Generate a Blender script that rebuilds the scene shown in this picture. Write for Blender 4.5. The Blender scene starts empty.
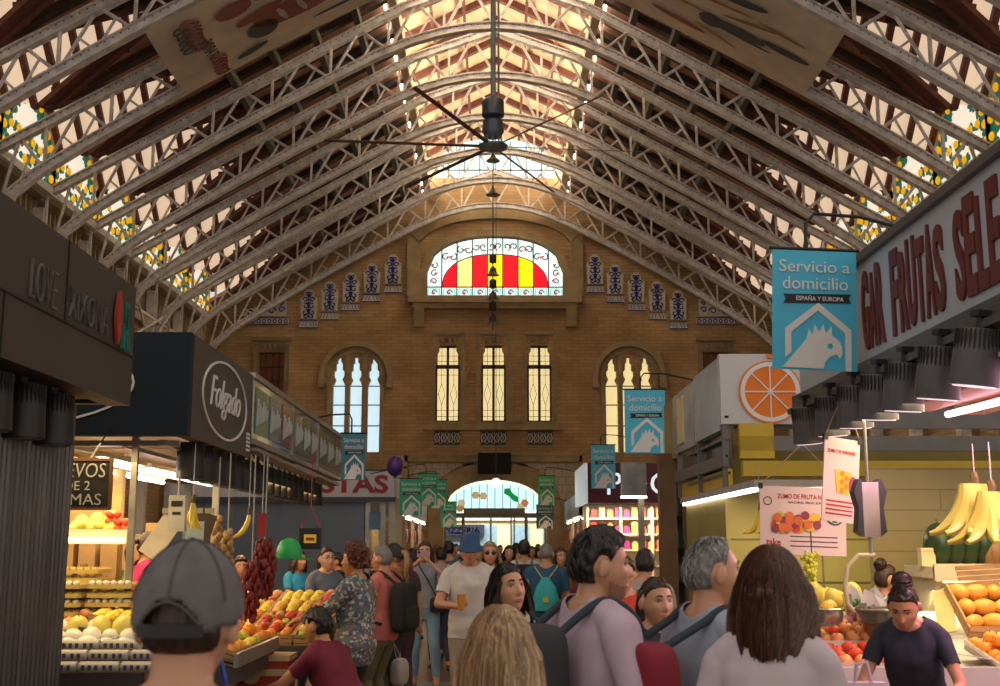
import bpy, math, random
import numpy as np
from mathutils import Vector, Matrix, noise
from mathutils.geometry import tessellate_polygon
PI = math.pi
random.seed(7)
SC = bpy.context.scene
COL = SC.collection
R = math.radians

# ------------------------------------------------------------------ camera
F = 1163.0
TH = math.atan(202 / F)
YA = -math.atan(5 / F)
CAMZ = 1.65

def ray(px, py):
    u = (px - 500) / F
    v = (343 - py) / F
    x = u
    y = math.cos(TH) - v * math.sin(TH)
    z = math.sin(TH) + v * math.cos(TH)
    return (x * math.cos(YA) - y * math.sin(YA), x * math.sin(YA) + y * math.cos(YA), z)

def P(px, py, Y):
    r = ray(px, py)
    k = Y / r[1]
    return Vector((r[0] * k, Y, CAMZ + r[2] * k))

def PX(px, py, X):
    r = ray(px, py)
    k = X / r[0]
    return Vector((X, r[1] * k, CAMZ + r[2] * k))

cam = bpy.data.cameras.new('camera')
camo = bpy.data.objects.new('camera', cam)
COL.objects.link(camo)
camo.location = (0, 0, CAMZ)
camo.rotation_euler = (PI / 2 + TH, 0, YA)
cam.sensor_width = 36
cam.lens = F / 1000 * 36
cam.clip_end = 300
cam.dof.use_dof = True
cam.dof.focus_distance = 13
cam.dof.aperture_fstop = 6.3
SC.camera = camo
SC.view_settings.view_transform = 'Standard'
SC.view_settings.look = 'None'
SC.view_settings.gamma = 1
SC.view_settings.use_curve_mapping = False
SC.view_settings.exposure = 0.0

# ------------------------------------------------------------------ materials
MATS = {}

def mat(name, c, rough=0.6, metal=0.0, var=0.25, scale=6.0, bump=0.0, emit=0.0, ecol=None, trans=0.0, alpha=1.0, c2=None, stretch=None, coat=0.0):
    if name in MATS:
        return MATS[name]
    m = bpy.data.materials.new(name)
    m.use_nodes = True
    nt = m.node_tree
    b = nt.nodes['Principled BSDF']
    b.inputs['Roughness'].default_value = rough
    b.inputs['Metallic'].default_value = metal
    b.inputs['Coat Weight'].default_value = coat
    tc = nt.nodes.new('ShaderNodeTexCoord')
    src = tc.outputs['Object']
    if stretch:
        mp = nt.nodes.new('ShaderNodeMapping')
        mp.inputs['Scale'].default_value = stretch
        nt.links.new(src, mp.inputs['Vector'])
        src = mp.outputs['Vector']
    nz = nt.nodes.new('ShaderNodeTexNoise')
    nz.inputs['Scale'].default_value = scale
    nz.inputs['Detail'].default_value = 5
    nt.links.new(src, nz.inputs['Vector'])
    mx = nt.nodes.new('ShaderNodeMix')
    mx.data_type = 'RGBA'
    rp = nt.nodes.new('ShaderNodeMapRange')
    rp.inputs['From Min'].default_value = 0.3
    rp.inputs['From Max'].default_value = 0.7
    nt.links.new(nz.outputs['Fac'], rp.inputs['Value'])
    nt.links.new(rp.outputs['Result'], mx.inputs['Factor'])
    if c2 is None:
        c2 = tuple(max(0, x * (1 - var)) for x in c)
    mx.inputs['A'].default_value = (*c2, 1)
    mx.inputs['B'].default_value = (*c, 1)
    nt.links.new(mx.outputs['Result'], b.inputs['Base Color'])
    if bump:
        bp = nt.nodes.new('ShaderNodeBump')
        bp.inputs['Strength'].default_value = bump
        bp.inputs['Distance'].default_value = 0.02
        nt.links.new(nz.outputs['Fac'], bp.inputs['Height'])
        nt.links.new(bp.outputs['Normal'], b.inputs['Normal'])
    if emit:
        b.inputs['Emission Color'].default_value = (*(ecol or c), 1)
        b.inputs['Emission Strength'].default_value = emit
    if trans:
        b.inputs['Transmission Weight'].default_value = trans
        b.inputs['IOR'].default_value = 1.05
    if alpha < 1:
        b.inputs['Alpha'].default_value = alpha
    MATS[name] = m
    return m

def brick_mat(name, c1, c2, mortar, axes='xz', sc=1.0, bw=0.5, rh=0.12, ms=0.02, rough=0.8, bump=0.3):
    m = bpy.data.materials.new(name)
    m.use_nodes = True
    nt = m.node_tree
    b = nt.nodes['Principled BSDF']
    b.inputs['Roughness'].default_value = rough
    tc = nt.nodes.new('ShaderNodeTexCoord')
    sp = nt.nodes.new('ShaderNodeSeparateXYZ')
    cb = nt.nodes.new('ShaderNodeCombineXYZ')
    nt.links.new(tc.outputs['Object'], sp.inputs[0])
    nt.links.new(sp.outputs['XYZ'.index(axes[0].upper())], cb.inputs[0])
    nt.links.new(sp.outputs['XYZ'.index(axes[1].upper())], cb.inputs[1])
    br = nt.nodes.new('ShaderNodeTexBrick')
    br.inputs['Scale'].default_value = sc
    br.inputs['Brick Width'].default_value = bw
    br.inputs['Row Height'].default_value = rh
    br.inputs['Mortar Size'].default_value = ms
    br.inputs['Color1'].default_value = (*c1, 1)
    br.inputs['Color2'].default_value = (*c2, 1)
    br.inputs['Mortar'].default_value = (*mortar, 1)
    nt.links.new(cb.outputs[0], br.inputs['Vector'])
    nz = nt.nodes.new('ShaderNodeTexNoise')
    nz.inputs['Scale'].default_value = 0.7
    nz.inputs['Detail'].default_value = 6
    nt.links.new(tc.outputs['Object'], nz.inputs['Vector'])
    mx = nt.nodes.new('ShaderNodeMix')
    mx.data_type = 'RGBA'
    mx.blend_type = 'MULTIPLY'
    mx.inputs['Factor'].default_value = 0.6
    cr = nt.nodes.new('ShaderNodeValToRGB')
    cr.color_ramp.elements[0].position = 0.35
    cr.color_ramp.elements[0].color = (0.55, 0.5, 0.45, 1)
    cr.color_ramp.elements[1].position = 0.65
    cr.color_ramp.elements[1].color = (1, 1, 1, 1)
    nt.links.new(nz.outputs['Fac'], cr.inputs[0])
    nt.links.new(br.outputs['Color'], mx.inputs['A'])
    nt.links.new(cr.outputs[0], mx.inputs['B'])
    nt.links.new(mx.outputs['Result'], b.inputs['Base Color'])
    bp = nt.nodes.new('ShaderNodeBump')
    bp.inputs['Strength'].default_value = bump
    bp.inputs['Distance'].default_value = 0.02
    nt.links.new(br.outputs['Fac'], bp.inputs['Height'])
    bp.invert = True
    nt.links.new(bp.outputs['Normal'], b.inputs['Normal'])
    MATS[name] = m
    return m

# ------------------------------------------------------------------ mesh builder
class MB:
    def __init__(s):
        s.v = []
        s.f = []
        s.m = []
        s.mi = 0
        s.T = None

    def pt(s, p):
        p = Vector(p)
        if s.T is not None:
            p = s.T @ p
        s.v.append(p)
        return len(s.v) - 1

    def face(s, idx):
        s.f.append(tuple(idx))
        s.m.append(s.mi)

    def poly(s, pts):
        s.face([s.pt(p) for p in pts])

    def box(s, c, d, M=None):
        n = len(s.v)
        for x in (-.5, .5):
            for y in (-.5, .5):
                for z in (-.5, .5):
                    p = Vector((x * d[0], y * d[1], z * d[2]))
                    if M is not None:
                        p = M @ p
                    s.pt(p + Vector(c))
        for f in ((0, 1, 3, 2), (4, 6, 7, 5), (0, 4, 5, 1), (2, 3, 7, 6), (0, 2, 6, 4), (1, 5, 7, 3)):
            s.face([n + i for i in f])
        return s

    def bb(s, x0, x1, y0, y1, z0, z1):
        return s.box(((x0 + x1) / 2, (y0 + y1) / 2, (z0 + z1) / 2), (abs(x1 - x0), abs(y1 - y0), abs(z1 - z0)))

    def bar(s, a, b, w, h, up=(0, 0, 1)):
        a = Vector(a); b = Vector(b)
        d = b - a
        L = d.length
        if L < 1e-6:
            return s
        d /= L
        upv = Vector(up)
        sd = d.cross(upv)
        if sd.length < 1e-4:
            sd = d.cross(Vector((1, 0, 0)))
        sd.normalize()
        u = sd.cross(d).normalized()
        M = Matrix((sd, d, u)).transposed()
        s.box((a + b) / 2, (w, L, h), M)
        return s

    def rings(s, rings, close=True, cap=True):
        base = []
        for r in rings:
            base.append([s.pt(p) for p in r])
        n = len(rings[0])
        for i in range(len(rings) - 1):
            for j in range(n if close else n - 1):
                k = (j + 1) % n
                s.face((base[i][j], base[i][k], base[i + 1][k], base[i + 1][j]))
        if cap and close:
            s.face(list(reversed(base[0])))
            s.face(base[-1])
        return s

    def tube(s, pts, r, n=8, cap=True):
        pts = [Vector(p) for p in pts]
        rs = r if isinstance(r, (list, tuple)) else [r] * len(pts)
        out = []
        t0 = (pts[1] - pts[0]).normalized()
        ref = Vector((0, 0, 1)) if abs(t0.z) < .9 else Vector((1, 0, 0))
        u = t0.cross(ref).normalized()
        for i, p in enumerate(pts):
            if i == 0:
                t = pts[1] - pts[0]
            elif i == len(pts) - 1:
                t = pts[-1] - pts[-2]
            else:
                t = pts[i + 1] - pts[i - 1]
            if t.length < 1e-9:
                t = t0.copy()
            t.normalize()
            u = (u - t * u.dot(t))
            if u.length < 1e-6:
                u = t.cross(Vector((0.3, 0.5, 0.8)))
            u.normalize()
            w = t.cross(u)
            out.append([p + (u * math.cos(2 * PI * k / n) + w * math.sin(2 * PI * k / n)) * rs[i] for k in range(n)])
        return s.rings(out, True, cap)

    def lathe(s, prof, c=(0, 0, 0), n=16, axis=None):
        # prof: list of (r, z)
        c = Vector(c)
        out = []
        for r, z in prof:
            r = max(r, 1e-4)
            ring = []
            for k in range(n):
                p = Vector((r * math.cos(2 * PI * k / n), r * math.sin(2 * PI * k / n), z))
                if axis is not None:
                    p = axis @ p
                ring.append(p + c)
            out.append(ring)
        return s.rings(out)

    def ball(s, c, r, n=12, m=8, M=None):
        if not isinstance(r, (list, tuple)):
            r = (r, r, r)
        c = Vector(c)
        out = []
        for i in range(m + 1):
            a = -PI / 2 + PI * i / m
            a = max(-PI / 2 + .02, min(PI / 2 - .02, a))
            ring = []
            for k in range(n):
                p = Vector((r[0] * math.cos(a) * math.cos(2 * PI * k / n), r[1] * math.cos(a) * math.sin(2 * PI * k / n), r[2] * math.sin(a)))
                if M is not None:
                    p = M @ p
                ring.append(p + c)
            out.append(ring)
        return s.rings(out)

    def prism(s, pts, o, ux, uy, d, holes=()):
        """flat polygon pts (2D) in the frame (o,ux,uy), extruded by vector d"""
        o = Vector(o); ux = Vector(ux); uy = Vector(uy); d = Vector(d)
        loops = [list(pts)] + [list(h) for h in holes]
        flat = [p for l in loops for p in l]
        tris = tessellate_polygon([[Vector((p[0], p[1], 0)) for p in l] for l in loops])
        A = [s.pt(o + ux * p[0] + uy * p[1]) for p in flat]
        B = [s.pt(o + ux * p[0] + uy * p[1] + d) for p in flat]
        for t in tris:
            s.face([A[i] for i in t])
            s.face([B[i] for i in reversed(t)])
        k = 0
        for l in loops:
            n = len(l)
            for i in range(n):
                j = (i + 1) % n
                s.face((A[k + i], A[k + j], B[k + j], B[k + i]))
            k += n
        return s

    def build(s, name, mats, parent=None, smooth=False, origin=None, loc=None):
        if not isinstance(mats, (list, tuple)):
            mats = [mats]
        vs = s.v
        o3 = Vector((0, 0, 0))
        if origin is not None:
            o3 = Vector(origin)
            vs = [v - o3 for v in vs]
        me = bpy.data.meshes.new(name)
        me.from_pydata([tuple(v) for v in vs], [], s.f)
        for m in mats:
            me.materials.append(m)
        me.polygons.foreach_set('material_index', s.m)
        if smooth:
            me.polygons.foreach_set('use_smooth', [True] * len(s.f))
        me.validate()
        me.update()
        if smooth:
            try:
                me.set_sharp_from_angle(angle=R(50))
            except Exception:
                pass
        ob = bpy.data.objects.new(name, me)
        COL.objects.link(ob)
        if parent is not None:
            ob.parent = parent
        if origin is not None:
            ob.location = o3
        if loc is not None:
            ob.location = loc
        return ob

def thing(name, label, cat, loc=(0, 0, 0), rz=0, group=None):
    o = bpy.data.objects.new(name, None)
    COL.objects.link(o)
    o.empty_display_size = .1
    o.location = loc
    o.rotation_euler = (0, 0, rz)
    o['label'] = label
    o['category'] = cat
    if group:
        o['group'] = group
    return o

def tag(o, label, cat, group=None, kind=None):
    o['label'] = label
    o['category'] = cat
    if group:
        o['group'] = group
    if kind:
        o['kind'] = kind
    return o

def struct(o):
    o['kind'] = 'structure'
    return o

def dup(o, loc=None, rot=None, label=None, parent=None, scale=None):
    c = o.copy()
    COL.objects.link(c)
    if parent is not None:
        c.parent = parent
    if loc is not None:
        c.location = loc
    if rot is not None:
        c.rotation_euler = rot
    if scale is not None:
        c.scale = scale
    if label:
        c['label'] = label
    for ch in o.children:
        dup(ch, parent=c)
    return c

# ------------------------------------------------------------------ text
TXT = {}

def text_geo(s, off=0.0, shear=0.0, space=1.0):
    key = (s, off, shear, space)
    if key in TXT:
        return TXT[key]
    cu = bpy.data.curves.new('t', 'FONT')
    cu.body = s
    cu.offset = off
    cu.shear = shear
    cu.space_character = space
    cu.resolution_u = 3
    ob = bpy.data.objects.new('t', cu)
    COL.objects.link(ob)
    dg = bpy.context.evaluated_depsgraph_get()
    me = bpy.data.meshes.new_from_object(ob.evaluated_get(dg))
    vs = [(v.co.x, v.co.y) for v in me.vertices]
    fs = [tuple(p.vertices) for p in me.polygons]
    bpy.data.objects.remove(ob)
    bpy.data.curves.remove(cu)
    bpy.data.meshes.remove(me)
    x0 = min(v[0] for v in vs); x1 = max(v[0] for v in vs)
    y0 = min(v[1] for v in vs); y1 = max(v[1] for v in vs)
    vs = [((x - x0) / (x1 - x0), (y - y0) / (y1 - y0)) for x, y in vs]
    TXT[key] = (vs, fs)
    return TXT[key]

def add_text(mb, s, o, ux, uy, w, h, d, off=0.0, shear=0.0, space=1.0, wave=None):
    """text fills the w x h box whose lower-left corner is o; d = thickness vector"""
    vs, fs = text_geo(s, off, shear, space)
    o = Vector(o); ux = Vector(ux); uy = Vector(uy); d = Vector(d)
    def q(x, y):
        if wave:
            x, y = wave(x, y)
        return o + ux * (x * w) + uy * (y * h)
    A = [mb.pt(q(*v)) for v in vs]
    B = [mb.pt(q(*v) + d) for v in vs]
    cnt = {}
    for f in fs:
        mb.face([B[i] for i in f])
        for i in range(len(f)):
            e = (f[i], f[(i + 1) % len(f)])
            cnt[e] = 1
    for (a, b) in list(cnt):
        if (b, a) not in cnt:
            mb.face((A[a], A[b], B[b], B[a]))

def ring2d(cx, cy, rx, ry, n=28, a0=0, a1=2 * PI):
    return [(cx + rx * math.cos(a0 + (a1 - a0) * k / n), cy + ry * math.sin(a0 + (a1 - a0) * k / n)) for k in range(n)]

X3 = Vector((1, 0, 0)); Y3 = Vector((0, 1, 0)); Z3 = Vector((0, 0, 1))

def ordinal(n):
    return ['zeroth', 'first', 'second', 'third', 'fourth', 'fifth', 'sixth', 'seventh', 'eighth', 'ninth', 'tenth', 'eleventh', 'twelfth', 'thirteenth', 'fourteenth', 'fifteenth', 'sixteenth'][n]
# ================================================================== HALL
WY = 44.5
M_brick = brick_mat('brick_tan', (0.52, 0.345, 0.175), (0.41, 0.255, 0.12), (0.32, 0.22, 0.12), 'xz', 1, .5, .13, .012)
M_brickside = brick_mat('brick_side', (0.50, 0.33, 0.17), (0.38, 0.24, 0.12), (0.28, 0.19, 0.10), 'yz', 1, .5, .13, .012)
M_stone = mat('sandstone', (0.42, 0.32, 0.18), .8, var=.35, scale=2, bump=.2)
M_stone2 = mat('sandstone_dark', (0.30, 0.21, 0.12), .8, var=.35, scale=2, bump=.2)
M_steel = mat('painted_truss', (0.74, 0.71, 0.72), .5, var=.45, scale=5, bump=.2, c2=(0.46, 0.42, 0.41))
M_rivet = mat('truss_rivet', (0.16, 0.13, 0.11), .6)
M_dark = mat('dark_timber', (0.075, 0.04, 0.03), .7, var=.5)
M_redw = mat('red_timber', (0.16, 0.05, 0.035), .7, var=.4)
M_board = mat('ceiling_board', (0.62, 0.36, 0.27), .8, var=.3, scale=1.5)
M_cream = mat('lantern_board', (0.80, 0.66, 0.45), .7, var=.25, scale=2)
M_lead = mat('window_lead', (0.05, 0.045, 0.04), .5)
M_wood = mat('window_wood', (0.07, 0.03, 0.02), .5, var=.4)
M_tilew = mat('glazed_tile_white', (0.62, 0.60, 0.55), .25, var=.15)
M_tileb = mat('glazed_tile_blue', (0.035, 0.05, 0.30), .25, var=.3)
M_tiley = mat('glazed_tile_yellow', (0.65, 0.40, 0.05), .3)
M_sky = mat('glass_daylight_blue', (0.5, 0.75, 0.8), .3, emit=.75, ecol=(0.55, 0.90, 1.0))
M_gy = mat('glass_cream', (0.8, 0.7, 0.35), .3, emit=.62, ecol=(1.0, 0.80, 0.38))
M_gw = mat('glass_pale', (0.6, 0.75, 0.75), .3, emit=.72, ecol=(0.62, 0.84, 0.95))
M_gred = mat('glass_red', (0.8, 0.01, 0.02), .3, emit=.85, ecol=(1.0, 0.0, 0.015))
M_gyel = mat('glass_yellow', (0.9, 0.75, 0.02), .3, emit=.95, ecol=(1.0, 0.80, 0.0))
M_gyel2 = mat('glass_straw', (0.9, 0.75, 0.3), .3, emit=.95, ecol=(1.0, 0.75, 0.22))
M_gorn = mat('glass_white', (0.8, 0.85, 0.8), .3, emit=.85, ecol=(0.75, 0.92, 0.88))
M_gteal = mat('glass_teal', (0.1, 0.6, 0.5), .3, emit=.6, ecol=(0.12, 0.55, 0.42))
M_gpink = mat('glass_pink', (0.8, 0.3, 0.4), .3, emit=.6, ecol=(0.8, 0.25, 0.4))
M_gvine = mat('glass_vine', (0.04, 0.08, 0.015), .3)
M_dorm = mat('dormer_glass', (0.85, 0.75, 0.6), .4, emit=.62, ecol=(1.0, 0.88, 0.74))
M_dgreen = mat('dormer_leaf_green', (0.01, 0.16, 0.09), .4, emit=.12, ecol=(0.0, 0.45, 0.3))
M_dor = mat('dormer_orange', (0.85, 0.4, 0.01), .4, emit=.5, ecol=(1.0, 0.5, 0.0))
M_white = mat('white_paint', (0.72, 0.70, 0.66), .5, var=.1)
M_slat = mat('dormer_slats_glow', (0.85, 0.70, 0.5), .6, var=.15, emit=.48, ecol=(1.0, 0.74, 0.52))  # boards emit a little, standing in for window light falling on them
M_lglass = mat('lantern_glass', (0.9, 0.8, 0.6), .4, emit=16, ecol=(1.0, 0.86, 0.64))

# --- gable wall with real openings
def P2(px, py):
    p = P(px, py, WY)
    return (p.x, p.z)

def superarch(cx, hw, z0, zs, zt, e=2.4, n=20):
    pts = [(cx - hw, z0)]
    for k in range(n + 1):
        x = -hw + 2 * hw * k / n
        pts.append((cx + x, zs + (zt - zs) * max(0, 1 - abs(x / hw) ** e) ** .5))
    pts.append((cx + hw, z0))
    return pts

def lancet(cx, hw, z0, z1):
    h = z1 - z0
    # shouldered Valencian lancet
    q = [(-1, 0), (-1, .70), (-.55, .76), (-.85, .80), (-.85, .85), (-.55, .865), (-.55, .93), (-.3, .945), (-.3, 1.0)]
    L = [(cx + a * hw, z0 + b * h) for a, b in q]
    Rr = [(cx - a * hw, z0 + b * h) for a, b in reversed(q)]
    return L + Rr

wz0 = P(495, 297, WY).z
wz1 = P(495, 237, WY).z
main_out = superarch(0, 2.68, wz0, wz0 + 1.0, wz1)
rect_w = []
for cxp in (447.5, 493.5, 539.5):
    cx = P(cxp, 380, WY).x
    zb = P(cxp, 422, WY).z
    zt = P(cxp, 345, WY).z
    hw = .47
    rect_w.append((cx, hw, zb, zt))

def stepwin(cx, hw, zb, zt):
    h = zt - zb
    return [(cx - hw, zb), (cx - hw, zb + .72 * h), (cx - hw * .84, zb + .80 * h), (cx - hw * .84, zb + .90 * h), (cx - hw * .7, zb + .93 * h), (cx - hw * .7, zt),
            (cx + hw * .7, zt), (cx + hw * .7, zb + .93 * h), (cx + hw * .84, zb + .90 * h), (cx + hw * .84, zb + .80 * h), (cx + hw, zb + .72 * h), (cx + hw, zb)]

lan = []
for cs, zzb in (((338.5, 355.5, 373.5), 452), ((612, 629, 646), 428)):
    for c in cs:
        cx = P(c, 400, WY).x
        lan.append((cx, .235, P(c, 452, WY).z, P(c, 357, WY).z))
sidew = []
for c in (271, 716):
    sidew.append((P(c, 370, WY).x, .5, P(c, 396, WY).z - 1.0, P(c, 352, WY).z))
door_out = [(-1.95, 0), (-1.95, 2.9)] + [(-1.95 + 3.9 * k / 16, 2.9 + 1.2 * math.sqrt(max(0, 1 - (abs(-1 + 2 * k / 16)) ** 2.2))) for k in range(1, 16)] + [(1.95, 2.9), (1.95, 0)]
gab = [(-11.6, 0), (-11.6, 10.3), (-2.85, 15.62), (-2.7, 15.7), (-2.7, 16.05), (2.7, 16.05), (2.7, 15.7), (2.85, 15.62), (11.6, 10.3), (11.6, 0)]
mb = MB()
holes = [main_out] + [stepwin(*w) for w in rect_w] + [lancet(*l) for l in lan] + [[(c - h, a), (c - h, b), (c + h, b), (c + h, a)] for c, h, a, b in sidew] + [door_out]
mb.prism(gab, (0, WY, 0), X3, Z3, (0, .5, 0), holes)
wall_far = struct(mb.build('wall_far', M_brick))

# side walls
for s, nm in ((-1, 'left'), (1, 'right')):
    mb = MB()
    mb.bb(s * 11.5, s * 11.8, 10, WY, 0, 8.9)
    struct(mb.build('wall_' + nm, M_brickside))
    # cornice of pierced stone under the dormers
    mb = MB()
    mb.bb(s * 11.3, s * 11.6, 10, WY, 8.7, 8.95)
    mb.bb(s * 11.05, s * 11.6, 10, WY, 10.05, 10.25)
    for k in range(112):
        y = 10.15 + k * .31
        mb.bb(s * 11.35, s * 11.5, y - .05, y + .05, 8.95, 10.05)
        mb.bb(s * 11.38, s * 11.5, y - .15, y + .15, 9.4, 9.5)
    mb.bb(s * 11.5, s * 11.65, 10, WY, 8.9, 10.1)
    t = mb.build('trim_1' if s < 0 else 'trim_2', M_stone)
    struct(t)

for s in (-1, 1):
    mb = MB(); mb.bb(s * 11.0, s * 11.6, 43.4, WY, 8.9, 10.75)
    struct(mb.build('wall_eave_left' if s < 0 else 'wall_eave_right', M_brickside))
# floor
M_floor = brick_mat('floor_tiles', (0.20, 0.135, 0.09), (0.15, 0.10, 0.07), (0.06, 0.045, 0.035), 'xy', 1, .6, .3, .006, rough=.28, bump=.1)
mb = MB()
mb.bb(-14, 14, -4, 64, -.1, 0)
struct(mb.build('floor', M_floor))

# --- roof geometry
def zmain(x):
    return 15.52 - (abs(x) - 2.7) * 0.58

TY0 = 43.5
SP = 3.16
TR = [TY0 - SP * k for k in range(10)]          # truss planes, far to near
EX = 11.0
ZE = 10.25
ZC = 11.3
XC = 2.7 + (15.52 - ZC) / .58
XV = 6.8
ZR = zmain(XV)
ZW = ZR - .35
mb = MB()
for s in (-1, 1):
    for k in range(len(TR)):
        y1 = TR[k]
        y0 = y1 - SP
        ym = (y0 + y1) / 2
        # boards of the main slope
        mb.mi = 0
        for pts in ([(2.7, ym), (XV, ym), (XC, y1), (2.7, y1)], [(2.7, ym), (XV, ym), (XC, y0), (2.7, y0)]):
            lo = [Vector((s * x, y, zmain(x))) for x, y in pts]
            hi = [p + Vector((0, 0, .15)) for p in lo]
            mb.rings([lo, hi])
    # last strip between far truss and wall
    for x0, x1 in ((2.7, 11.6),):
        lo = [Vector((s * x0, TY0, zmain(x0))), Vector((s * x1, TY0, zmain(x1))), Vector((s * x1, WY, zmain(x1))), Vector((s * x0, WY, zmain(x0)))]
        mb.rings([lo, [p + Vector((0, 0, .15)) for p in lo]])
# lantern roof: boards between brown rafters
mb.mi = 1
for s in (-1, 1):
    lo = [Vector((0, TR[-1] - SP, 18.3)), Vector((s * 2.95, TR[-1] - SP, 16.85)), Vector((s * 2.95, WY + .3, 16.85)), Vector((0, WY + .3, 18.3))]
    mb.rings([lo, [p + Vector((0, 0, .12)) for p in lo]])
ceil = struct(mb.build('ceiling', [M_board, M_cream]))
# rafters (down the slope) and purlins (along the nave), rows of parts under the ceiling
def add_part(mb, name, m, smooth=False):
    return mb.build(name, m, ceil, smooth)
for s in (-1, 1):
    for k in range(len(TR)):
        y1 = TR[k]
        for j, fr in enumerate((.0, .36, .68)):
            y = y1 - SP * fr
            mb = MB()
            xe = XC if j == 0 else XV + (XC - XV) * abs(fr - .5) * 2
            mb.bar((s * 2.72, y, zmain(2.72) - .10), (s * xe, y, zmain(xe) - .10), .3 if j else .2, .16)
            add_part(mb, 'rafter', M_dark)
    for i in range(8):
        x = 3.5 + i * 1.0
        yy0 = TR[-1] - SP
        if x <= XV:
            mb = MB()
            mb.bar((s * x, yy0, zmain(x) - .26), (s * x, WY - .05, zmain(x) - .26), .16, .24)
            add_part(mb, 'purlin', mat('purlin_steel', (0.11, 0.09, 0.075), .5, var=.4))
    for k in range(len(TR)):
        y1 = TR[k]
        for e in (-1, 1):
            mb = MB()
            ym = y1 - SP / 2
            # red valley timbers
            a = Vector((s * XV, ym, ZR - .1)); b = Vector((s * XC, ym + e * SP / 2, ZC - .1))
            mb.bar(a, b, .34, .14)
            mb.bar(a + Vector((-s * .28, 0, .08)), b + Vector((-s * .28, -e * .0, .08)), .07, .22)
            for q in range(1, 6):
                t = q / 6
                c = a.lerp(b, t)
                mb.bar(c + Vector((-s * .45, 0, .1)), c + Vector((s * .3, 0, .0)), .1, .1)
            add_part(mb, 'valley_timber', M_redw)
for i, y in enumerate([TR[0] + .5] + [t - SP * f for t in TR for f in (.25, .75)]):
    for s in (-1, 1):
        mb = MB()
        mb.bar((0, y, 18.18), (s * 2.9, y, 16.75), .2, .2)
        add_part(mb, 'lantern_rafter', M_redw)
for s in (-1, 1):
    for x, w in ((.95, .09), (1.9, .09)):
        mb = MB()
        mb.bar((s * x, TR[-1] - SP, 18.12 - x * .49), (s * x, WY, 18.12 - x * .49), w, .12)
        add_part(mb, 'lantern_purlin', M_redw)
    # ornate fascia boards of lantern: scalloped lace
    mb = MB()
    mb.bar((s * 2.62, TR[-1] - SP, 15.33), (s * 2.62, WY, 15.33), .22, .3)
    mb.bar((s * 2.8, TR[-1] - SP, 16.72), (s * 2.8, WY, 16.72), .14, .2)
    y = TR[-1] - SP + .2
    while y < WY - .1:
        mb.bar((s * 2.66, y, 15.4), (s * 2.74, y, 16.7), .05, .05, up=(1, 0, 0))
        for zz in (15.75, 16.1, 16.45):
            c = Vector((s * 2.70, y + .2, zz))
            mb.tube([c + Vector((0, .12 * math.cos(a), .12 * math.sin(a))) for a in [q * PI / 3 for q in range(7)]], .022, 4, False)
        y += .4
    add_part(mb, 'lantern_fretwork', mat('fretwork_cream', (0.70, 0.60, 0.45), .6))

WN = [0]
def window_obj(name=None):
    WN[0] += 1
    o = bpy.data.objects.new('window_%d' % WN[0], None)
    COL.objects.link(o)
    o['kind'] = 'structure'
    return o
# lantern side glazing
for s in (-1, 1):
    w = window_obj()
    mb = MB()
    mb.bb(s * 2.84, s * 2.88, TR[-1] - SP, WY, 15.4, 16.9)
    mb.build('pane', M_lglass, w)
# lantern end: pale blue window above the gable
w = window_obj()
mb = MB()
mb.prism(superarch(0, 2.35, 16.05, 16.5, 17.75), (0, WY + .25, 0), X3, Z3, (0, .05, 0))
mb.build('pane', M_sky, w)
mb = MB()
for k in range(-3, 4):
    mb.bb(k * .62 - .02, k * .62 + .02, WY + .18, WY + .24, 16.05, 17.75 - abs(k) * .12)
mb.bb(-2.35, 2.35, WY + .18, WY + .24, 16.42, 16.46)
mb.build('glazing_bar', M_lead, w)
mb = MB()
pts = superarch(0, 2.35, 16.02, 16.5, 17.75)
mb.prism([(-3.0, 16.0), (-3.0, 16.85), (0, 18.35), (3.0, 16.85), (3.0, 16.0)], (0, WY + .3, 0), X3, Z3, (0, .12, 0), [pts])
mb.build('surround', M_cream, w)

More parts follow.
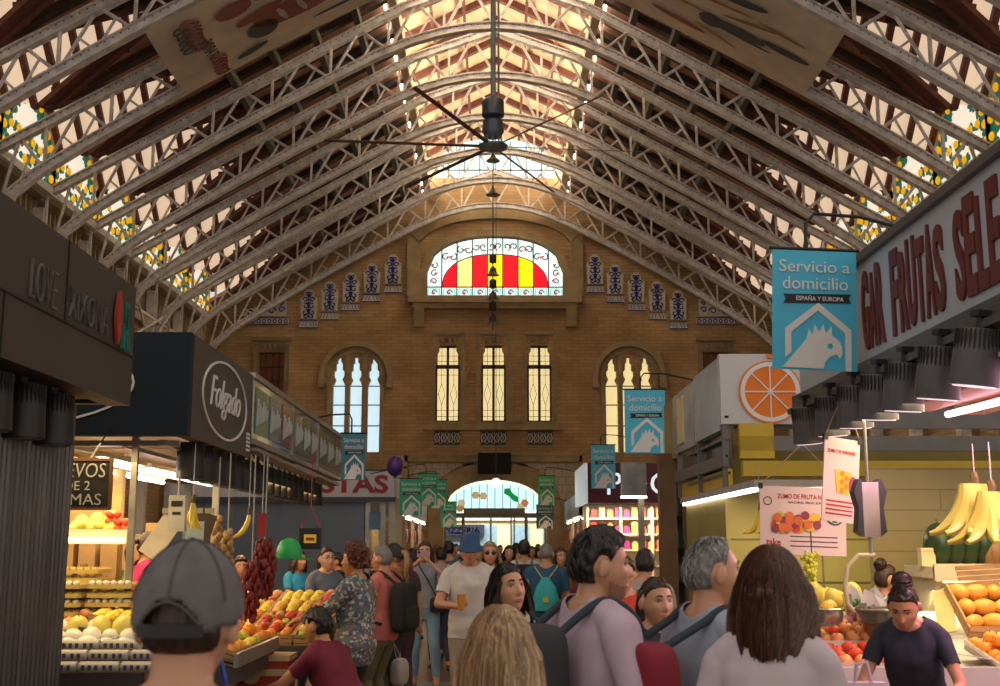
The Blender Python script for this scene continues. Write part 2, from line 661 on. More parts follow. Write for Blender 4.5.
# dormers: vertical gabled windows with orange garlands, boarded slopes inside
for s in (-1, 1):
    for k in range(1, len(TR)):
        y1 = TR[k - 1]
        y0 = y1 - SP
        ym = (y0 + y1) / 2
        w = window_obj()
        mb = MB()
        tri = [(y0 + .05, ZE), (y0 + .05, ZC), (ym, ZW), (y1 - .05, ZC), (y1 - .05, ZE)]
        mb.prism(tri, (s * (EX + .02), 0, 0), Y3, Z3, (s * .05, 0, 0))
        mb.build('pane', M_dorm, w)
        # sloping soffit
        mb = MB()
        for e in (-1, 1):
            a = Vector((s * XV, ym, ZR)); b = Vector((s * EX, ym, ZW)); c = Vector((s * EX, ym + e * SP / 2, ZC)); d_ = Vector((s * XC, ym + e * SP / 2, ZC))
            mb.rings([[a, b, c, d_], [p + Vector((0, 0, .1)) for p in (a, b, c, d_)]])
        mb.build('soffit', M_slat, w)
        mb = MB()
        for e in (-1, 1):
            for q in range(7):
                x = XV + .5 + q * (EX - XV - .6) / 6.2
                t = min(1, (x - XV) / (XC - XV))
                zb = ZR + (ZC - ZR) * t
                mb.bar((s * x, ym, ZR + (ZW - ZR) * (x - XV) / (EX - XV) - .08), (s * x, ym + e * SP / 2 * t, zb - .08), .14, .14)
        mb.bar((s * XV, ym, ZR - .1), (s * EX, ym, ZW - .1), .12, .16)
        mb.build('soffit_rafter', M_redw, w)
        mb = MB()
        for e in (-1, 1):
            L = Vector((0, e * SP / 2, ZC - ZW))
            for q in range(1, 16):
                t = q / 12
                Lt = L * min(t, .9) + Vector((0, 0, -max(0, t - .9) * 2.4))
                c = Vector((s * (EX - .03), ym, ZW)) + Lt + Vector((0, 0, -.30))
                if c.z < ZE + .05:
                    continue
                mb.mi = 0
                for j in range(14):
                    a = random.random() * 2 * PI
                    r = random.uniform(.05, .24)
                    cc = c + Vector((0, math.cos(a) * r, math.sin(a) * r))
                    if cc.z < ZE + .02: cc.z = ZE + .03
                    mb.ball(cc, (.03, .11, .06), 6, 4, Matrix.Rotation(a, 3, 'X'))
                if q % 2 == 0:
                    mb.mi = 1
                    mb.ball(c + Vector((-s * .05, 0, 0)), (.05, .11, .11), 8, 6)
            # inner drop garland
            c0 = Vector((s * (EX - .03), ym + e * .75, 0))
        for q in range(12):
            c = Vector((s * (EX - .03), ym + (q % 6 - 2.5) * .42, ZE + (.2 if q < 6 else .62) + .18 * abs(q % 6 - 2.5) * .4 + (0.1 if q % 2 else 0)))
            mb.mi = 0
            for j in range(6):
                a = random.random() * 2 * PI
                mb.ball(c + Vector((0, math.cos(a) * .13, math.sin(a) * .08)), (.03, .11, .06), 6, 4, Matrix.Rotation(a, 3, 'X'))
            mb.mi = 1
            mb.ball(c + Vector((-s * .05, 0, 0)), (.05, .1, .1), 8, 6)
        mb.build('orange_garland', [M_dgreen, M_dor], w)
        mb = MB()
        mb.bar((s * (EX - .05), y0, ZE - .02), (s * (EX - .05), y1, ZE - .02), .12, .2)
        for e in (-1, 1):
            mb.bar((s * (EX - .05), ym, ZW - .02), (s * (EX - .05), ym + e * SP / 2, ZC), .1, .14)
            mb.bar((s * (EX - .05), ym + e * SP / 2, ZC), (s * (EX - .05), ym + e * SP / 2, ZE), .1, .14, up=(0, 1, 0))
        mb.build('frame', M_white, w)

# --- trusses
LOW = [(0, 14.63), (.7, 14.58), (1.4, 14.44), (2.1, 14.22), (3.0, 13.82), (4.2, 13.18), (5.4, 12.52), (6.6, 11.84), (7.8, 11.12), (9.0, 10.38), (10.0, 9.72), (10.6, 9.2), (10.95, 8.6), (11.12, 7.6), (11.2, 6.5)]
UPP = [(0, 15.98), (2.3, 15.15), (11.2, 10.1)]
def ipl(tab, x):
    for i in range(len(tab) - 1):
        if x <= tab[i + 1][0]:
            a, b = tab[i], tab[i + 1]
            return a[1] + (b[1] - a[1]) * (x - a[0]) / (b[0] - a[0])
    return tab[-1][1]
rivet = mat('rivet_paint', (0.2, 0.165, 0.14), .5)
def chord(mb, pts, s, Hh, Wt):
    # I / channel section: web plate + flange
    for i in range(len(pts) - 1):
        a = Vector((s * pts[i][0], 0, pts[i][1])); b = Vector((s * pts[i + 1][0], 0, pts[i + 1][1]))
        d = (b - a).normalized()
        a2 = a - d * .01; b2 = b + d * .01
        n = Vector((-d.z, 0, d.x))
        if n.z < 0: n = -n
        mb.mi = 0
        mb.bar(a2, b2, Wt * .25, Hh, up=n)
        mb.bar(a2 - n * Hh / 2, b2 - n * Hh / 2, Wt, .03, up=n)
        mb.bar(a2 + n * Hh / 2, b2 + n * Hh / 2, Wt, .03, up=n)
        mb.mi = 1
        L = (b - a).length
        m = max(1, int(L / .16))
        for q in range(m):
            c = a + d * (L * (q + .5) / m)
            for e in (-.36, .36):
                mb.ball(c + n * (Hh * e) + Vector((0, -Wt * .13, 0)), .022, 5, 4)
tr0 = thing('roof_truss', 'x', 'roof truss', (0, TR[0], 0), 0)
mb = MB()
for s in (-1, 1):
    ptsU = [(0, 15.98)] + [(x, ipl(UPP, x)) for x in (1.1, 2.3, 4.8, 7.3, 9.8, 11.2)]
    chord(mb, ptsU, s, .18, .20)
mb.build('upper_chord', [M_steel, rivet], tr0)
mb = MB()
for s in (-1, 1):
    chord(mb, LOW, s, .18, .22)
mb.build('lower_chord', [M_steel, rivet], tr0)
nodes = [0, 1.3, 2.7, 4.15, 5.6, 7.05, 8.5, 9.9, 11.05]
for s in (-1, 1):
    for i in range(len(nodes) - 1):
        x0, x1 = nodes[i], nodes[i + 1]
        xm = (x0 + x1) / 2
        lo0 = Vector((s * x0, 0, ipl(LOW, x0))); lo1 = Vector((s * x1, 0, ipl(LOW, x1)))
        up = Vector((s * xm, 0, ipl(UPP, xm)))
        up1 = Vector((s * x1, 0, ipl(UPP, x1)))
        for a, b in ((lo0, up), (up, lo1)):
            mb = MB()
            mb.bar(a, b, .075, .02, up=(0, 1, 0))
            mb.bar(a, b, .02, .09, up=(0, 1, 0))
            mb.build('web_strut', M_steel, tr0)
        mb = MB()
        mb.bar(lo1, up1, .06, .08, up=(0, 1, 0))
        mb.build('web_post', M_steel, tr0)
        if i > 0:
            lo_m = Vector((s * xm, 0, ipl(LOW, xm)))
            mb = MB()
            mb.bar(lo0.lerp(up, .52), lo_m, .05, .03, up=(0, 1, 0))
            mb.bar(lo1.lerp(up, .52), lo_m, .05, .03, up=(0, 1, 0))
            mb.build('sub_strut', M_steel, tr0)
    mb = MB()
    mb.bar((s * 11.2, 0, 0), (s * 11.2, 0, 9.8), .26, .3, up=(0, 1, 0))
    mb.bar((s * 11.1, 0, 8.6), (s * 9.6, 0, 10.0), .06, .06, up=(0, 1, 0))
    mb.build('column', M_steel, tr0)
TT = [tr0] + [dup(tr0, loc=(0, y, 0)) for y in TR[1:]]
for k, t in enumerate(TT):
    t['label'] = 'riveted grey steel lattice roof truss, %s counting from the far brick gable' % ordinal(k + 1)
# longitudinal braces between trusses near the springing (seen as thin ties)
for s in (-1, 1):
    for k in range(0, 8):
        mb = MB()
        mb.bar((s * 10.7, TR[k], 9.0), (s * 11.1, TR[k + 1], 7.6), .06, .06)
        mb.bar((s * 11.1, TR[k], 7.6), (s * 10.7, TR[k + 1], 9.0), .06, .06)
        mb.bar((s * 10.9, TR[k], 8.75), (s * 10.9, TR[k + 1], 8.75), .08, .08)
        o = mb.build('cross_brace', M_steel, TT[k])
        o.matrix_parent_inverse = Matrix.Translation((0, -TR[k], 0))

# --- things fixed on the gable wall
def wbox(mb, x0, y0, x1, y1, d=.2, yo=0):
    a = P(x0, y1, WY); b = P(x1, y0, WY)
    mb.bb(a.x, b.x, WY - d - yo, WY - yo + .01, a.z, b.z)
TRN = [2]
def trim(mb, m):
    TRN[0] += 1
    return struct(mb.build('trim_%d' % TRN[0], m))
mb = MB()
# ledge with two corbels
a = P(405, 306, WY); b = P(585, 297, WY)
mb.bb(-3.35, 3.35, WY - .55, WY, a.z + .05, b.z - .05)
mb.bb(-3.2, 3.2, WY - .4, WY, a.z - .15, a.z + .06)
for s in (-1, 1):
    prof = [(0, 0), (0, -.75), (-.18, -.72), (-.3, -.4), (-.42, -.1), (-.45, 0)]
    mb.prism(prof, (s * 2.95 - .2, WY, a.z - .12), Y3, Z3, (.4, 0, 0))
trim(mb, M_stone)
mb = MB()
# stone pilaster strips and arched band framing the big window
for s in (-1, 1):
    mb.bb(s * 2.95, s * 3.45, WY - .12, WY, wz0, 14.3)
N = 24
out = []; inn = []
for k in range(N + 1):
    x = -3.45 + 6.9 * k / N
    out.append((x, 13.6 + 1.25 * math.sqrt(max(0, 1 - (x / 3.5) ** 2))))
    x2 = -2.95 + 5.9 * k / N
    inn.append((x2, 13.2 + 1.15 * math.sqrt(max(0, 1 - (x2 / 3.0) ** 2))))
mb.prism(out + inn[::-1], (0, WY - .16, 0), X3, Z3, (0, .17, 0))
o2 = superarch(0, 2.95, wz0, wz0 + 1.0, wz1 + .28); i2 = superarch(0, 2.70, wz0, wz0 + 1.0, wz1 + .02)
mb.prism(o2 + i2[::-1], (0, WY - .1, 0), X3, Z3, (0, .12, 0))
trim(mb, M_stone)

# main stained glass window
w = window_obj()
Y0 = WY + .12
mb = MB(); mb.prism(main_out, (0, Y0 + .06, 0), X3, Z3, (0, .03, 0)); mb.build('border_glass', M_gorn, w)
def inner_top(x):
    return wz0 + .42 + 1.32 * math.sqrt(max(0, 1 - abs(x / 2.1) ** 2.5))
cols = [M_gred, M_gyel2, M_gred, M_gyel, M_gred, M_gyel, M_gred]
for k in range(7):
    x0 = -2.1 + k * .6; x1 = x0 + .6
    pts = [(x0 + .02, wz0 + .42)] + [(x0 + .02 + (x1 - x0 - .04) * q / 6, inner_top(x0 + .02 + (x1 - x0 - .04) * q / 6)) for q in range(7)] + [(x1 - .02, wz0 + .42)]
    mb = MB(); mb.prism(pts, (0, Y0, 0), X3, Z3, (0, .03, 0)); mb.build('coloured_pane', cols[k], w)
mb = MB()
def outer_top(x):
    return wz0 + 1.0 + (wz1 - wz0 - 1.0) * math.sqrt(max(0, 1 - abs(x / 2.68) ** 2.4))
for k in range(8):
    x = -2.1 + k * .6
    mb.bb(x - .022, x + .022, Y0 - .04, Y0 + .02, wz0, outer_top(x))
mb.bb(-2.68, 2.68, Y0 - .04, Y0 + .02, wz0 + .40, wz0 + .44)
mb.tube([(x / 20 * 2.1, Y0 - .01, inner_top(x / 20 * 2.1)) for x in range(-20, 21)], .025, 5)
mb.tube([(p[0], Y0 - .01, p[1]) for p in main_out], .03, 5)
mb.build('lead_bar', M_lead, w)
mb = MB()
def curl(cx, cz, r, s, ph):
    mb.mi = 0
    mb.tube([(cx + s * r * (1 - q / 14) * math.cos(ph + q * .55), Y0 + .02, cz + r * (1 - q / 14) * math.sin(ph + q * .55)) for q in range(12)], .024, 4)
for k in range(9):
    xc = -2.4 + k * .6
    curl(xc, wz0 + .2, .13, 1, 0); 
    mb.mi = 1; mb.ball((xc, Y0 + .03, wz0 + .2), (.06, .02, .06), 8, 4)
    mb.mi = 2
    for e in (-1, 1):
        mb.bb(xc + e * .22 - .02, xc + e * .22 + .02, Y0 + .03, Y0 + .05, wz0 + .05, wz0 + .36)
    mb.bb(xc - .22, xc + .22, Y0 + .03, Y0 + .05, wz0 + .34, wz0 + .37)
    mb.bb(xc - .22, xc + .22, Y0 + .03, Y0 + .05, wz0 + .03, wz0 + .06)
    if 0 < k < 8:
        zt = (inner_top(xc) + outer_top(xc)) / 2
        curl(xc - .14, zt, .17, 1, k); curl(xc + .14, zt, .17, -1, k + 1)
        mb.mi = 1; mb.ball((xc, Y0 + .03, zt), (.07, .02, .07), 8, 4)
    else:
        for q in range(3):
            zt = wz0 + .65 + q * .33
            curl(xc, zt, .15, 1 if q % 2 else -1, q)
            mb.mi = 1; mb.ball((xc + (.08 if q % 2 else -.08), Y0 + .03, zt), (.07, .02, .07), 8, 4)
mb.build('vine_painting', [M_gvine, M_gpink, M_gteal], w)

# three leaded windows
lab3 = ('left', 'middle', 'right')
for i, (cx, hw, zb, zt) in enumerate(rect_w):
    w = window_obj()
    mb = MB(); mb.prism(stepwin(cx, hw, zb, zt), (0, WY + .3, 0), X3, Z3, (0, .03, 0)); mb.build('pane', M_gy, w)
    mb = MB()
    yy0, yy1 = WY + .2, WY + .28
    h = zt - zb
    mb.bb(cx - hw, cx + hw, yy0, yy1, zb, zb + .08)
    mb.bb(cx - hw, cx + hw, yy0, yy1, zb + h * .70, zb + h * .75)
    mb.bb(cx - .05, cx + .05, yy0, yy1, zb, zt)
    mb.bb(cx - hw, cx - hw + .07, yy0, yy1, zb, zt); mb.bb(cx + hw - .07, cx + hw, yy0, yy1, zb, zt)
    mb.bb(cx - hw * .75, cx + hw * .75, yy0, yy1, zt - .08, zt)
    mb.build('frame', M_wood, w)
    mb = MB()
    for e in (-1, 1):
        c = cx + e * .235
        zc = zb + h * .37
        for q in range(4):
            a = [(0, .42), (.13, 0), (0, -.42), (-.13, 0)]
            p, r_ = a[q], a[(q + 1) % 4]
            mb.bar((c + p[0], yy1, zc + p[1]), (c + r_[0], yy1, zc + r_[1]), .018, .018)
        mb.bar((c, yy1, zc + .42), (c, yy1, zt), .018, .018, up=(0, 1, 0)); mb.bar((c, yy1, zc - .42), (c, yy1, zb), .018, .018, up=(0, 1, 0))
        for zz in (.08, .16, .62, .80, .87):
            mb.bar((c - .18, yy1, zb + h * zz), (c + .18, yy1, zb + h * zz), .018, .018)
    mb.build('lead_lattice', M_lead, w)
    mb = MB()
    # sill, lintel carving
    mb.bb(cx - .62, cx + .62, WY - .2, WY, zb - .14, zb)
    mb.bb(cx - .36, cx + .36, WY - .02, WY, zt + .02, zt + .38)
    for e in (-1, 1):
        mb.bb(cx + e * .60 - .07, cx + e * .60 + .07, WY - .1, WY, zb, zt + .45)
    mb.bb(cx - .67, cx + .67, WY - .1, WY, zt + .4, zt + .52)
    mb.build('stone_surround', M_stone, w)
    mb = MB()
    for e in (-.25, 0, .25):
        mb.ball((cx + e, WY - .03, zt + .2), (.11, .04, .13), 8, 5)
    mb.build('lintel_carving', M_stone2, w)
    # ornamental grille panel below
    mb = MB()
    za, zc_ = P(447, 445, WY).z, P(447, 431, WY).z
    mb.mi = 0
    mb.bb(cx - .5, cx + .5, WY - .03, WY + .01, za, zc_)
    mb.mi = 1
    for q in range(4):
        xx = cx - .375 + q * .25
        mb.tube([(xx + .1 * math.cos(a), WY - .05, (za + zc_) / 2 + .16 * math.sin(a)) for a in [j * PI / 4 for j in range(9)]], .02, 5, False)
        mb.bar((xx - .1, WY - .05, za + .05), (xx + .1, WY - .05, zc_ - .05), .025, .02)
        mb.bar((xx + .1, WY - .05, za + .05), (xx - .1, WY - .05, zc_ - .05), .025, .02)
    mb.build('grille_panel', [mat('grille_dark', (0.05, 0.04, 0.04)), M_tilew], w)
mb = MB()
for cx in (rect_w[0][0] + .97, rect_w[1][0] + .97):
    # blind gothic niche between the windows
    mb.prism([(cx - .3, rect_w[0][2]), (cx - .3, 8.2), (cx, 8.7), (cx + .3, 8.2), (cx + .3, rect_w[0][2])], (0, WY - .05, 0), X3, Z3, (0, .05, 0), [[(cx - .22, rect_w[0][2] + .05), (cx - .22, 8.15), (cx, 8.55), (cx + .22, 8.15), (cx + .22, rect_w[0][2] + .05)]])
mb.bb(rect_w[0][0] - .9, rect_w[2][0] + .9, WY - .26, WY, rect_w[0][2] - .32, rect_w[0][2] - .14)
trim(mb, M_stone)

# triple lancets with round hood
for gi, (cpx, m) in enumerate(((356, M_gw), (629, M_gy))):
    w = window_obj()
    for l in lan[gi * 3:gi * 3 + 3]:
        mb = MB(); mb.prism(lancet(*l), (0, WY + .32, 0), X3, Z3, (0, .03, 0)); mb.build('pane', m, w)
        mb = MB()
        cx, hw, z0, z1 = l
        for fz in (.70, .28, .5):
            mb.bb(cx - hw, cx + hw, WY + .27, WY + .31, z0 + (z1 - z0) * fz - .02, z0 + (z1 - z0) * fz + .02)
        mb.build('glazing_bar', M_lead, w)
    c = P(cpx, 378, WY)
    mb = MB()
    r1, r0 = 1.42, 1.22
    def halo(r, z_ext=0):
        pts = [(c.x - r, c.z - .25)] + [(c.x - r * math.cos(a), c.z + r * math.sin(a)) for a in [PI * q / 20 for q in range(21)]] + [(c.x + r, c.z - .25)]
        return pts
    mb.prism(halo(r1) + halo(r0)[::-1], (0, WY - .22, 0), X3, Z3, (0, .23, 0))
    for e in (-1, 1):
        mb.bb(c.x + e * 1.18, c.x + e * 1.42, WY - .28, WY, c.z - .4, c.z - .22)
    zb = lan[gi * 3][2]
    for e in (-1, 1):
        mb.bb(c.x + e * 1.02 - .07, c.x + e * 1.02 + .07, WY - .12, WY, zb - .3, c.z - .1)
    mb.build('hood_moulding', M_stone, w)
    mb = MB()
    for l0, l1 in ((0, 1), (1, 2)):
        xm = (lan[gi * 3 + l0][0] + lan[gi * 3 + l1][0]) / 2
        mb.bb(xm - .06, xm + .06, WY - .05, WY + .3, zb, c.z + .2)
        mb.bb(xm - .09, xm + .09, WY - .08, WY, c.z + .15, c.z + .9)
    mb.prism([(c.x - 1.1, c.z + .0)] + [(c.x - 1.1 * math.cos(a), c.z + 1.1 * math.sin(a)) for a in [PI * q / 16 for q in range(17)]] + [(c.x + 1.1, c.z)] + [(c.x - .98 * math.cos(a), c.z + .98 * math.sin(a)) for a in [PI * (16 - q) / 16 for q in range(17)]], (0, WY - .08, 0), X3, Z3, (0, .08, 0))
    mb.build('mullion', M_stone, w)
for i, (cx, hw, a, b) in enumerate(sidew):
    w = window_obj()
    mb = MB(); mb.bb(cx - hw, cx + hw, WY + .3, WY + .34, a, b); mb.build('pane', mat('dark_red_glass', (0.05, 0.012, 0.01), .2, emit=.02, ecol=(1, .2, .05)), w)
    mb = MB()
    for q in range(5):
        mb.bb(cx - hw + q * hw / 2 - .025, cx - hw + q * hw / 2 + .025, WY + .22, WY + .29, a, b)
    for q in range(6):
        z = a + (b - a) * q / 5
        mb.bb(cx - hw, cx + hw, WY + .22, WY + .29, z - .03, z + .03)
    mb.build('frame', M_wood, w)
    mb = MB()
    for e in (-1, 1):
        mb.bb(cx + e * (hw + .1) - .08, cx + e * (hw + .1) + .08, WY - .12, WY, a, b + .3)
    mb.bb(cx - hw - .25, cx + hw + .25, WY - .14, WY, b + .42, b + .55)
    mb.bb(cx - hw - .02, cx + hw + .02, WY - .05, WY, b + .05, b + .4)
    for e in (-.3, -.1, .1, .3):
        mb.ball((cx + e, WY - .06, b + .22), (.08, .03, .12), 8, 5)
    mb.build('stone_surround', M_stone2, w)

# blue tile ornaments
def tile_orn(cpx, cpy):
    c = P(cpx, cpy, WY)
    t = thing('ceramic_ornament', 'x', 'tile panel', (c.x, WY - .01, c.z))
    mb = MB()
    pts = [(-.3, -.55), (-.33, .25), (-.2, .33), (-.2, .5), (-.08, .62), (.08, .62), (.2, .5), (.2, .33), (.33, .25), (.3, -.55)]
    mb.prism(pts, (0, -.05, 0), X3, Z3, (0, .05, 0))
    mb.bb(-.36, .36, -.05, 0, -.92, -.64)
    mb.build('white_tiles', M_tilew, t)
    mb = MB()
    for s in (-1, 1):
        for (cx, cz, r, ph) in ((.13, .2, .11, 0), (.12, -.05, .12, 1), (.14, -.3, .12, 2), (.08, .42, .07, .5), (.12, -.46, .08, 3)):
            mb.tube([(s * (cx + r * (1 - q / 16) * math.cos(ph + q * .6)), -.06, cz + r * (1 - q / 16) * math.sin(ph + q * .6)) for q in range(11)], .024, 4)
        for q in range(3):
            mb.bar((s * (.06 + q * .12), -.06, -.7), (s * (.12 + q * .12), -.06, -.86), .03, .02)
    mb.bar((0, -.06, .5), (0, -.06, -.5), .05, .02, up=(0, 1, 0))
    for z in (.35, .05, -.22): mb.ball((0, -.06, z), (.09, .02, .07), 8, 4)
    mb.bar((-.36, -.06, -.65), (.36, -.06, -.65), .02, .03); mb.bar((-.36, -.06, -.91), (.36, -.06, -.91), .02, .03)
    mb.build('blue_flower_motif', M_tileb, t)
    return t
LT = [(393, 270), (372, 279), (351, 288), (330, 297), (309, 305)]
RT = [(595, 270), (615, 280), (636, 288), (657, 297), (678, 306)]
t0 = tile_orn(*LT[0])
for i, p in enumerate(LT):
    c = P(p[0], p[1], WY)
    t = t0 if i == 0 else dup(t0, loc=(c.x, WY - .01, c.z))
    t['label'] = 'blue and white floral tile panel left of the stained window, %s going outwards' % ordinal(i + 1)
for i, p in enumerate(RT):
    c = P(p[0], p[1], WY)
    t = dup(t0, loc=(c.x, WY - .01, c.z))
    t['label'] = 'blue and white floral tile panel right of the stained window, %s going outwards' % ordinal(i + 1)
for s, px in ((-1, 262), (1, 723)):
    c = P(px, 315, WY)
    t = thing('ceramic_frieze', 'wide blue and white tile frieze with scrolls at the %s roof foot of the gable' % ('left' if s < 0 else 'right'), 'tile panel', (c.x, WY - .01, c.z))
    mb = MB()
    mb.bb(-1.05, 1.05, -.05, 0, -.38, -.12)
    ptx = [(-.85, -.05), (-.5, .22), (0, .38), (.5, .42), (.6, .62), (.75, .72), (.95, .6), (.95, -.05)]
    if s > 0: ptx = [(-x, z) for x, z in ptx]
    mb.prism(ptx, (0, -.05, 0), X3, Z3, (0, .05, 0))
    mb.build('white_tiles', M_tilew, t)
    mb = MB()
    for q in range(10):
        xx = -.95 + q * .21
        mb.tube([(xx + .07 * math.cos(a), -.06, -.25 + .07 * math.sin(a)) for a in [j * PI / 3 for j in range(7)]], .02, 4, False)
    for (cx, cz, r) in ((-.45, .07, .12), (-.05, .14, .2), (.4, .15, .15), (.76, .2, .13), (.76, .45, .09)):
        mb.tube([(-s * (cx + r * (1 - q / 16) * math.cos(q * .6)), -.06, cz + r * (1 - q / 16) * math.sin(q * .6)) for q in range(12)], .026, 4)
    mb.bar((-1.05, -.06, -.13), (1.05, -.06, -.13), .03, .03); mb.bar((-1.05, -.06, -.37), (1.05, -.06, -.37), .03, .03)
    mb.build('blue_scroll_motif', M_tileb, t)
    mb = MB()
    mb.ball((s * .05, -.06, .14), (.1, .02, .1), 8, 4); mb.ball((-s * .6, -.06, .05), (.06, .02, .06), 8, 4)
    mb.build('yellow_rosette', M_tiley, t)

# frame over the door, white tile band, segmental arch
mb = MB()
x0, x1 = P(405, 460, WY).x, P(582, 460, WY).x
zt = P(495, 456, WY).z
mb.bb(x0, x1, WY - .18, WY, zt - .22, zt)
mb.bb(x0, x1, WY - .24, WY, zt, zt + .08)
for x in (x0, x1): mb.bb(x - .12, x + .12, WY - .18, WY, 0, zt)
def segarch(hw, z0, rise): return [(-hw + 2 * hw * k / 20, z0 + rise * math.sqrt(max(0, 1 - abs(-1 + 2 * k / 20) ** 2.2))) for k in range(21)]
mb.prism(segarch(2.55, 2.9, 1.85) + segarch(1.97, 2.9, 1.2)[::-1], (0, WY - .2, 0), X3, Z3, (0, .2, 0))
for s in (-1, 1): mb.bb(s * 1.95, s * 2.5, WY - .2, WY, 0, 2.9)
trim(mb, M_stone)
mb = MB()
a = segarch(2.6, 2.95, 1.9)
mb.prism([(x0 + .15, 2.2), (x0 + .15, zt - .28), (x1 - .15, zt - .28), (x1 - .15, 2.2), (2.6, 2.2)] + a[::-1] + [(-2.6, 2.2)], (0, WY - .04, 0), X3, Z3, (0, .04, 0))
trim(mb, brick_mat('wall_tiles', (0.50, 0.45, 0.38), (0.46, 0.41, 0.35), (0.25, 0.2, 0.16), 'xz', 1, .3, .3, .012))

# glazed entrance: tympanum with flowers, door beam and posts
d = bpy.data.objects.new('door_1', None); COL.objects.link(d); d['kind'] = 'structure'
mb = MB()
mb.prism([(-1.9, 2.98)] + segarch(1.9, 2.95, 1.1) + [(1.9, 2.98)], (0, WY + .9, 0), X3, Z3, (0, .03, 0))
mb.build('fanlight', mat('fanlight_glass', (0.6, 0.8, 0.8), .2, emit=.9, ecol=(0.55, 0.85, 0.88), c2=(0.3, 0.6, 0.6)), d)
mb = MB()
for k in range(-6, 7):
    x = k * .3
    mb.bb(x - .012, x + .012, WY + .85, WY + .89, 2.95, 3.0 + 1.0 * math.sqrt(max(0, 1 - (x / 1.9) ** 2)))
mb.bb(-1.95, 1.95, WY + .6, WY + 1.0, 2.68, 2.86)
mb.bb(-1.2, 1.15, WY + .45, WY + .8, 2.86, 3.04)
for x in (-1.93, -1.22, 1.2, 1.95): mb.bb(x - .06, x + .06, WY + .7, WY + .8, 0, 2.7)
mb.build('door_frame', mat('frame_beige', (0.30, 0.27, 0.2), .6), d)
mb = MB()
for x in (.62, .74): mb.bb(x - .03, x + .03, WY + .7, WY + .78, 0, 2.68)
mb.bb(-.2, -.12, WY + .7, WY + .78, 0, 2.68)
mb.bb(.6, 1.15, WY + .7, WY + .74, 1.0, 1.04)
mb.build('door_leaf', M_white, d)
fl = [((-1.3, 3.25), (0.85, .75, .5)), ((-1.35, 3.05), (.7, .3, .12)), ((-.75, 3.55), (.75, .6, .3)), ((-.45, 3.52), (.8, .65, .35)), ((1.15, 3.25), (.8, .3, .12)), ((1.0, 3.1), (.9, .75, .5))]
for i, ((x, z), c) in enumerate(fl):
    mb = MB()
    for q in range(6):
        a = q * PI / 3
        mb.ball((x + .09 * math.cos(a), WY + .86, z + .09 * math.sin(a)), (.07, .02, .07), 8, 4)
    mb.ball((x, WY + .85, z), (.05, .03, .05), 8, 4)
    mb.build('painted_flower', mat('flower_%d' % i, c, .4, emit=.3), d)
mb = MB()
x = .62; z = 3.52
mb.prism([(x - .25, z + .28), (x - .05, z + .3), (x + .05, z + .12), (x + .28, z - .05), (x + .3, z - .25), (x + .1, z - .2), (x - .1, z), (x - .28, z + .1)], (0, WY + .82, 0), X3, Z3, (0, .03, 0))
mb.build('green_bird_sticker', mat('sticker_green', (0.0, 0.45, 0.1), .4, emit=.3), d)
# street beyond: pale facades in daylight
b = thing('building', 'pale yellow street building seen in daylight through the far entrance', 'building', (0, 56, 0))
mb = MB(); mb.bb(-9, 9, 0, 4, 0, 12); mb.build('facade', mat('facade_yellow', (0.85, 0.72, 0.38), .8, var=.15), b)
for i, x in enumerate((-1.9, -.35, 1.2, 2.7)):
    mb = MB(); mb.bb(x - .45, x + .45, -.12, 0, .1, 2.6); mb.build('shop_door', mat('street_glass', (0.25, 0.4, 0.5), .2), b)
mb = MB(); mb.bb(-2.6, -.5, -.5, -.1, 2.1, 2.6); mb.build('shop_sign', mat('street_sign_blue', (0.008, 0.014, 0.05), .6), b)
mb = MB(); add_text(mb, 'PIZZERIA', (-2.4, -.53, 2.2), X3, Z3, 1.7, .28, (0, .03, 0), .01); mb.build('sign_lettering', M_white, b)
mb = MB(); mb.bb(-3, 3, -.2, 0, 2.8, 3.6); mb.build('awning', M_white, b)

# television
t = thing('television', 'black wall-mounted television above the far entrance arch', 'television', (0, WY - .3, 0))
a = P(478, 474, WY - .5); b_ = P(511, 453, WY - .5)
mb = MB(); mb.bb(a.x, b_.x, -.3, -.16, a.z, b_.z); mb.bb(-.1 + .05, .15, -.16, .28, a.z + .2, a.z + .5)
mb.build('housing', mat('black_plastic', (0.006, 0.006, 0.007), .9), t)
mb = MB(); mb.bb(a.x + .04, b_.x - .04, -.31, -.3, a.z + .07, b_.z - .04); mb.build('screen', mat('dark_screen', (0.004, 0.004, 0.005), .8), t)

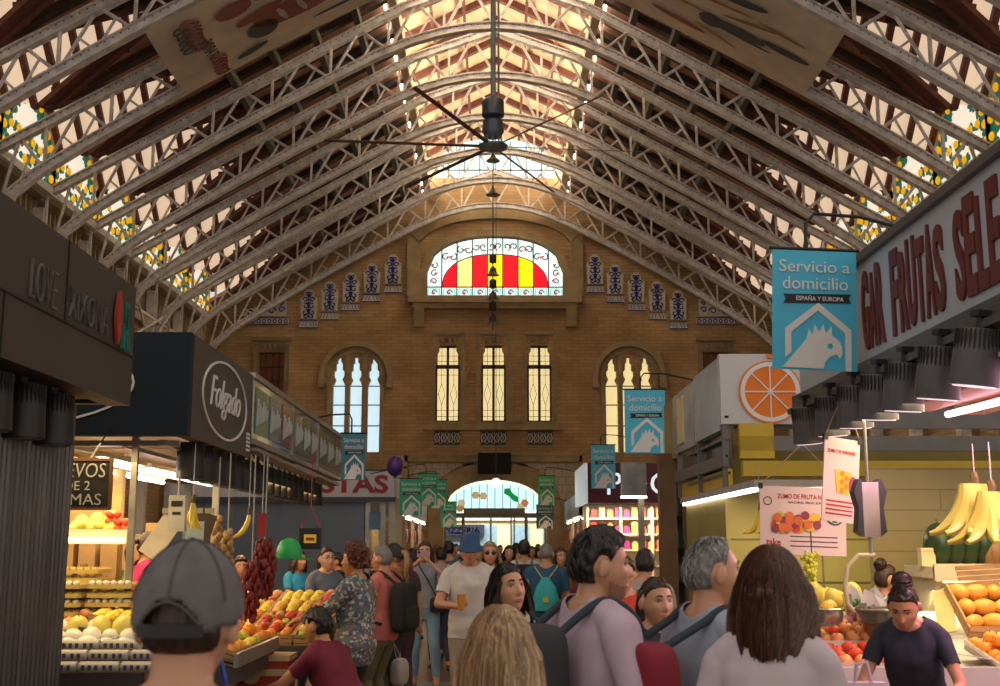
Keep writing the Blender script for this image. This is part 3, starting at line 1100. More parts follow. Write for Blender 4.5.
# ceiling banners slung between near trusses
M_cloth = mat('banner_cloth', (0.66, 0.56, 0.44), .85, var=.2, scale=2)
M_clothp = mat('banner_cloth_pink', (0.42, 0.30, 0.27), .85, var=.2, scale=2)
M_pr = mat('banner_red', (0.30, 0.10, 0.075), .8); M_pg = mat('banner_grey', (0.09, 0.085, 0.09), .8); M_po = mat('banner_ochre', (0.36, 0.2, 0.05), .8)
for s in (-1, 1):
    k0, k1 = TR[6], TR[7]
    t = thing('painted_banner', 'painted cloth banner with ' + ('red script and a red oval' if s < 0 else 'dark leaf shapes') + ' slung under the %s roof slope' % ('left' if s < 0 else 'right'), 'banner', (0, 0, 0))
    def bz(x): return ipl(LOW, x) - .16
    def bp(x, y, d=0): return Vector((s * x, y, bz(x) - d))
    xs = [2.35, 3.2, 4.2, 5.2, 6.1, 6.85]
    mb = MB()
    for i in range(5):
        for j in range(4):
            ya, yb = k0 + (k1 - k0) * j / 4, k0 + (k1 - k0) * (j + 1) / 4
            sg = [.0, .05, .07, .05, 0]
            q = [bp(xs[i], ya, sg[j]), bp(xs[i + 1], ya, sg[j]), bp(xs[i + 1], yb, sg[j + 1]), bp(xs[i], yb, sg[j + 1])]
            mb.rings([q, [p + Vector((0, 0, .01)) for p in q]])
    mb.build('cloth', M_cloth if s < 0 else M_cloth, t)
    W = k0 - k1
    def blob(mb, u, v, ru, rv, rot=0, n=18):
        pts = []
        for q in range(n):
            a = 2 * PI * q / n
            du, dv = ru * math.cos(a), rv * math.sin(a)
            x = u + du * math.cos(rot) - dv * math.sin(rot); y = v + du * math.sin(rot) + dv * math.cos(rot)
            pts.append(bp(x, y, .105))
        mb.face([mb.pt(p) for p in pts])
    def scrib(mb, u, v, ru, rv, n, r=.03):
        pts = []
        for q in range(n * 8):
            a = q * 2 * PI / 8
            pts.append(bp(u + ru * math.sin(a) + .04 * math.sin(q * 1.7), v + rv * (q / (n * 8) - .5) * 2 + rv * .25 * math.cos(a), .11))
        mb.tube(pts, r, 4)
    yc = (k0 + k1) / 2
    if s < 0:
        mb = MB(); blob(mb, 4.1, yc + .1, 1.0, .42); blob(mb, 5.3, yc - .9, .35, .3); blob(mb, 4.9, yc - .3, .5, .18, .2)
        scrib(mb, 6.1, yc - .7, .16, .62, 7, .025); scrib(mb, 5.95, yc + .9, .14, .45, 6, .025)
        blob(mb, 3.0, yc - .2, .12, .8, .3); blob(mb, 2.7, yc + .3, .1, .6, -.2)
        mb.build('red_painting', M_pr, t)
        mb = MB(); blob(mb, 4.95, yc + .35, .3, .35, .3); blob(mb, 4.4, yc - .9, .5, .16); blob(mb, 3.6, yc - 1.1, .5, .12); blob(mb, 5.3, yc + 1.0, .35, .12, .2); blob(mb, 3.4, yc + .9, .6, .06)
        scrib(mb, 6.3, yc - .65, .12, .55, 6, .018)
        mb.build('grey_painting', M_pg, t)
        mb = MB()
        for (u, v) in ((4.1, yc + .1), (4.5, yc + .1), (3.7, yc + .1)):
            blob(mb, u, v, .06, .3, .2)
        ob = mb.build('pale_painting', mat('banner_pale', (0.5, 0.42, 0.36), .8), t); ob.location.z = -.02
        mb = MB()
        add_text(mb, 'TARDE', Vector((-6.1, yc + .4, bz(6.1) - .13)), Vector((-.0, -1, 0)), Vector((.86, 0, .5)), .75, .28, (0, 0, -.005), .02)
        mb.build('lettering', M_pg, t)
    else:
        mb = MB(); blob(mb, 5.1, yc + .25, .62, .2, -.05); blob(mb, 4.6, yc + .3, .25, .26); blob(mb, 6.1, yc + .1, .5, .13); blob(mb, 5.0, yc - .95, .5, .14, -.2); blob(mb, 4.3, yc - 1.1, .5, .08, .1); blob(mb, 5.4, yc + .42, .5, .05)
        mb.build('dark_painting', M_pg, t)
        mb = MB(); blob(mb, 3.9, yc - .9, .6, .12, .1); blob(mb, 4.0, yc + .9, .6, .1, .1); blob(mb, 2.9, yc + .8, .25, .03, .4)
        mb.build('red_painting', M_pr, t)
        mb = MB(); blob(mb, 5.3, yc - .3, .6, .06, -.3); blob(mb, 4.6, yc - .5, .7, .05, -.1); blob(mb, 5.9, yc - .5, .5, .05, .1); blob(mb, 4.8, yc + .8, .5, .05, .3); blob(mb, 3.7, yc + .1, .8, .05)
        mb.build('ochre_painting', M_po, t)

# big ceiling fan on a long rod
hub = P(493, 148, 20)
f = thing('ceiling_fan', 'large ceiling fan with long rusty blades hanging on a rod from the ridge', 'fan', (hub.x, 20, 0))
M_grey = mat('fan_grey', (0.10, 0.12, 0.15), .4, .5)
mb = MB(); mb.tube([(0, 0, hub.z + .9), (0, 0, 16.0)], .05, 10); mb.tube([(.1, 0, hub.z + .9), (.1, 0, 16.0)], .02, 6); mb.build('rod', mat('rod_grey', (0.25, 0.28, 0.27), .4, .6), f)
mb = MB(); mb.lathe([(.10, hub.z + .55), (.2, hub.z + .6), (.2, hub.z + .88), (.12, hub.z + .95)], n=16); mb.lathe([(.14, hub.z + .2), (.2, hub.z + .3), (.18, hub.z + .5), (.08, hub.z + .56)], n=16); mb.build('motor', M_grey, f, True)
mb = MB(); mb.lathe([(.26, hub.z), (.27, hub.z + .04), (.2, hub.z + .06)], n=20)
for q in range(8):
    a = q * PI / 4
    mb.tube([(.15 * math.cos(a), .15 * math.sin(a), hub.z + .04), (.15 * math.cos(a), .15 * math.sin(a), hub.z + .3)], .015, 5)
mb.build('hub_cage', M_grey, f)
M_rust = mat('fan_blade_rust', (0.16, 0.065, 0.045), .5, var=.4)
for q in range(6):
    a = q * PI / 3 + .1
    mb = MB()
    dv = Vector((math.cos(a), math.sin(a), 0)); pv = Vector((-math.sin(a), math.cos(a), 0))
    c0 = Vector((0, 0, hub.z + .02))
    prof = [(-.038, .0), (-.014, .014), (.038, .02), (.038, .008), (-.014, -.0)]
    rr = []
    for rad in (.25, 1.2, 2.2, 3.0):
        rr.append([c0 + dv * rad + pv * (u * 1) + Z3 * (v + .1 * u) for u, v in prof])
    mb.rings(rr); mb.build('blade', M_rust, f)
# hanging cable with bells / bell-shaped lamps
hc = P(493, 190, 34)
t = thing('hanging_bells', 'thin cable with a column of dark bell-shaped lamps in front of the stained window', 'lamp', (hc.x, 34, 0))
mb = MB(); mb.tube([(0, 0, P(493, 330, 34).z), (0, 0, 15.9)], .02, 5); mb.build('cable', M_lead, t)
for i, yy in enumerate((158, 192, 259, 271, 284, 296, 307, 319)):
    z = P(493, yy, 34).z
    mb = MB()
    if i in (0, 1): mb.lathe([(.22, z - .1), (.12, z), (.06, z + .1), (.02, z + .25)], n=14)
    elif i % 2 == 0: mb.lathe([(.09, z - .12), (.11, z - .1), (.11, z + .1), (.05, z + .15)], n=12)
    else: mb.lathe([(.2, z - .13), (.13, z - .08), (.1, z + .05), (.03, z + .15)], n=14)
    mb.build('bell', mat('bell_bronze', (0.05, 0.04, 0.03), .4, .5), t, True)
# ================================================================== STALLS
M_blk = mat('matt_black', (0.012, 0.012, 0.013), .5)
M_gsp = mat('spotlight_grey', (0.09, 0.085, 0.095), .45)
M_brownsign = mat('sign_brown', (0.060, 0.047, 0.040), .6, var=.15, scale=1)
M_navy = mat('sign_navy', (0.004, 0.012, 0.020), .85, var=.1)
M_greysign = mat('sign_grey', (0.075, 0.068, 0.064), .55, var=.12, scale=1)
M_letter = mat('letter_white', (0.75, 0.74, 0.72), .5, var=.05)
M_lred = mat('letter_red', (0.35, 0.02, 0.02), .5)
M_metal = mat('brushed_metal', (0.35, 0.34, 0.33), .3, .9, var=.2)
M_galv = mat('galvanised', (0.42, 0.40, 0.36), .4, .7)
M_shut = mat('shutter_metal', (0.13, 0.125, 0.12), .35, .75, var=.5, scale=3, stretch=(1, 6, .25), bump=.2)
M_shelf = mat('shelf_cream', (0.70, 0.62, 0.42), .5, var=.1)
M_tube = mat('fluorescent', (1, 1, 1), .3, emit=9, ecol=(1.0, 0.86, 0.92))
M_tubew = mat('fluorescent_warm', (1, 1, 1), .3, emit=7, ecol=(1.0, 0.85, 0.55))
M_yellow = mat('yellow_panel', (0.36, 0.28, 0.08), .6, var=.2, scale=2)
M_yellow2 = mat('yellow_trim', (0.62, 0.42, 0.03), .5, var=.1)
M_pinksheet = mat('pink_sheet', (0.75, 0.42, 0.50), .5, var=.15)
M_creams = mat('cream_sheet', (0.75, 0.62, 0.35), .6, var=.1)
M_sgw = mat('sign_white', (0.60, 0.58, 0.60), .45, var=.08, scale=1)
M_sgb = mat('sign_pale_blue', (0.42, 0.46, 0.52), .35, var=.12, scale=1)
M_maroon = mat('sign_maroon', (0.13, 0.008, 0.035), .5)
M_counter = mat('counter_white', (0.62, 0.58, 0.50), .35, var=.08)
M_cardb = mat('cardboard', (0.45, 0.28, 0.12), .8, var=.2)
M_wick = mat('wicker', (0.40, 0.22, 0.07), .7, var=.4, scale=30, bump=.4)
M_woodb = mat('box_wood', (0.50, 0.30, 0.12), .7, var=.35, stretch=(1, 8, 8))
M_plastic = mat('black_crate', (0.02, 0.02, 0.022), .5)

LIGHTS = []
def point(x, y, z, e, c, r=.15, nm='lamp'):
    l = bpy.data.lights.new(nm, 'POINT'); l.energy = e; l.color = c; l.shadow_soft_size = r
    o = bpy.data.objects.new(nm, l); COL.objects.link(o); o.location = (x, y, z); return o
def area(x, y, z, e, c, sx, sy, rx=0, ry=0, rz=0, nm='tube_light'):
    l = bpy.data.lights.new(nm, 'AREA'); l.energy = e; l.color = c; l.shape = 'RECTANGLE'; l.size = sx; l.size_y = sy
    o = bpy.data.objects.new(nm, l); COL.objects.link(o); o.location = (x, y, z); o.rotation_euler = (rx, ry, rz); return o

def part(name, m, parent, fn, smooth=False):
    mb = MB(); fn(mb); return mb.build(name, m, parent, smooth)
def ab(parent):  # parents created at origin
    return parent

# ---------- left stall 1: brown fascia, shutter
st = thing('market_stall', 'closed stall with dark brown fascia reading LOVE XIXONA and ribbed metal shutter at left', 'market stall', (-2.8, 5, 0))
st.location = (0, 0, 0)
part('fascia', M_brownsign, st, lambda m: (m.bb(-2.34, -2.20, 2.6, 6.98, 2.78, 3.2), m.bb(-2.34, -2.20, 2.6, 6.98, 2.475, 2.77), m.bb(-5, -2.3, 6.88, 6.96, 2.48, 3.2)))
def f(m):
    for y in (4.3, 5.84):
        m.bb(-2.2, -2.193, y - .006, y + .006, 2.77, 3.2)
    m.bb(-2.2, -2.193, 2.6, 6.98, 2.768, 2.778)
    m.bb(-2.2, -2.193, 5.1, 5.11, 2.475, 2.77)
part('panel_seam', M_blk, st, f)
part('lettering', mat('letter_silver', (0.30, 0.28, 0.27), .35, .6, var=.6), st, lambda m: (
    add_text(m, 'LOVE', (-2.195, 5.36, 2.80), Y3, Z3, .33, .19, (.012, 0, 0), -.024),
    add_text(m, 'XIXONA', (-2.195, 5.87, 2.81), Y3, Z3, .60, .16, (.012, 0, 0), -.024)))
def f(m):
    m.prism([(6.62 + .05 * math.sin(PI * k / 10) * (1 if k <= 10 else 1), 2.785 + .32 * k / 10) for k in range(11)] + [(6.62 - .05 * math.sin(PI * k / 10), 2.785 + .32 * k / 10) for k in range(9, 0, -1)], (-2.19, 0, 0), Y3, Z3, (.02, 0, 0))
part('red_emblem', mat('emblem_red', (0.42, 0.04, 0.03), .5), st, f)
def f(m):
    for a in ((6.70, 6.78), (6.79, 6.71), (6.73, 6.76), (6.82, 6.74)):
        m.bar((-2.18, a[0], 2.78), (-2.18, a[1], 3.06), .016, .02, up=(1, 0, 0))
part('teal_emblem', mat('emblem_teal', (0.01, 0.22, 0.18), .5), st, f)
def f(m):
    m.bb(-2.5, -2.42, 2.6, 6.68, 0, 2.44)
    for k in range(68):
        y = 2.62 + k * .06
        m.tube([(-2.42, y, 0), (-2.42, y, 2.44)], .022, 6)
part('shutter', M_shut, st, f)
part('roof_box', M_blk, st, lambda m: m.bb(-5, -2.36, 2.6, 6.86, 2.50, 3.1))
part('end_wall', M_brownsign, st, lambda m: m.bb(-5, -2.45, 6.6, 6.7, 0, 2.5))

def spot_proto(nm, lab, grp, m, r=.1, h=.24, lens=None):
    t = thing(nm, lab, 'spotlight', (0, 0, 0), 0, grp)
    part('housing', m, t, lambda b: b.lathe([(r * .75, 0), (r * .8, -.02), (r * .95, -h * .4), (r, -h)], n=16), True)
    part('bracket', M_blk, t, lambda b: (b.tube([(0, 0, 0), (0, 0, .08)], .018, 6), b.bb(-.03, .03, -.05, .05, .06, .09)))
    def fins(b):
        for q in range(30):
            a = q * 2 * PI / 30
            b.box((r * .9 * math.cos(a), r * .9 * math.sin(a), -h * .2), (.007, .007, h * .36))
    part('cooling_fin', M_blk, t, fins)
    part('lens', lens or mat('lens_glow', (.9, .8, .8), .3, emit=.8, ecol=(1, .75, .8)), t, lambda b: b.lathe([(r * .85, -h - .002), (r * .85, -h - .006)], n=16))
    return t
# row under the left glass fascias + under the love fascia
sp = spot_proto('track_spotlight', 'matt black track spotlight in the dense row hanging under the left stall fascias', 'black spotlights under the left fascias', M_blk, .11, .27, lens=mat('lens_off', (.05, .05, .05), .3))
ys = [8.9 + .36 * k for k in range(18)]
sp.location = (-2.32, ys[0], 2.42)
for y in ys[1:]:
    dup(sp, loc=(-2.32, y, 2.42))
for i, y in enumerate((5.35, 5.75, 6.15)):
    o = dup(sp, loc=(-2.34, y, 2.44)); o['label'] = 'black box-like spotlight under the dark brown fascia at far left'; o['group'] = 'spotlights under the brown fascia'

# ---------- left stall 2 : Folgado (egg stall)
st2 = thing('market_stall', 'egg stall with navy end panel and grey fascia reading Folgado in an oval', 'market stall')
FY0, FY1 = 8.3, 10.45
part('end_fascia', M_navy, st2, lambda m: m.bb(-5.2, -2.2, FY0, FY0 + .1, 2.42, 3.17))
part('side_fascia', M_greysign, st2, lambda m: m.bb(-2.3, -2.2, FY0 + .1, FY1, 2.42, 3.17))
def oval(m, o, ux, d, cx, cz, rx=.78):
    ro = ring2d(cx, cz, rx, .315, 40); ri = ring2d(cx, cz, rx - .015, .298, 40)
    m.prism(ro, o, ux, Z3, d, [ri])
    add_text(m, 'Folgado', Vector(o) + ux * (cx - .52) + Z3 * (cz - .16), ux, Z3, 1.04, .32, d, -.012, .32)
part('oval_logo', M_letter, st2, lambda m: oval(m, (-2.2, 0, 0), Y3, Vector((.012, 0, 0)), 9.45, 2.80))
part('end_oval_logo', M_letter, st2, lambda m: oval(m, (0, FY0, 0), X3, Vector((0, -.012, 0)), -3.52, 2.80, .93))
def f(m):
    for q in range(5): m.bb(-2.2, -2.19, 10.28, 10.40, 2.47 + q * .035, 2.49 + q * .035)
part('small_print', M_letter, st2, f)
part('canopy_soffit', mat('canopy_cream', (0.5, 0.38, 0.18), .5), st2, lambda m: m.bb(-5.2, -2.3, FY0 + .1, FY1, 2.55, 2.62))
def f(m):
    m.bar((-5.1, 8.5, 2.38), (-2.3, 8.5, 2.38), .05, .04); m.bar((-2.4, 8.4, 2.38), (-2.4, 13, 2.30), .05, .04)
    for x in (-3.55, -2.62): m.bar((x, 8.5, 1.2), (x, 8.5, 2.5), .045, .045, up=(0, 1, 0))
    for x in (-4.3, -3.7, -3.1, -2.7): m.bar((x, 8.5, 2.36), (x, 12.0, 2.36), .03, .03)
    m.bar((-2.45, 10.3, 0), (-2.45, 10.3, 2.5), .05, .05, up=(0, 1, 0))
part('canopy_frame', M_galv, st2, f)
for (x, y0, y1, z) in ((-3.0, 8.8, 12.5, 2.28), (-3.6, 8.7, 12.8, 2.32), (-4.2, 8.7, 12.8, 2.25)):
    for k in range(3):
        a = y0 + (y1 - y0) * k / 3 + .05; b = y0 + (y1 - y0) * (k + 1) / 3 - .1
        part('fluorescent_tube', M_tube, st2, lambda m: m.tube([(x, a, z), (x, b, z)], .022, 8))
        part('tube_fitting', M_shelf, st2, lambda m: m.bb(x - .04, x + .04, a, b, z + .03, z + .07))
part('back_wall', mat('stall_back_yellow', (0.55, 0.40, 0.12), .6, var=.3), st2, lambda m: m.bb(-5.2, -3.5, 11.0, 11.1, 0, 2.5))
part('side_wall', mat('stall_back_yellow', (0.5, 0.4, 0.12)), st2, lambda m: m.bb(-5.2, -5.1, 7.6, 11.0, 0, 2.5))
part('counter', mat('counter_dark', (0.07, 0.06, 0.055), .5), st2, lambda m: (m.bb(-4.2, -2.25, 7.55, 8.7, 0, .80), m.bb(-4.25, -2.2, 7.5, 7.56, .72, .86)))
# upper display shelf with pears and tomatoes
def f(m):
    m.bb(-3.62, -3.05, 9.9, 10.35, 1.70, 1.74)
    m.bb(-3.64, -3.03, 9.87, 9.9, 1.66, 1.78)
    for x in (-3.6, -3.07): m.bb(x - .02, x + .02, 9.9, 9.94, .8, 1.7)
    m.bb(-3.62, -3.05, 9.9, 10.35, 1.10, 1.14)
part('display_shelf', M_shelf, st2, f)
part('shelf_lamp_strip', M_tubew, st2, lambda m: m.bb(-3.6, -3.1, 9.855, 9.87, 1.68, 1.70))
def f(m):
    for k in range(6):
        m.bb(-4.2 + k * .2, -4.05 + k * .2, 10.8, 10.95, 1.3, 1.3 + .35 + .1 * (k % 3))
part('stacked_goods', M_cardb, st2, f)
area(-3.4, 9.6, 2.24, 48, (1, .68, .28), 1.6, 2.6)
area(-3.1, 7.95, 2.35, 16, (1, .70, .32), 1.4, .5)

# chalkboard
cb = thing('chalkboard', 'chalkboard lettered HUEVOS DE 2 YEMAS hanging under the navy panel', 'sign', (0, 0, 0))
c0 = P(67, 507, 7.9); c1 = P(113, 458, 7.9)
part('frame', mat('frame_brown', (0.16, 0.07, 0.025), .5), cb, lambda m: m.prism([(-3.25, c0.z - .02), (c1.x + .0, c0.z - .02), (c1.x, c1.z), (-3.25, c1.z)], (0, 7.9, 0), X3, Z3, (0, .03, 0), [[(-3.23, c0.z), (c1.x - .02, c0.z), (c1.x - .02, c1.z - .02), (-3.23, c1.z - .02)]]))
part('board', mat('chalkboard', (0.025, 0.022, 0.018), .7), cb, lambda m: m.bb(-3.24, c1.x - .01, 7.91, 7.92, c0.z - .01, c1.z - .01))
def f(m):
    add_text(m, 'HUEVOS', (-3.05, 7.9, c1.z - .13), X3, Z3, .42, .095, (0, -.004, 0), -.008, .1)
    add_text(m, 'DE 2', (-2.90, 7.9, c1.z - .215), X3, Z3, .17, .06, (0, -.004, 0), -.005)
    add_text(m, 'YEMAS', (-2.99, 7.9, c1.z - .315), X3, Z3, .34, .075, (0, -.004, 0), -.005)
part('chalk_lettering', mat('chalk', (0.55, 0.53, 0.45), .9), cb, f)
part('cord', M_blk, cb, lambda m: (m.tube([(-3.1, 7.91, c1.z - .02), (-3.1, 8.35, 2.5)], .006, 5), m.tube([(-2.75, 7.91, c1.z - .02), (-2.75, 8.35, 2.5)], .006, 5)))

# ---------- left glass fascias beyond
segs = [(10.5, 12.6), (12.65, 14.4), (14.45, 16.7)]
tints = [(0.20, 0.32, 0.25), (0.22, 0.34, 0.36), (0.30, 0.20, 0.20)]
for i, (a, b) in enumerate(segs):
    t = thing('market_stall', 'stall with glossy glass fascia of posters, %s beyond the grey oval sign' % ordinal(i + 1), 'market stall')
    part('fascia_box', mat('glass_fascia', (0.25, 0.27, 0.26), .12, .3, var=.5, scale=3, stretch=(1, 3, 1), coat=.5), t, lambda m: m.bb(-2.32, -2.2, a, b, 2.58, 3.17))
    part('fascia_frame', M_galv, t, lambda m: (m.bb(-2.33, -2.18, a, b, 3.15, 3.2), m.bb(-2.33, -2.18, a, b, 2.55, 2.6), m.bb(-2.33, -2.18, b - .03, b, 2.55, 3.2)))
    L = b - a
    for q in range(3):
        def f(m):
            y0 = a + .12 + q * L / 3.1
            m.bb(-2.2, -2.192, y0, y0 + L / 3.6, 2.66, 3.08)
        part('poster', mat('poster_%d_%d' % (i, q), [(0.05, .22, .14), (.10, .16, .22), (.32, .05, .07), (.3, .3, .26), (.06, .2, .12), (.2, .1, .12), (.08, .2, .15), (.25, .24, .2), (.3, .06, .08)][i * 3 + q], .2, var=.7, scale=5), t, f)
        def f2(m):
            y0 = a + .12 + q * L / 3.1
            for j in range(6):
                yy = y0 + .03 + j * L / 3.6 / 6.5
                m.bar((-2.185, yy, 2.72 + .02 * j), (-2.185, yy + .04, 2.98 - .03 * (j % 3)), .03, .012, up=(1, 0, 0))
        part('poster_stripes', mat('poster_white', (0.55, 0.58, 0.55), .3), t, f2)
    part('canopy', mat('canopy_cream', (0.5, 0.38, 0.18)), t, lambda m: m.bb(-4.5, -2.3, a, b, 2.50, 2.57))
    if i < 2:
        part('canopy_edge', M_galv, t, lambda m: m.bar((-2.2, a, 2.50), (-1.98, b, 2.38), .12, .03))
    part('post', M_galv, t, lambda m: m.bb(-4.4, -4.3, b - .1, b, 0, 2.55))

# grey roll curtain + STAS sign stall facing us
t = thing('market_stall', 'closed stall with white fascia, red letters STAS and a blue grey tarpaulin', 'market stall')
zb, zt = P(360, 497, 27).z, P(360, 471, 27).z
part('fascia', M_sgw, t, lambda m: (m.bb(-7.5, -2.32, 27, 27.1, zb, zt), m.bb(-2.42, -2.32, 27.1, 30, zb, zt)))
part('fascia_edge', mat('dark_edge', (0.03, 0.04, 0.08), .4), t, lambda m: (m.bb(-7.5, -2.30, 26.98, 27.02, zb - .1, zb), m.bb(-7.5, -2.30, 26.98, 27.02, zt, zt + .04)))
part('red_lettering', M_lred, t, lambda m: add_text(m, 'STAS', (-4.02, 27, zb + .09), X3, Z3, 1.56, zt - zb - .18, (0, -.02, 0), .03))
part('tarpaulin', mat('tarpaulin_grey', (0.20, 0.25, 0.31), .6, var=.3, scale=.6, bump=.3), t, lambda m: [m.bb(-7.5 + k * .5, -7.0 + k * .5, 27.2 + .02 * (k % 2), 27.25 + .02 * (k % 2), 0, zb - .1) for k in range(9)])
part('corner_post', M_galv, t, lambda m: [m.bb(x - .07, x + .07, 27.2, 27.3, 0, zb) for x in (-2.95, -2.6, -2.38)])
part('inner_panel', mat('panel_beige', (0.45, 0.35, 0.2), .6), t, lambda m: m.bb(-2.42, -2.36, 27.3, 30, 0, zb))
part('poster_small', mat('poster_blue', (0.1, 0.25, 0.4), .4), t, lambda m: m.bb(-2.9, -2.65, 27.15, 27.18, 2.0, 2.4))

# ---------- service banners
M_bblue = mat('banner_blue', (0.07, 0.50, 0.74), .5, var=.06)
M_bgreen = mat('banner_green', (0.015, 0.42, 0.22), .5, var=.06)
def emblem(mb_o, mb_dark, m_unit, W, Hh):
    """house outline, cockatoo head, lettering; local frame x right, z up, origin top centre"""
    def q(x, y): return ((x - .5) * W, -y * Hh)
    d = (0, -.006, 0)
    o = (0, -.006, 0)
    # house
    outer = [q(.54, .44), q(.93, .66), q(.93, 1), q(.86, 1), q(.86, .69), q(.54, .505), q(.22, .69), q(.22, .86), q(.15, .9), q(.15, .66)]
    mb_o.prism(outer, o, X3, Z3, d)
    bird = [q(.12, .985), q(.30, .83), q(.40, .745), q(.43, .66), q(.47, .715), q(.50, .62), q(.55, .69), q(.60, .615), q(.63, .695), q(.70, .63), q(.70, .71), q(.78, .75), q(.82, .80), q(.82, .87), q(.79, .90), q(.76, .865), q(.68, .885), q(.62, .93), q(.60, .985)]
    eye = [q(.68 + .035 * math.cos(a), .80 + .025 * math.sin(a)) for a in [k * PI / 4 for k in range(8)]]
    mb_o.prism(bird, o, X3, Z3, d, [eye])
    add_text(mb_o, 'Servicio a', (*[q(.08, .185)[0], -.006], q(.08, .185)[1]), X3, Z3, .84 * W, .10 * Hh, d, -.0, 0)
    add_text(mb_o, 'domicilio', (q(.12, .33)[0], -.006, q(.12, .33)[1]), X3, Z3, .78 * W, .105 * Hh, d, 0, 0)
    mb_dark.prism([q(.13, .375), q(.93, .36), q(.90, .395), q(.93, .435), q(.13, .45), q(.16, .41)], o, X3, Z3, d)
def banner(px, py, Y, W, Hh, m, lab, tilt=0, arm=1, rz=0):
    c = P(px, py, Y)
    t = thing('service_banner', lab, 'banner', (c.x, Y, c.z), rz)
    part('cloth', m, t, lambda b: b.bb(-W / 2, W / 2, -.005, .005, -Hh, 0))
    a = MB(); k = MB()
    emblem(a, k, None, W, Hh)
    a.build('white_print', M_letter, t); kk = k.build('black_ribbon', M_blk, t)
    part('ribbon_lettering', M_letter, kk, lambda b: add_text(b, 'ESPAÑA Y EUROPA', (-.22 * W, -.013, -.425 * Hh), X3, Z3, .56 * W, .045 * Hh, (0, -.003, 0), .01))
    part('top_rail', M_blk, t, lambda b: b.tube([(-W / 2 - .02, 0, .01), (W / 2 + .02, 0, .01)], .012, 6))
    part('arm', M_blk, t, lambda b: b.tube([(-W * .1, 0, .01), (-W * .1, 0, .18), (0 if arm > 0 else -W * .2, 0, .25), (arm * .3, 0, .24), (arm * .9, .05, .12)], .012, 6))
    if tilt:
        t.rotation_euler = (0, tilt, rz)
    return t
banner(814, 251, 7.3, .54, .78, M_bblue, 'large sky blue home delivery banner nearest the camera, beside the FRUTAS fascia', tilt=.04)
banner(644.5, 390, 17, .60, .93, M_bblue, 'mid-sized blue home delivery banner in front of the round hooded window', arm=1)
banner(603, 445, 28, .58, 1.04, M_bblue, 'small blue home delivery banner hanging before the maroon sign')
banner(354, 434, 14.5, .30, .57, mat('banner_blue_shade', (0.05, 0.22, 0.30), .5), 'narrow dull blue home delivery banner above the STAS sign', arm=-1, rz=.0)
banner(411, 479, 26, .50, .80, M_bgreen, 'green home delivery banner, leftmost and nearest of the cluster left of the entrance', arm=-1)
banner(428, 474, 30, .50, .80, M_bgreen, 'green home delivery banner, second in the cluster left of the entrance', arm=-1)
banner(438, 480, 33, .50, .80, M_bgreen, 'green home delivery banner, third and farthest of the cluster left of the entrance', arm=-1)
banner(546.5, 476, 34, .50, .85, mat('banner_lime', (0.06, 0.45, 0.12), .5), 'bright green home delivery banner right of the entrance arch')
banner(449, 502, 38, .5, .8, M_bgreen, 'dim dark green banner low beside the left entrance post', arm=-1)
banner(545, 505, 40, .6, .8, mat('banner_dim_blue', (0.03, 0.12, 0.16), .5), 'dim blue banner under the bright green banner right of the entrance')
banner(595, 500, 36, .45, .7, mat('banner_dim_teal', (0.02, 0.14, 0.12), .5), 'dim teal banner right of the entrance near the maroon sign')

# ---------- right stall 1 : FRUTAS
r1 = thing('market_stall', 'nearest right fruit stall, pale fascia lettered GAR FRUTAS SELE in dark red', 'market stall')
part('fascia', M_sgb, r1, lambda m: m.bb(2.4, 2.5, 4.6, 9.06, 2.80, 3.47))
part('fascia_rail', mat('rail_grey', (0.14, 0.13, 0.13), .4, .5), r1, lambda m: (m.bb(2.36, 2.52, 4.6, 9.1, 3.47, 3.52), m.bb(2.34, 2.52, 4.6, 9.1, 2.70, 2.80), m.bb(2.30, 2.6, 4.6, 9.1, 2.66, 2.70)))
def west(word, yfar, ynear):
    def f(m):
        n = len(word)
        for i, ch in enumerate(word):
            if ch == ' ': continue
            ya = yfar + (ynear - yfar) * (i + .04) / n; yb = yfar + (ynear - yfar) * (i + .95) / n
            add_text(m, ch, (2.4, ya, 2.88), -Y3, Z3, ya - yb, .52 - .04 * (i % 2), (-.015, 0, 0), .03)
            yc = (ya + yb) / 2
    return f
part('western_lettering', mat('letter_oxblood', (0.13, 0.018, 0.016), .5), r1, west('GAR FRUTAS SELE', 7.42, 5.32))
part('ceiling_panel', M_sgb, r1, lambda m: m.bb(2.5, 6, 4.6, 9.06, 2.74, 2.80))
sp2 = spot_proto('canopy_spotlight', 'x', 'spotlights under the pale FRUTAS fascia', M_gsp, .115, .27)
sps = [(808, 408), (833, 400), (857, 388), (882, 378), (908, 368), (945, 362), (985, 350)]
for i, (px, py) in enumerate(sps):
    p = PX(px, py, 2.32)
    o = sp2 if i == 0 else dup(sp2)
    o.location = (2.30 + .0 * i, p.y, 2.66)
    o.rotation_euler = (R(8), R(-6 + 2 * i), 0)
    o['label'] = 'dark grey cylindrical spotlight with purple lens under the pale fascia, %s from the far end' % ordinal(i + 1)
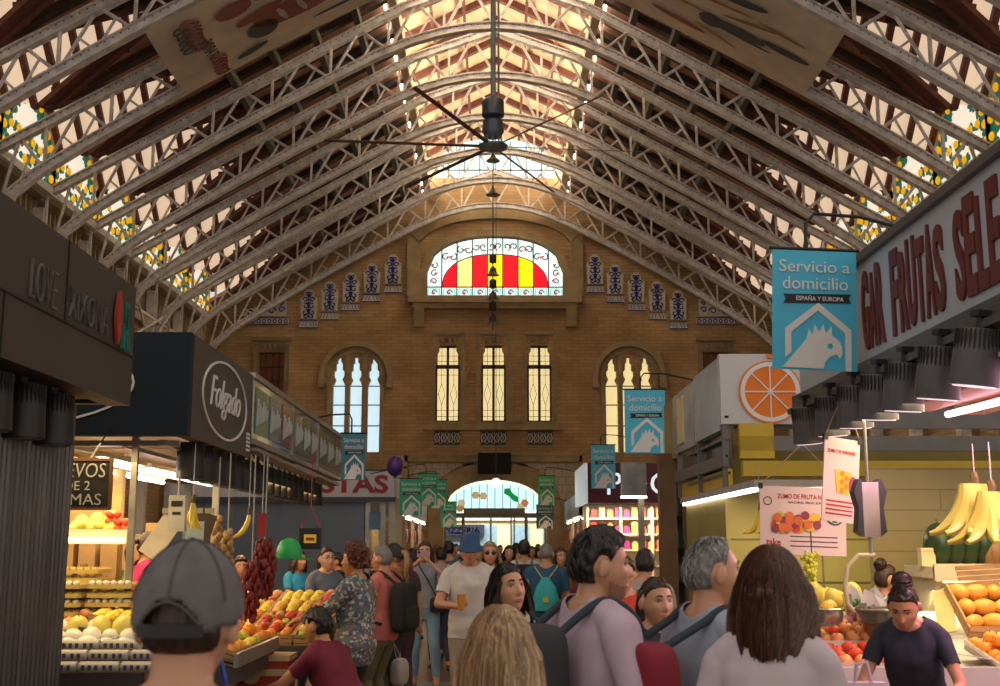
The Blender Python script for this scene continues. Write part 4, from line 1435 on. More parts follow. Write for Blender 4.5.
# translucent warm sheets lit from tubes
def f(m):
    m.rings([[Vector((2.35, 4.6, 2.50)), Vector((3.2, 4.6, 2.45)), Vector((3.2, 7.3, 2.50)), Vector((2.35, 7.3, 2.56))], [Vector((2.35, 4.6, 2.52)), Vector((3.2, 4.6, 2.47)), Vector((3.2, 7.3, 2.52)), Vector((2.35, 7.3, 2.58))]])
part('canopy_sheet', M_creams, r1, f)
part('canopy_sheet_strip', M_pinksheet, r1, lambda m: (m.bb(2.5, 2.72, 4.6, 7.2, 2.47, 2.50), m.bb(2.85, 3.05, 4.6, 7.2, 2.45, 2.475)))
part('pink_tube', mat('tube_pink', (1, .8, .9), .3, emit=6, ecol=(1, .55, .75)), r1, lambda m: (m.tube([(2.78, 4.6, 2.40), (2.78, 7.1, 2.44)], .02, 8), m.tube([(3.15, 4.8, 2.2), (3.15, 6.4, 2.2)], .02, 8)))
part('tube_tray', mat('tray_grey', (0.2, 0.18, 0.2), .4, .4), r1, lambda m: (m.bb(3.0, 3.25, 4.7, 6.6, 2.22, 2.26), m.bb(3.05, 3.09, 6.5, 6.54, 2.2, 2.74)))
def f(m):
    m.bb(2.95, 5.5, 9.2, 9.3, 0, 2.25)
part('tiled_back_wall', brick_mat('stall_tiles', (0.42, 0.35, 0.17), (0.40, 0.33, 0.16), (0.27, 0.22, 0.11), 'xz', 1, 1.4, .16, .005, .3), r1, f)
part('watermelon_shelf', M_shelf, r1, lambda m: (m.bb(3.08, 5.2, 8.3, 8.9, 1.42, 1.5), m.bb(3.08, 5.2, 8.28, 8.32, 1.40, 1.52)))
part('shelf_bracket', M_shelf, r1, lambda m: m.prism([(8.9, 1.42), (8.35, 1.42), (8.9, .8)], (3.12, 0, 0), Y3, Z3, (.04, 0, 0)))
part('counter', M_counter, r1, lambda m: (m.prism([(6.7, .80), (6.7, .90), (8.2, 1.20), (8.2, .80)], (1.9, 0, 0), Y3, Z3, (2.4, 0, 0)), m.bb(1.95, 4.2, 6.8, 8.1, 0, .80), m.bb(1.88, 4.3, 6.66, 6.7, .80, .98)))
part('shelf_lamp', M_tubew, r1, lambda m: m.bb(3.2, 4.6, 8.42, 8.46, 1.385, 1.40))
area(3.0, 7.3, 2.42, 40, (1, .78, .42), 1.5, 2.0)
area(2.78, 5.4, 2.36, 42, (1, .48, .66), .3, 1.8)
area(3.6, 8.4, 1.33, 8, (1, .85, .45), 1.4, .1)

# ---------- right stall 2 : yellow, orange sign
r2 = thing('market_stall', 'yellow juice stall under a white sign bearing a big orange slice', 'market stall')
zb, zt = P(760, 424, 11).z, P(760, 354, 11).z
part('front_sign', M_sgw, r2, lambda m: m.bb(2.15, 3.15, 11.0, 11.1, zb, zt))
part('side_sign', mat('sign_glossy', (0.40, 0.46, 0.52), .15, var=.25, scale=2, coat=.5), r2, lambda m: (m.bb(2.15, 2.22, 11.1, 12.5, zb - .05, zt - .02), m.bb(2.15, 2.22, 12.55, 14.0, zb - .07, zt - .05)))
part('side_sign_yellow', M_yellow, r2, lambda m: m.bb(2.16, 2.24, 14.05, 14.8, zb - .1, zt - .05))
part('side_poster', M_creams, r2, lambda m: m.bb(2.135, 2.15, 13.2, 13.6, zb + .02, zt - .12))
oc = P(770, 392, 11)
part('orange_slice', mat('orange_sign', (0.85, 0.19, 0.0), .4, var=.1), r2, lambda m: m.prism(ring2d(oc.x, oc.z, .27, .27, 40), (0, 11.0, 0), X3, Z3, (0, -.015, 0)))
def f(m):
    m.prism(ring2d(oc.x, oc.z, .285, .285, 40), (0, 10.985, 0), X3, Z3, (0, -.005, 0), [ring2d(oc.x, oc.z, .245, .245, 40)])
    for q in range(4):
        a = q * PI / 4
        m.bar((oc.x - .25 * math.cos(a), 10.98, oc.z - .25 * math.sin(a)), (oc.x + .25 * math.cos(a), 10.98, oc.z + .25 * math.sin(a)), .012, .01, up=(0, 1, 0))
    m.ball((oc.x, 10.98, oc.z), (.02, .01, .02), 8, 4)
part('slice_segments', M_letter, r2, f)
part('orange_rim', mat('orange_sign', (0.80, 0.22, 0.01)), r2, lambda m: (m.prism(ring2d(oc.x, oc.z, .30, .30, 40), (0, 10.99, 0), X3, Z3, (0, -.008, 0), [ring2d(oc.x, oc.z, .285, .285, 40)]), m.bb(oc.x - .02, oc.x + .12, 10.98, 11, oc.z + .325, oc.z + .365)))
zc = P(755, 487, 9.7).z
def f(m):
    m.prism([(2.15, 9.7), (2.15, 13.6), (2.3, 13.6), (2.3, 9.9), (6, 9.9), (6, 9.7)], (0, 0, zc), X3, Y3, (0, 0, .06))
part('canopy_edge', mat('canopy_edge', (0.45, 0.42, 0.42), .4), r2, f)
part('canopy_lamp', mat('canopy_lamp', (1, 1, 1), .3, emit=4, ecol=(1, .93, .85)), r2, lambda m: (m.bb(2.16, 2.22, 9.8, 13.5, zc - .03, zc), m.bb(2.3, 4.5, 9.74, 9.77, zc - .02, zc)))
def f(m):
    m.bb(2.3, 6, 10.1, 10.4, zc + .06, zc + .09)
    m.bb(2.3, 6, 11.12, 11.16, 2.75, 2.95); m.bb(2.3, 6, 10.9, 10.95, 2.52, 2.66); m.bb(2.15, 2.2, 11, 14, 2.38, 2.5)
    for z in (2.85, 2.65, 2.48, 2.32): m.bb(2.18, 2.22, 11.0, 13.2, z - .012, z + .012)
    for y in (11.05, 12.4, 13.8): m.bb(2.16, 2.22, y - .03, y + .03, 2.2, 2.9)
part('grey_slats', mat('slat_grey', (0.19, 0.17, 0.17), .5, var=.2), r2, f)
part('slat_backing', mat('mirror_grey', (0.20, 0.22, 0.21), .2, .5, var=.4), r2, lambda m: m.bb(2.24, 2.26, 11.1, 13.2, 2.25, 2.85))
part('yellow_box', M_yellow2, r2, lambda m: (m.bb(2.3, 2.62, 10.9, 10.98, 2.45, 2.78), m.bb(2.3, 6, 10.8, 10.9, 2.28, 2.42), m.bb(2.2, 2.24, 11, 14, 2.2, 2.36)))
part('yellow_wall', M_yellow, r2, lambda m: (m.bb(2.2, 6, 11.2, 11.3, 0, 2.6), m.bb(2.2, 2.28, 11.3, 13.5, 0, 2.2)))
part('wall_panel_joint', mat('joint_brown', (0.2, 0.15, 0.05)), r2, lambda m: [m.bb(2.25, 6, 11.19, 11.2, z, z + .012) for z in (.9, 1.3, 1.7)] + [m.bb(x, x + .012, 11.19, 11.2, 0, 2.2) for x in (3.1, 4.0)])
area(2.8, 10.4, 2.1, 22, (1, .85, .5), 1.6, .5)

# brown timber column and dark glazed bay behind
t = thing('market_stall', 'stall with brown timber corner column and dark bottle shelves', 'market stall')
part('corner_column', mat('brown_column', (0.17, 0.085, 0.03), .5, var=.3), t, lambda m: (m.bb(2.0, 2.2, 14.2, 14.4, 0, 2.75), m.bb(2.205, 2.7, 14.22, 14.4, 2.5, 2.75), m.bb(2.3, 2.34, 14.3, 14.4, 0, 2.5)))
part('dark_shelves', mat('shelf_dark', (0.04, 0.045, 0.04), .4), t, lambda m: [m.bb(2.2, 3.0, 14.6, 14.9, z, z + .03) for z in (.8, 1.2, 1.6, 2.0)] + [m.bb(2.2, 3.0, 14.9, 14.95, 0, 2.5)])
for z in (1.23, 1.63, 2.03):
    for q in range(6):
        x = 2.27 + q * .11
        m_ = MB(); m_.lathe([(.03, z), (.03, z + .16), (.012, z + .2), (.012, z + .25)], (x, 14.7, 0), 8)
        o = m_.build('bottle', mat('bottle_%d' % (q % 3), [(.05, .12, .08), (.3, .3, .28), (.12, .04, .02)][q % 3], .2), None, True)
        tag(o, 'small bottle on the dark shelves right of the brown column', 'bottle', 'bottles beside the brown column')
part('fascia', mat('sign_grey_glass', (0.3, 0.28, 0.28), .2, var=.4), t, lambda m: m.bb(1.75, 2.1, 16.2, 16.3, 2.32, 2.78))
part('lit_edge', M_tubew, t, lambda m: m.bb(1.75, 2.1, 16.2, 16.3, 2.29, 2.32))
part('steel_pole', M_galv, t, lambda m: m.bb(2.02, 2.10, 16.5, 16.6, 0, 2.6))

# maroon PDG stall facing the camera
t = thing('market_stall', 'shop with maroon fascia lettered PDC in white above bright shelves', 'market stall')
MY = 29
zb, zt = P(620, 503, MY).z, P(620, 463, MY).z
part('fascia', M_maroon, t, lambda m: m.bb(2.3, 6.4, MY, MY + .1, zb, zt))
part('lettering', mat('letter_glow', (.9, .95, 1), .3, emit=.6, ecol=(.8, .95, 1)), t, lambda m: add_text(m, 'PDC', (2.78, MY, zb + .2), X3, Z3, 1.6, .56, (0, -.03, 0), -.005))
part('side_fascia', mat('fascia_white_lit', (.6, .65, .68), .3, emit=.25, ecol=(.8, .95, 1)), t, lambda m: m.bb(2.22, 2.3, MY, MY + 3.5, zb, zt))
part('shelves', M_shelf, t, lambda m: [m.bb(2.4, 6.2, MY + 1.2, MY + 1.6, z, z + .04) for z in (.7, 1.1, 1.5, 1.9, 2.3)] + [m.bb(2.3, 6.2, MY + 1.7, MY + 1.75, 0, zb)] + [m.bb(x, x + .06, MY + 1.15, MY + 1.2, 0, zb) for x in (2.35, 3.2, 4.0)])
area(3.4, MY + .7, zb - .05, 110, (1, .72, .5), 2.0, .6)
cc = [(.6, .05, .2), (.7, .25, .1), (.6, .5, .3), (.5, .05, .05), (.65, .4, .12), (.3, .05, .2)]
for z in (1.54, 1.94, 2.34):
    for q in range(11):
        x = 2.47 + q * .21; h = random.uniform(.16, .3)
        if x > 4.6: break
        m_ = MB(); m_.bb(x, x + .15, MY + 1.25, MY + 1.4, z, z + h); m_.bb(x + .04, x + .11, MY + 1.28, MY + 1.36, z + h, z + h + .03)
        o = m_.build('package', mat('pack_%d' % (q % 6), cc[(q * 5 + int(z * 10)) % 6], .4))
        tag(o, 'bright packaged product on the shelves under the maroon fascia', 'package', 'packages under the maroon fascia')

# farther stall rows, both sides
random.seed(3)
for s in (-1, 1):
    for i in range(5):
        y0 = 30.8 + i * 3.9 + (2.0 if s > 0 else 0)
        if y0 > 39.5: break
        t = thing('market_stall', 'distant lit stall on the %s of the aisle, %s beyond the %s sign' % ('left' if s < 0 else 'right', ordinal(i + 1), 'STAS' if s < 0 else 'maroon'), 'market stall')
        X = s * (2.35 + .04 * i)
        part('fascia', mat('far_fascia_%d' % (i % 4), [(0.35, .33, .30), (.12, .13, .13), (.4, .34, .25), (.2, .05, .05)][i % 4], .4), t, lambda m: (m.bb(X, X + s * .1, y0, y0 + 3.4, 2.45, 3.1), m.bb(X, X + s * 2, y0, y0 + .1, 2.45, 3.1)))
        part('lamp_strip', M_tubew, t, lambda m: m.bb(X + s * .05, X + s * .12, y0 + .2, y0 + 3.3, 2.36, 2.41))
        part('counter', mat('far_counter', (.3, .2, .12), .5), t, lambda m: m.bb(X + s * .1, X + s * 1.0, y0 + .2, y0 + 3.3, 0, 1.0))
        part('back_panel', mat('far_back_%d' % (i % 3), [(.45, .22, .08), (.4, .1, .1), (.45, .35, .15)][i % 3], .6, var=.6, scale=8), t, lambda m: m.bb(X + s * 1.6, X + s * 1.7, y0, y0 + 3.4, 0, 2.4))
        part('corner_post', M_galv, t, lambda m: (m.bb(X, X + s * .08, y0, y0 + .08, 0, 2.4)))
        point(X + s * .7, y0 + 1.8, 2.1, 22, (1, .62, .3), .2)
        for k in range(8):
            m_ = MB(); yy = y0 + .3 + k * .42; h = random.uniform(.15, .4)
            m_.bb(X + s * .2, X + s * .5, yy, yy + .3, 1.0, 1.0 + h); m_.bb(X + s * .24, X + s * .46, yy + .04, yy + .26, 1 + h, 1.03 + h)
            o = m_.build('goods_box', mat('goods_%d' % (k % 5), [(.6, .25, .05), (.5, .05, .05), (.6, .5, .2), (.15, .3, .1), (.5, .3, .3)][k % 5], .5))
            tag(o, 'small box of goods on the counters of the distant %s stalls' % ('left' if s < 0 else 'right'), 'box', 'goods on distant %s counters' % ('left' if s < 0 else 'right'))
        for k in range(6):
            m_ = MB(); yy = y0 + .2 + k * .6; m_.lathe([(.03, 2.1), (.05, 2.0), (.05, 1.85), (.02, 1.7)], (X + s * .15, yy, 0), 8); m_.tube([(X + s * .15, yy, 2.09), (X + s * .15, yy, 2.3)], .006, 4)
            o = m_.build('hanging_sausage', mat('hang_%d' % (k % 3), [(.35, .06, .03), (.5, .35, .15), (.25, .04, .15)][k % 3], .5), None, True)
            tag(o, 'small product hanging from the eave of the distant %s stalls' % ('left' if s < 0 else 'right'), 'food', 'products hanging over distant %s stalls' % ('left' if s < 0 else 'right'))
# hanging globe lamps near the arch, purple balloon
c = P(496, 483, 40)
t = thing('globe_lamp', 'white globe lamp hanging in front of the entrance fanlight', 'lamp', (c.x, 40, c.z))
part('globe', mat('globe_white', (1, 1, 1), .3, emit=1.2, ecol=(1, 1, .95)), t, lambda m: m.ball((0, 0, 0), .17, 16, 10), True)
part('stem', M_lead, t, lambda m: m.tube([(0, 0, .15), (0, 0, 10.5)], .012, 5))
c = P(395, 466, 22)
m_ = MB(); m_.ball((0, 0, 0), (.16, .16, .2), 14, 10); m_.lathe([(.02, -.19), (.035, -.23)], n=8); m_.tube([(0, 0, -.22), (.02, 0, -.8)], .004, 4)
o = m_.build('balloon', mat('balloon_purple', (0.10, 0.03, 0.22), .3), None, True, loc=(c.x, 22, c.z))
tag(o, 'purple balloon above the left end of the STAS sign', 'balloon')
# floor drain grate
g = thing('floor_grate', 'bright metal grating set in the floor at the feet of the woman taking a photo', 'grate', (-.95, 0, 0))
def f(m):
    for k in range(30): m.bb(-.55, .75, 11.6 + k * .1, 11.64 + k * .1, 0.002, .02)
    for x in (-.55, -.1, .35, .75): m.bb(x - .02, x + .02, 11.55, 14.55, .0, .022)
part('bars', mat('grate_metal', (.72, .74, .74), .28, .8), g, f)

for i, y in enumerate((12.2, 14.2)):
    part('fluorescent_tube', M_tubew, bpy.data.objects['market_stall.002' if i == 0 else 'market_stall.003'], lambda m: m.tube([(-2.75, y - .6, 2.42), (-2.75, y + .6, 2.42)], .02, 8))
    area(-2.6, y, 2.38, 45, (1, .55, .22), .8, 1.2, ry=R(18))
# ================================================================== GOODS
random.seed(11)
def fruit_mat(n, c, c2=None): return mat('fruit_' + n, c, .4, var=.2, scale=14, c2=c2, bump=.1)
FR = {}
def fruit_mesh(kind):
    if kind in FR: return FR[kind]
    mb = MB()
    spec = {'orange': (.042, 1, (.95, .33, .02)), 'lemon': (.036, 1.35, (.90, .68, .05)), 'red_apple': (.04, .9, (.62, .06, .03)),
            'green_apple': (.04, .92, (.45, .60, .08)), 'peach': (.042, .95, (.90, .38, .14)), 'tomato': (.042, .82, (.72, .07, .02)),
            'pear': (.04, 1.5, (.62, .62, .12)), 'melon': (.060, 1.2, (.75, .62, .12)), 'plum': (.03, 1, (.25, .03, .08)), 'mango': (.05, 1.45, (.85, .42, .06)), 'egg': (.05, 1.2, (.80, .76, .66)), 'yellow_peach': (.042, .95, (.92, .55, .08))}
    r, e, c = spec[kind]
    prof = []
    n = 9
    for i in range(n + 1):
        a = -PI / 2 + PI * i / n
        rr = math.cos(a); zz = math.sin(a)
        if kind in ('red_apple', 'green_apple', 'tomato', 'peach', 'yellow_peach', 'orange'):
            zz -= .22 * math.exp(-(rr / .3) ** 2) * (1 if zz > 0 else -1)
        if kind == 'pear' and zz > 0: rr *= 1 - .45 * zz
        if kind == 'lemon': rr *= 1 - .12 * abs(zz) ** 3
        prof.append((r * max(rr, .02), r * e * zz))
    mb.mi = 0
    mb.lathe(prof, n=12)
    mb.mi = 1
    mb.tube([(0, 0, r * e * .7), (0.002, 0, r * e * 1.05)], .0035, 5)
    m1 = fruit_mat(kind, c)
    ob = mb.build(kind, [m1, mat('fruit_stem', (.10, .09, .03))], None, True)
    me = ob.data
    bpy.data.objects.remove(ob)
    FR[kind] = (me, r)
    return FR[kind]
CAT = {'orange': 'orange', 'lemon': 'lemon', 'red_apple': 'apple', 'green_apple': 'apple', 'peach': 'peach', 'tomato': 'tomato', 'pear': 'pear', 'melon': 'melon', 'plum': 'plum', 'mango': 'mango', 'egg': 'egg', 'yellow_peach': 'peach'}
def fruit(kind, p, where, sc=1.0, name=None):
    me, r = fruit_mesh(kind)
    o = bpy.data.objects.new(name or kind, me)
    COL.objects.link(o)
    o.location = p
    o.rotation_euler = (random.uniform(-.5, .5) if kind not in ('lemon', 'mango', 'egg', 'pear') else PI / 2 + random.uniform(-.3, .3), random.uniform(-.4, .4), random.uniform(0, 6))
    o.scale = (sc,) * 3
    nm = kind.replace('_', ' ')
    o['label'] = 'ripe %s in the heap %s' % (nm, where) if kind != 'egg' else 'white egg in the heap %s' % where
    o['category'] = CAT[kind]
    o['group'] = '%s heap %s' % (nm, where)
    return o

def tray(x0, x1, y0, y1, zf, zb_, kind, lab, where, m=None, sp=None, mound=.05, axis='y', crate=True, mix=None):
    """a sloping crate: z from zf (front, low y) to zb_ (back)"""
    def zz(y): return zf + (zb_ - zf) * (y - y0) / (y1 - y0)
    if crate:
        t = thing('crate', lab, 'crate', (0, 0, 0))
        def f(b):
            b.rings([[Vector((x0, y0, zz(y0) - .02)), Vector((x1, y0, zz(y0) - .02)), Vector((x1, y1, zz(y1) - .02)), Vector((x0, y1, zz(y1) - .02))], [Vector((x0, y0, zz(y0))), Vector((x1, y0, zz(y0))), Vector((x1, y1, zz(y1))), Vector((x0, y1, zz(y1)))]])
        part('base', m or M_woodb, t, f)
        def g(b):
            for (p, q) in (((x0, y0), (x1, y0)), ((x1, y0), (x1, y1)), ((x1, y1), (x0, y1)), ((x0, y1), (x0, y0))):
                for dz in (.02, .055):
                    b.bar((p[0], p[1], zz(p[1]) + dz), (q[0], q[1], zz(q[1]) + dz), .012, .026)
        part('slats', m or M_woodb, t, g)
    r = fruit_mesh(kind)[1]
    s = sp or r * 2.02
    nx = max(1, int((x1 - x0 - .02) / s)); ny = max(1, int((y1 - y0 - .02) / s))
    for i in range(nx):
        for j in range(ny):
            k = kind if not mix or random.random() > .25 else mix
            x = x0 + (i + .5) * (x1 - x0) / nx; y = y0 + (j + .5) * (y1 - y0) / ny
            u = (x - (x0 + x1) / 2) / (x1 - x0) * 2; v = (y - (y0 + y1) / 2) / (y1 - y0) * 2
            z = zz(y) + r + mound * max(0, 1 - u * u * .9) * max(0, 1 - v * v * .9)
            fruit(k, (x + random.uniform(-.006, .006), y + random.uniform(-.006, .006), z + random.uniform(0, .012)), where, random.uniform(.9, 1.08))

# ---- left tables
tb = thing('fruit_table', 'long dark fruit table running along the left aisle under the grey sign', 'table')
part('top', mat('counter_dark', (0.07, 0.06, 0.055), .5), tb, lambda m: m.rings([[Vector((-2.75, 7.9, .80)), Vector((-1.72, 7.9, .74)), Vector((-1.72, 9.35, .74)), Vector((-2.75, 9.35, .80))], [Vector((-2.75, 7.9, 1.12)), Vector((-1.72, 7.9, .86)), Vector((-1.72, 9.35, .86)), Vector((-2.75, 9.35, 1.12))]]))
part('metal_rail', M_galv, tb, lambda m: m.bar((-1.70, 7.88, .90), (-1.70, 9.36, .90), .03, .09))
for x, y in ((-2.7, 7.95), (-1.76, 7.95), (-1.76, 9.3)):
    part('leg', M_plastic, tb, lambda m: m.bar((x, y, 0), (x, y, .76), .05, .05, up=(0, 1, 0)))
def trayX(x0, x1, y0, y1, kind, lab, where, mix=None, mound=.05):
    # slope rises away from the aisle (towards -x)
    def zz(x): return .87 + (-1.72 - x) / 1.03 * .26
    t = thing('crate', lab, 'crate', (0, 0, 0))
    part('base', M_woodb, t, lambda b: b.rings([[Vector((x, y, zz(x))) for x, y in ((x0, y0), (x1, y0), (x1, y1), (x0, y1))], [Vector((x, y, zz(x) + .015)) for x, y in ((x0, y0), (x1, y0), (x1, y1), (x0, y1))]]))
    part('slats', M_woodb, t, lambda b: [b.bar((p[0], p[1], zz(p[0]) + dz), (q[0], q[1], zz(q[0]) + dz), .012, .026) for (p, q) in (((x0, y0), (x1, y0)), ((x1, y0), (x1, y1)), ((x1, y1), (x0, y1)), ((x0, y1), (x0, y0))) for dz in (.03, .065)])
    r = fruit_mesh(kind)[1]; s = r * 2.02
    nx = int((x1 - x0) / s); ny = int((y1 - y0) / s)
    for i in range(nx):
        for j in range(ny):
            x = x0 + (i + .5) * (x1 - x0) / nx; y = y0 + (j + .5) * (y1 - y0) / ny
            u = (x - (x0 + x1) / 2) / (x1 - x0) * 2; v = (y - (y0 + y1) / 2) / (y1 - y0) * 2
            k = kind if not mix or random.random() > .3 else mix
            fruit(k, (x, y, zz(x) + .02 + r + mound * max(0, 1 - u * u) * max(0, 1 - v * v)), where, random.uniform(.9, 1.08))
trayX(-2.2, -1.74, 8.0, 8.44, 'orange', 'wooden crate of oranges at the near aisle corner of the left table', 'at the near aisle corner', 'yellow_peach')
trayX(-2.2, -1.74, 8.46, 8.9, 'lemon', 'wooden crate of lemons in the middle of the left table edge', 'in the middle of the left table', 'green_apple')
trayX(-2.2, -1.74, 8.92, 9.34, 'orange', 'wooden crate of oranges at the far aisle corner of the left table', 'at the far corner of the left table', 'peach')
trayX(-2.72, -2.22, 8.0, 8.44, 'lemon', 'wooden crate of lemons, inner near corner of the left table', 'in the inner near crate')
trayX(-2.72, -2.22, 8.46, 8.9, 'yellow_peach', 'wooden crate of yellow peaches, inner middle of the left table', 'in the inner middle crate')
trayX(-2.72, -2.22, 8.92, 9.34, 'lemon', 'wooden crate of lemons and limes, inner far corner of the left table', 'in the inner far crate', 'green_apple')

tb2 = thing('fruit_table', 'fruit table jutting into the aisle in front of the flower jacket woman', 'table')
part('top', mat('counter_dark', (0.07, 0.06, 0.055), .5), tb2, lambda m: m.prism([(9.5, .72), (9.5, .86), (11.3, 1.14), (11.3, .72)], (-2.35, 0, 0), Y3, Z3, (1.12, 0, 0)))
for x in (-2.3, -1.28):
    for y in (9.55, 11.25):
        part('leg', M_plastic, tb2, lambda m: m.bar((x, y, 0), (x, y, .74), .05, .05, up=(0, 1, 0)))
def zt2(y): return .875 + (y - 9.5) * .1556
kk = [('lemon', 'green_apple'), ('tomato', 'orange'), ('yellow_peach', 'green_apple'), ('orange', 'peach'), ('red_apple', 'green_apple'), ('peach', 'orange'), ('lemon', 'yellow_peach'), ('yellow_peach', 'lemon'), ('red_apple', 'plum'), ('peach', 'red_apple'), ('lemon', None), ('tomato', 'peach')]
n = 0
for j in range(4):
    for i in range(3):
        y0 = 9.52 + j * .44; x0 = -2.34 + i * .37
        k, mx = kk[n]; n += 1
        pos = ['front', 'second', 'third', 'back'][j] + ' row ' + ['left', 'middle', 'right'][i]
        tray(x0, x0 + .355, y0, y0 + .42, zt2(y0), zt2(y0 + .42), k, 'shallow crate of %s on the jutting table, %s' % (k.replace('_', ' ') + 's', pos), 'in the %s crate' % pos, mix=mx, mound=.03)
# boxes stacked in front of it
bx = thing('melon_box', 'red and cream striped cardboard melon box at the front of the jutting table', 'box', (-1.85, 9.3, 0))
part('body', mat('box_red', (0.42, 0.04, 0.02), .6), bx, lambda m: m.bb(-.28, .28, -.16, .16, .55, .80))
part('cream_band', mat('box_cream', (0.62, 0.45, 0.22), .6), bx, lambda m: (m.bb(-.285, .285, -.165, .165, .67, .72), m.bb(-.29, .29, -.17, .17, .78, .82)))
part('round_label', mat('box_label', (0.6, 0.5, 0.3), .6), bx, lambda m: m.prism(ring2d(0, .68, .07, .07, 20), (0, -.175, 0), X3, Z3, (0, .01, 0)))
bx = thing('kiwi_crate', 'black cardboard crate printed Kiwi under the red melon box', 'crate', (-1.70, 9.3, 0))
part('body', M_plastic, bx, lambda m: m.bb(-.42, .42, -.16, .16, .36, .53))
part('kiwi_lettering', mat('kiwi_white', (.4, .38, .34)), bx, lambda m: add_text(m, 'Kiwi', (.08, -.16, .41), X3, Z3, .2, .08, (0, -.006, 0)))
part('red_patch', M_lred, bx, lambda m: m.bb(-.08, .05, -.166, -.16, .41, .48))
bx = thing('plastic_crate', 'black slatted plastic crate on the floor under the kiwi crate', 'crate', (-1.70, 9.3, 0))
part('body', M_plastic, bx, lambda m: [m.bb(-.4, .4, -.17, -.15, z, z + .03) for z in (.0, .1, .2, .3)] + [m.bb(-.4, .4, .15, .17, z, z + .03) for z in (0, .1, .2, .3)] + [m.bb(x, x + .02, -.17, .17, 0, .34) for x in (-.4, -.2, 0, .2, .38)] + [m.bb(-.4, .4, -.15, .15, 0, .02)])
for k in range(7):
    fruit('green_apple', (-2.0 + k * .1, 9.3, .065), 'in the black crate on the floor')

# blue handled trolley / cart rim beside the cap man
ct = thing('shopping_trolley', 'dark shopping trolley with a blue handle bar beside the kneeling man', 'trolley', (-1.45, 7.0, 0))
part('bag', mat('trolley_dark', (.03, .03, .05), .6), ct, lambda m: m.rings([[Vector((x, y, .1)) for x, y in ((-.18, -.14), (.18, -.14), (.18, .14), (-.18, .14))], [Vector((x, y, .6)) for x, y in ((-.2, -.16), (.2, -.16), (.2, .16), (-.2, .16))], [Vector((x, y, .7)) for x, y in ((-.12, -.08), (.12, -.08), (.12, .08), (-.12, .08))]]))
part('red_flap', mat('trolley_red', (.35, .02, .04), .6), ct, lambda m: m.bb(-.16, .16, -.18, -.16, .35, .62))
part('handle', mat('trolley_blue', (.02, .06, .4), .4), ct, lambda m: m.tube([(-.1, .16, .3), (-.16, .2, .85), (-.2, .22, .98)], .014, 8))
for x in (-.15, .15):
    part('wheel', M_plastic, ct, lambda m: m.tube([(x - .02, .15, .07), (x + .02, .15, .07)], .07, 14))

# ---- egg stall goods
def tray_mesh(w=.30, n=6):
    mb = MB()
    # bumpy egg tray
    N = n * 4
    vs = {}
    for i in range(N + 1):
        for j in range(N + 1):
            x = -w / 2 + w * i / N; y = -w / 2 + w * j / N
            z = .022 * math.cos(2 * PI * i / 4) * math.cos(2 * PI * j / 4) + .02
            vs[i, j] = mb.pt((x, y, z))
    for i in range(N):
        for j in range(N):
            mb.face((vs[i, j], vs[i + 1, j], vs[i + 1, j + 1], vs[i, j + 1]))
    for s in (-1, 1):
        mb.bb(-w / 2, w / 2, s * w / 2 - .006, s * w / 2 + .006, -.004, .024)
        mb.bb(s * w / 2 - .006, s * w / 2 + .006, -w / 2, w / 2, -.004, .024)
    return mb
M_egg = mat('egg_carton', (0.60, 0.45, 0.14), .9, var=.2)
e0 = tray_mesh().build('egg_tray', M_egg, None)
st_ = [(-3.02, 8.35, .86, 9), (-2.68, 8.40, .86, 9), (-3.36, 8.4, .86, 6), (-2.98, 8.62, 1.02, 8)]
first = True
for sx, (x, y, z0, n) in enumerate(st_):
    for k in range(n):
        o = e0 if first else dup(e0)
        first = False
        o.location = (x + random.uniform(-.008, .008), y, z0 + k * .062)
        tag(o, 'yellow pulp egg tray in the stacks at the back of the egg counter', 'egg tray', 'egg trays stacked on the egg counter')
        if True:
            for q in range(6):
                fruit('egg', (x - .125 + q * .05, y - .125, z0 + k * .062 + .03), 'of brown eggs held in the stacked trays', .42) if k % 2 == 0 and sx < 2 else None
area(-2.9, 7.6, 1.9, 3, (1, .72, .3), .6, .2)
# printed egg boxes (rolls) in front rows
bx0 = thing('egg_box', 'x', 'egg box', (0, 0, 0))
def f(m):
    rr = []
    for x in (-.125, -.12, .12, .125):
        k = .8 if abs(x) > .122 else 1
        rr.append([Vector((x, .045 * k * math.cos(a), .035 * k * math.sin(a))) for a in [q * PI / 6 for q in range(12)]])
    m.rings(rr)
part('body', mat('egg_box_grey', (0.50, 0.46, 0.40), .6), bx0, f, True)
part('printed_band', mat('egg_box_print', (0.08, 0.07, 0.09), .5), bx0, lambda m: [m.bb(x, x + .02, -.047, -.043, -.015, .015) for x in (-.1, -.06, -.02, .03, .07)])
cnt = 0
for row, (y, z, xs) in enumerate(((7.50, .90, 5), (7.56, .965, 5), (7.66, 1.02, 4))):
    for k in range(xs):
        o = bx0 if cnt == 0 else dup(bx0)
        cnt += 1
        o.location = (-3.25 + k * .262 + row * .04, y, z)
        o.rotation_euler = (0, 0, random.uniform(-.05, .05))
        tag(o, 'grey printed egg box lying in the front rows of the egg counter', 'egg box', 'egg boxes along the front of the counter')
for k in range(16):
    fruit('egg', (-3.02 + (k % 6) * .12, 7.8 + (k // 6) * .1, 1.0 + (k // 6) * .05), 'of large white eggs on the egg counter', 1.15 + .25 * (k % 3 == 0))
for k in range(5):
    fruit('melon', (-2.78 + k * .15, 7.98, 1.10), 'on the egg counter', 1.25)
for k in range(26):
    fruit('peach', (-2.92 + (k % 9) * .085, 8.1 + (k // 9) * .08, 1.06 + (k // 9) * .05 + .02 * (k % 2)), 'behind the eggs')
rs = thing('egg_riser', 'sloping wooden riser carrying the eggs and peaches on the egg counter', 'riser')
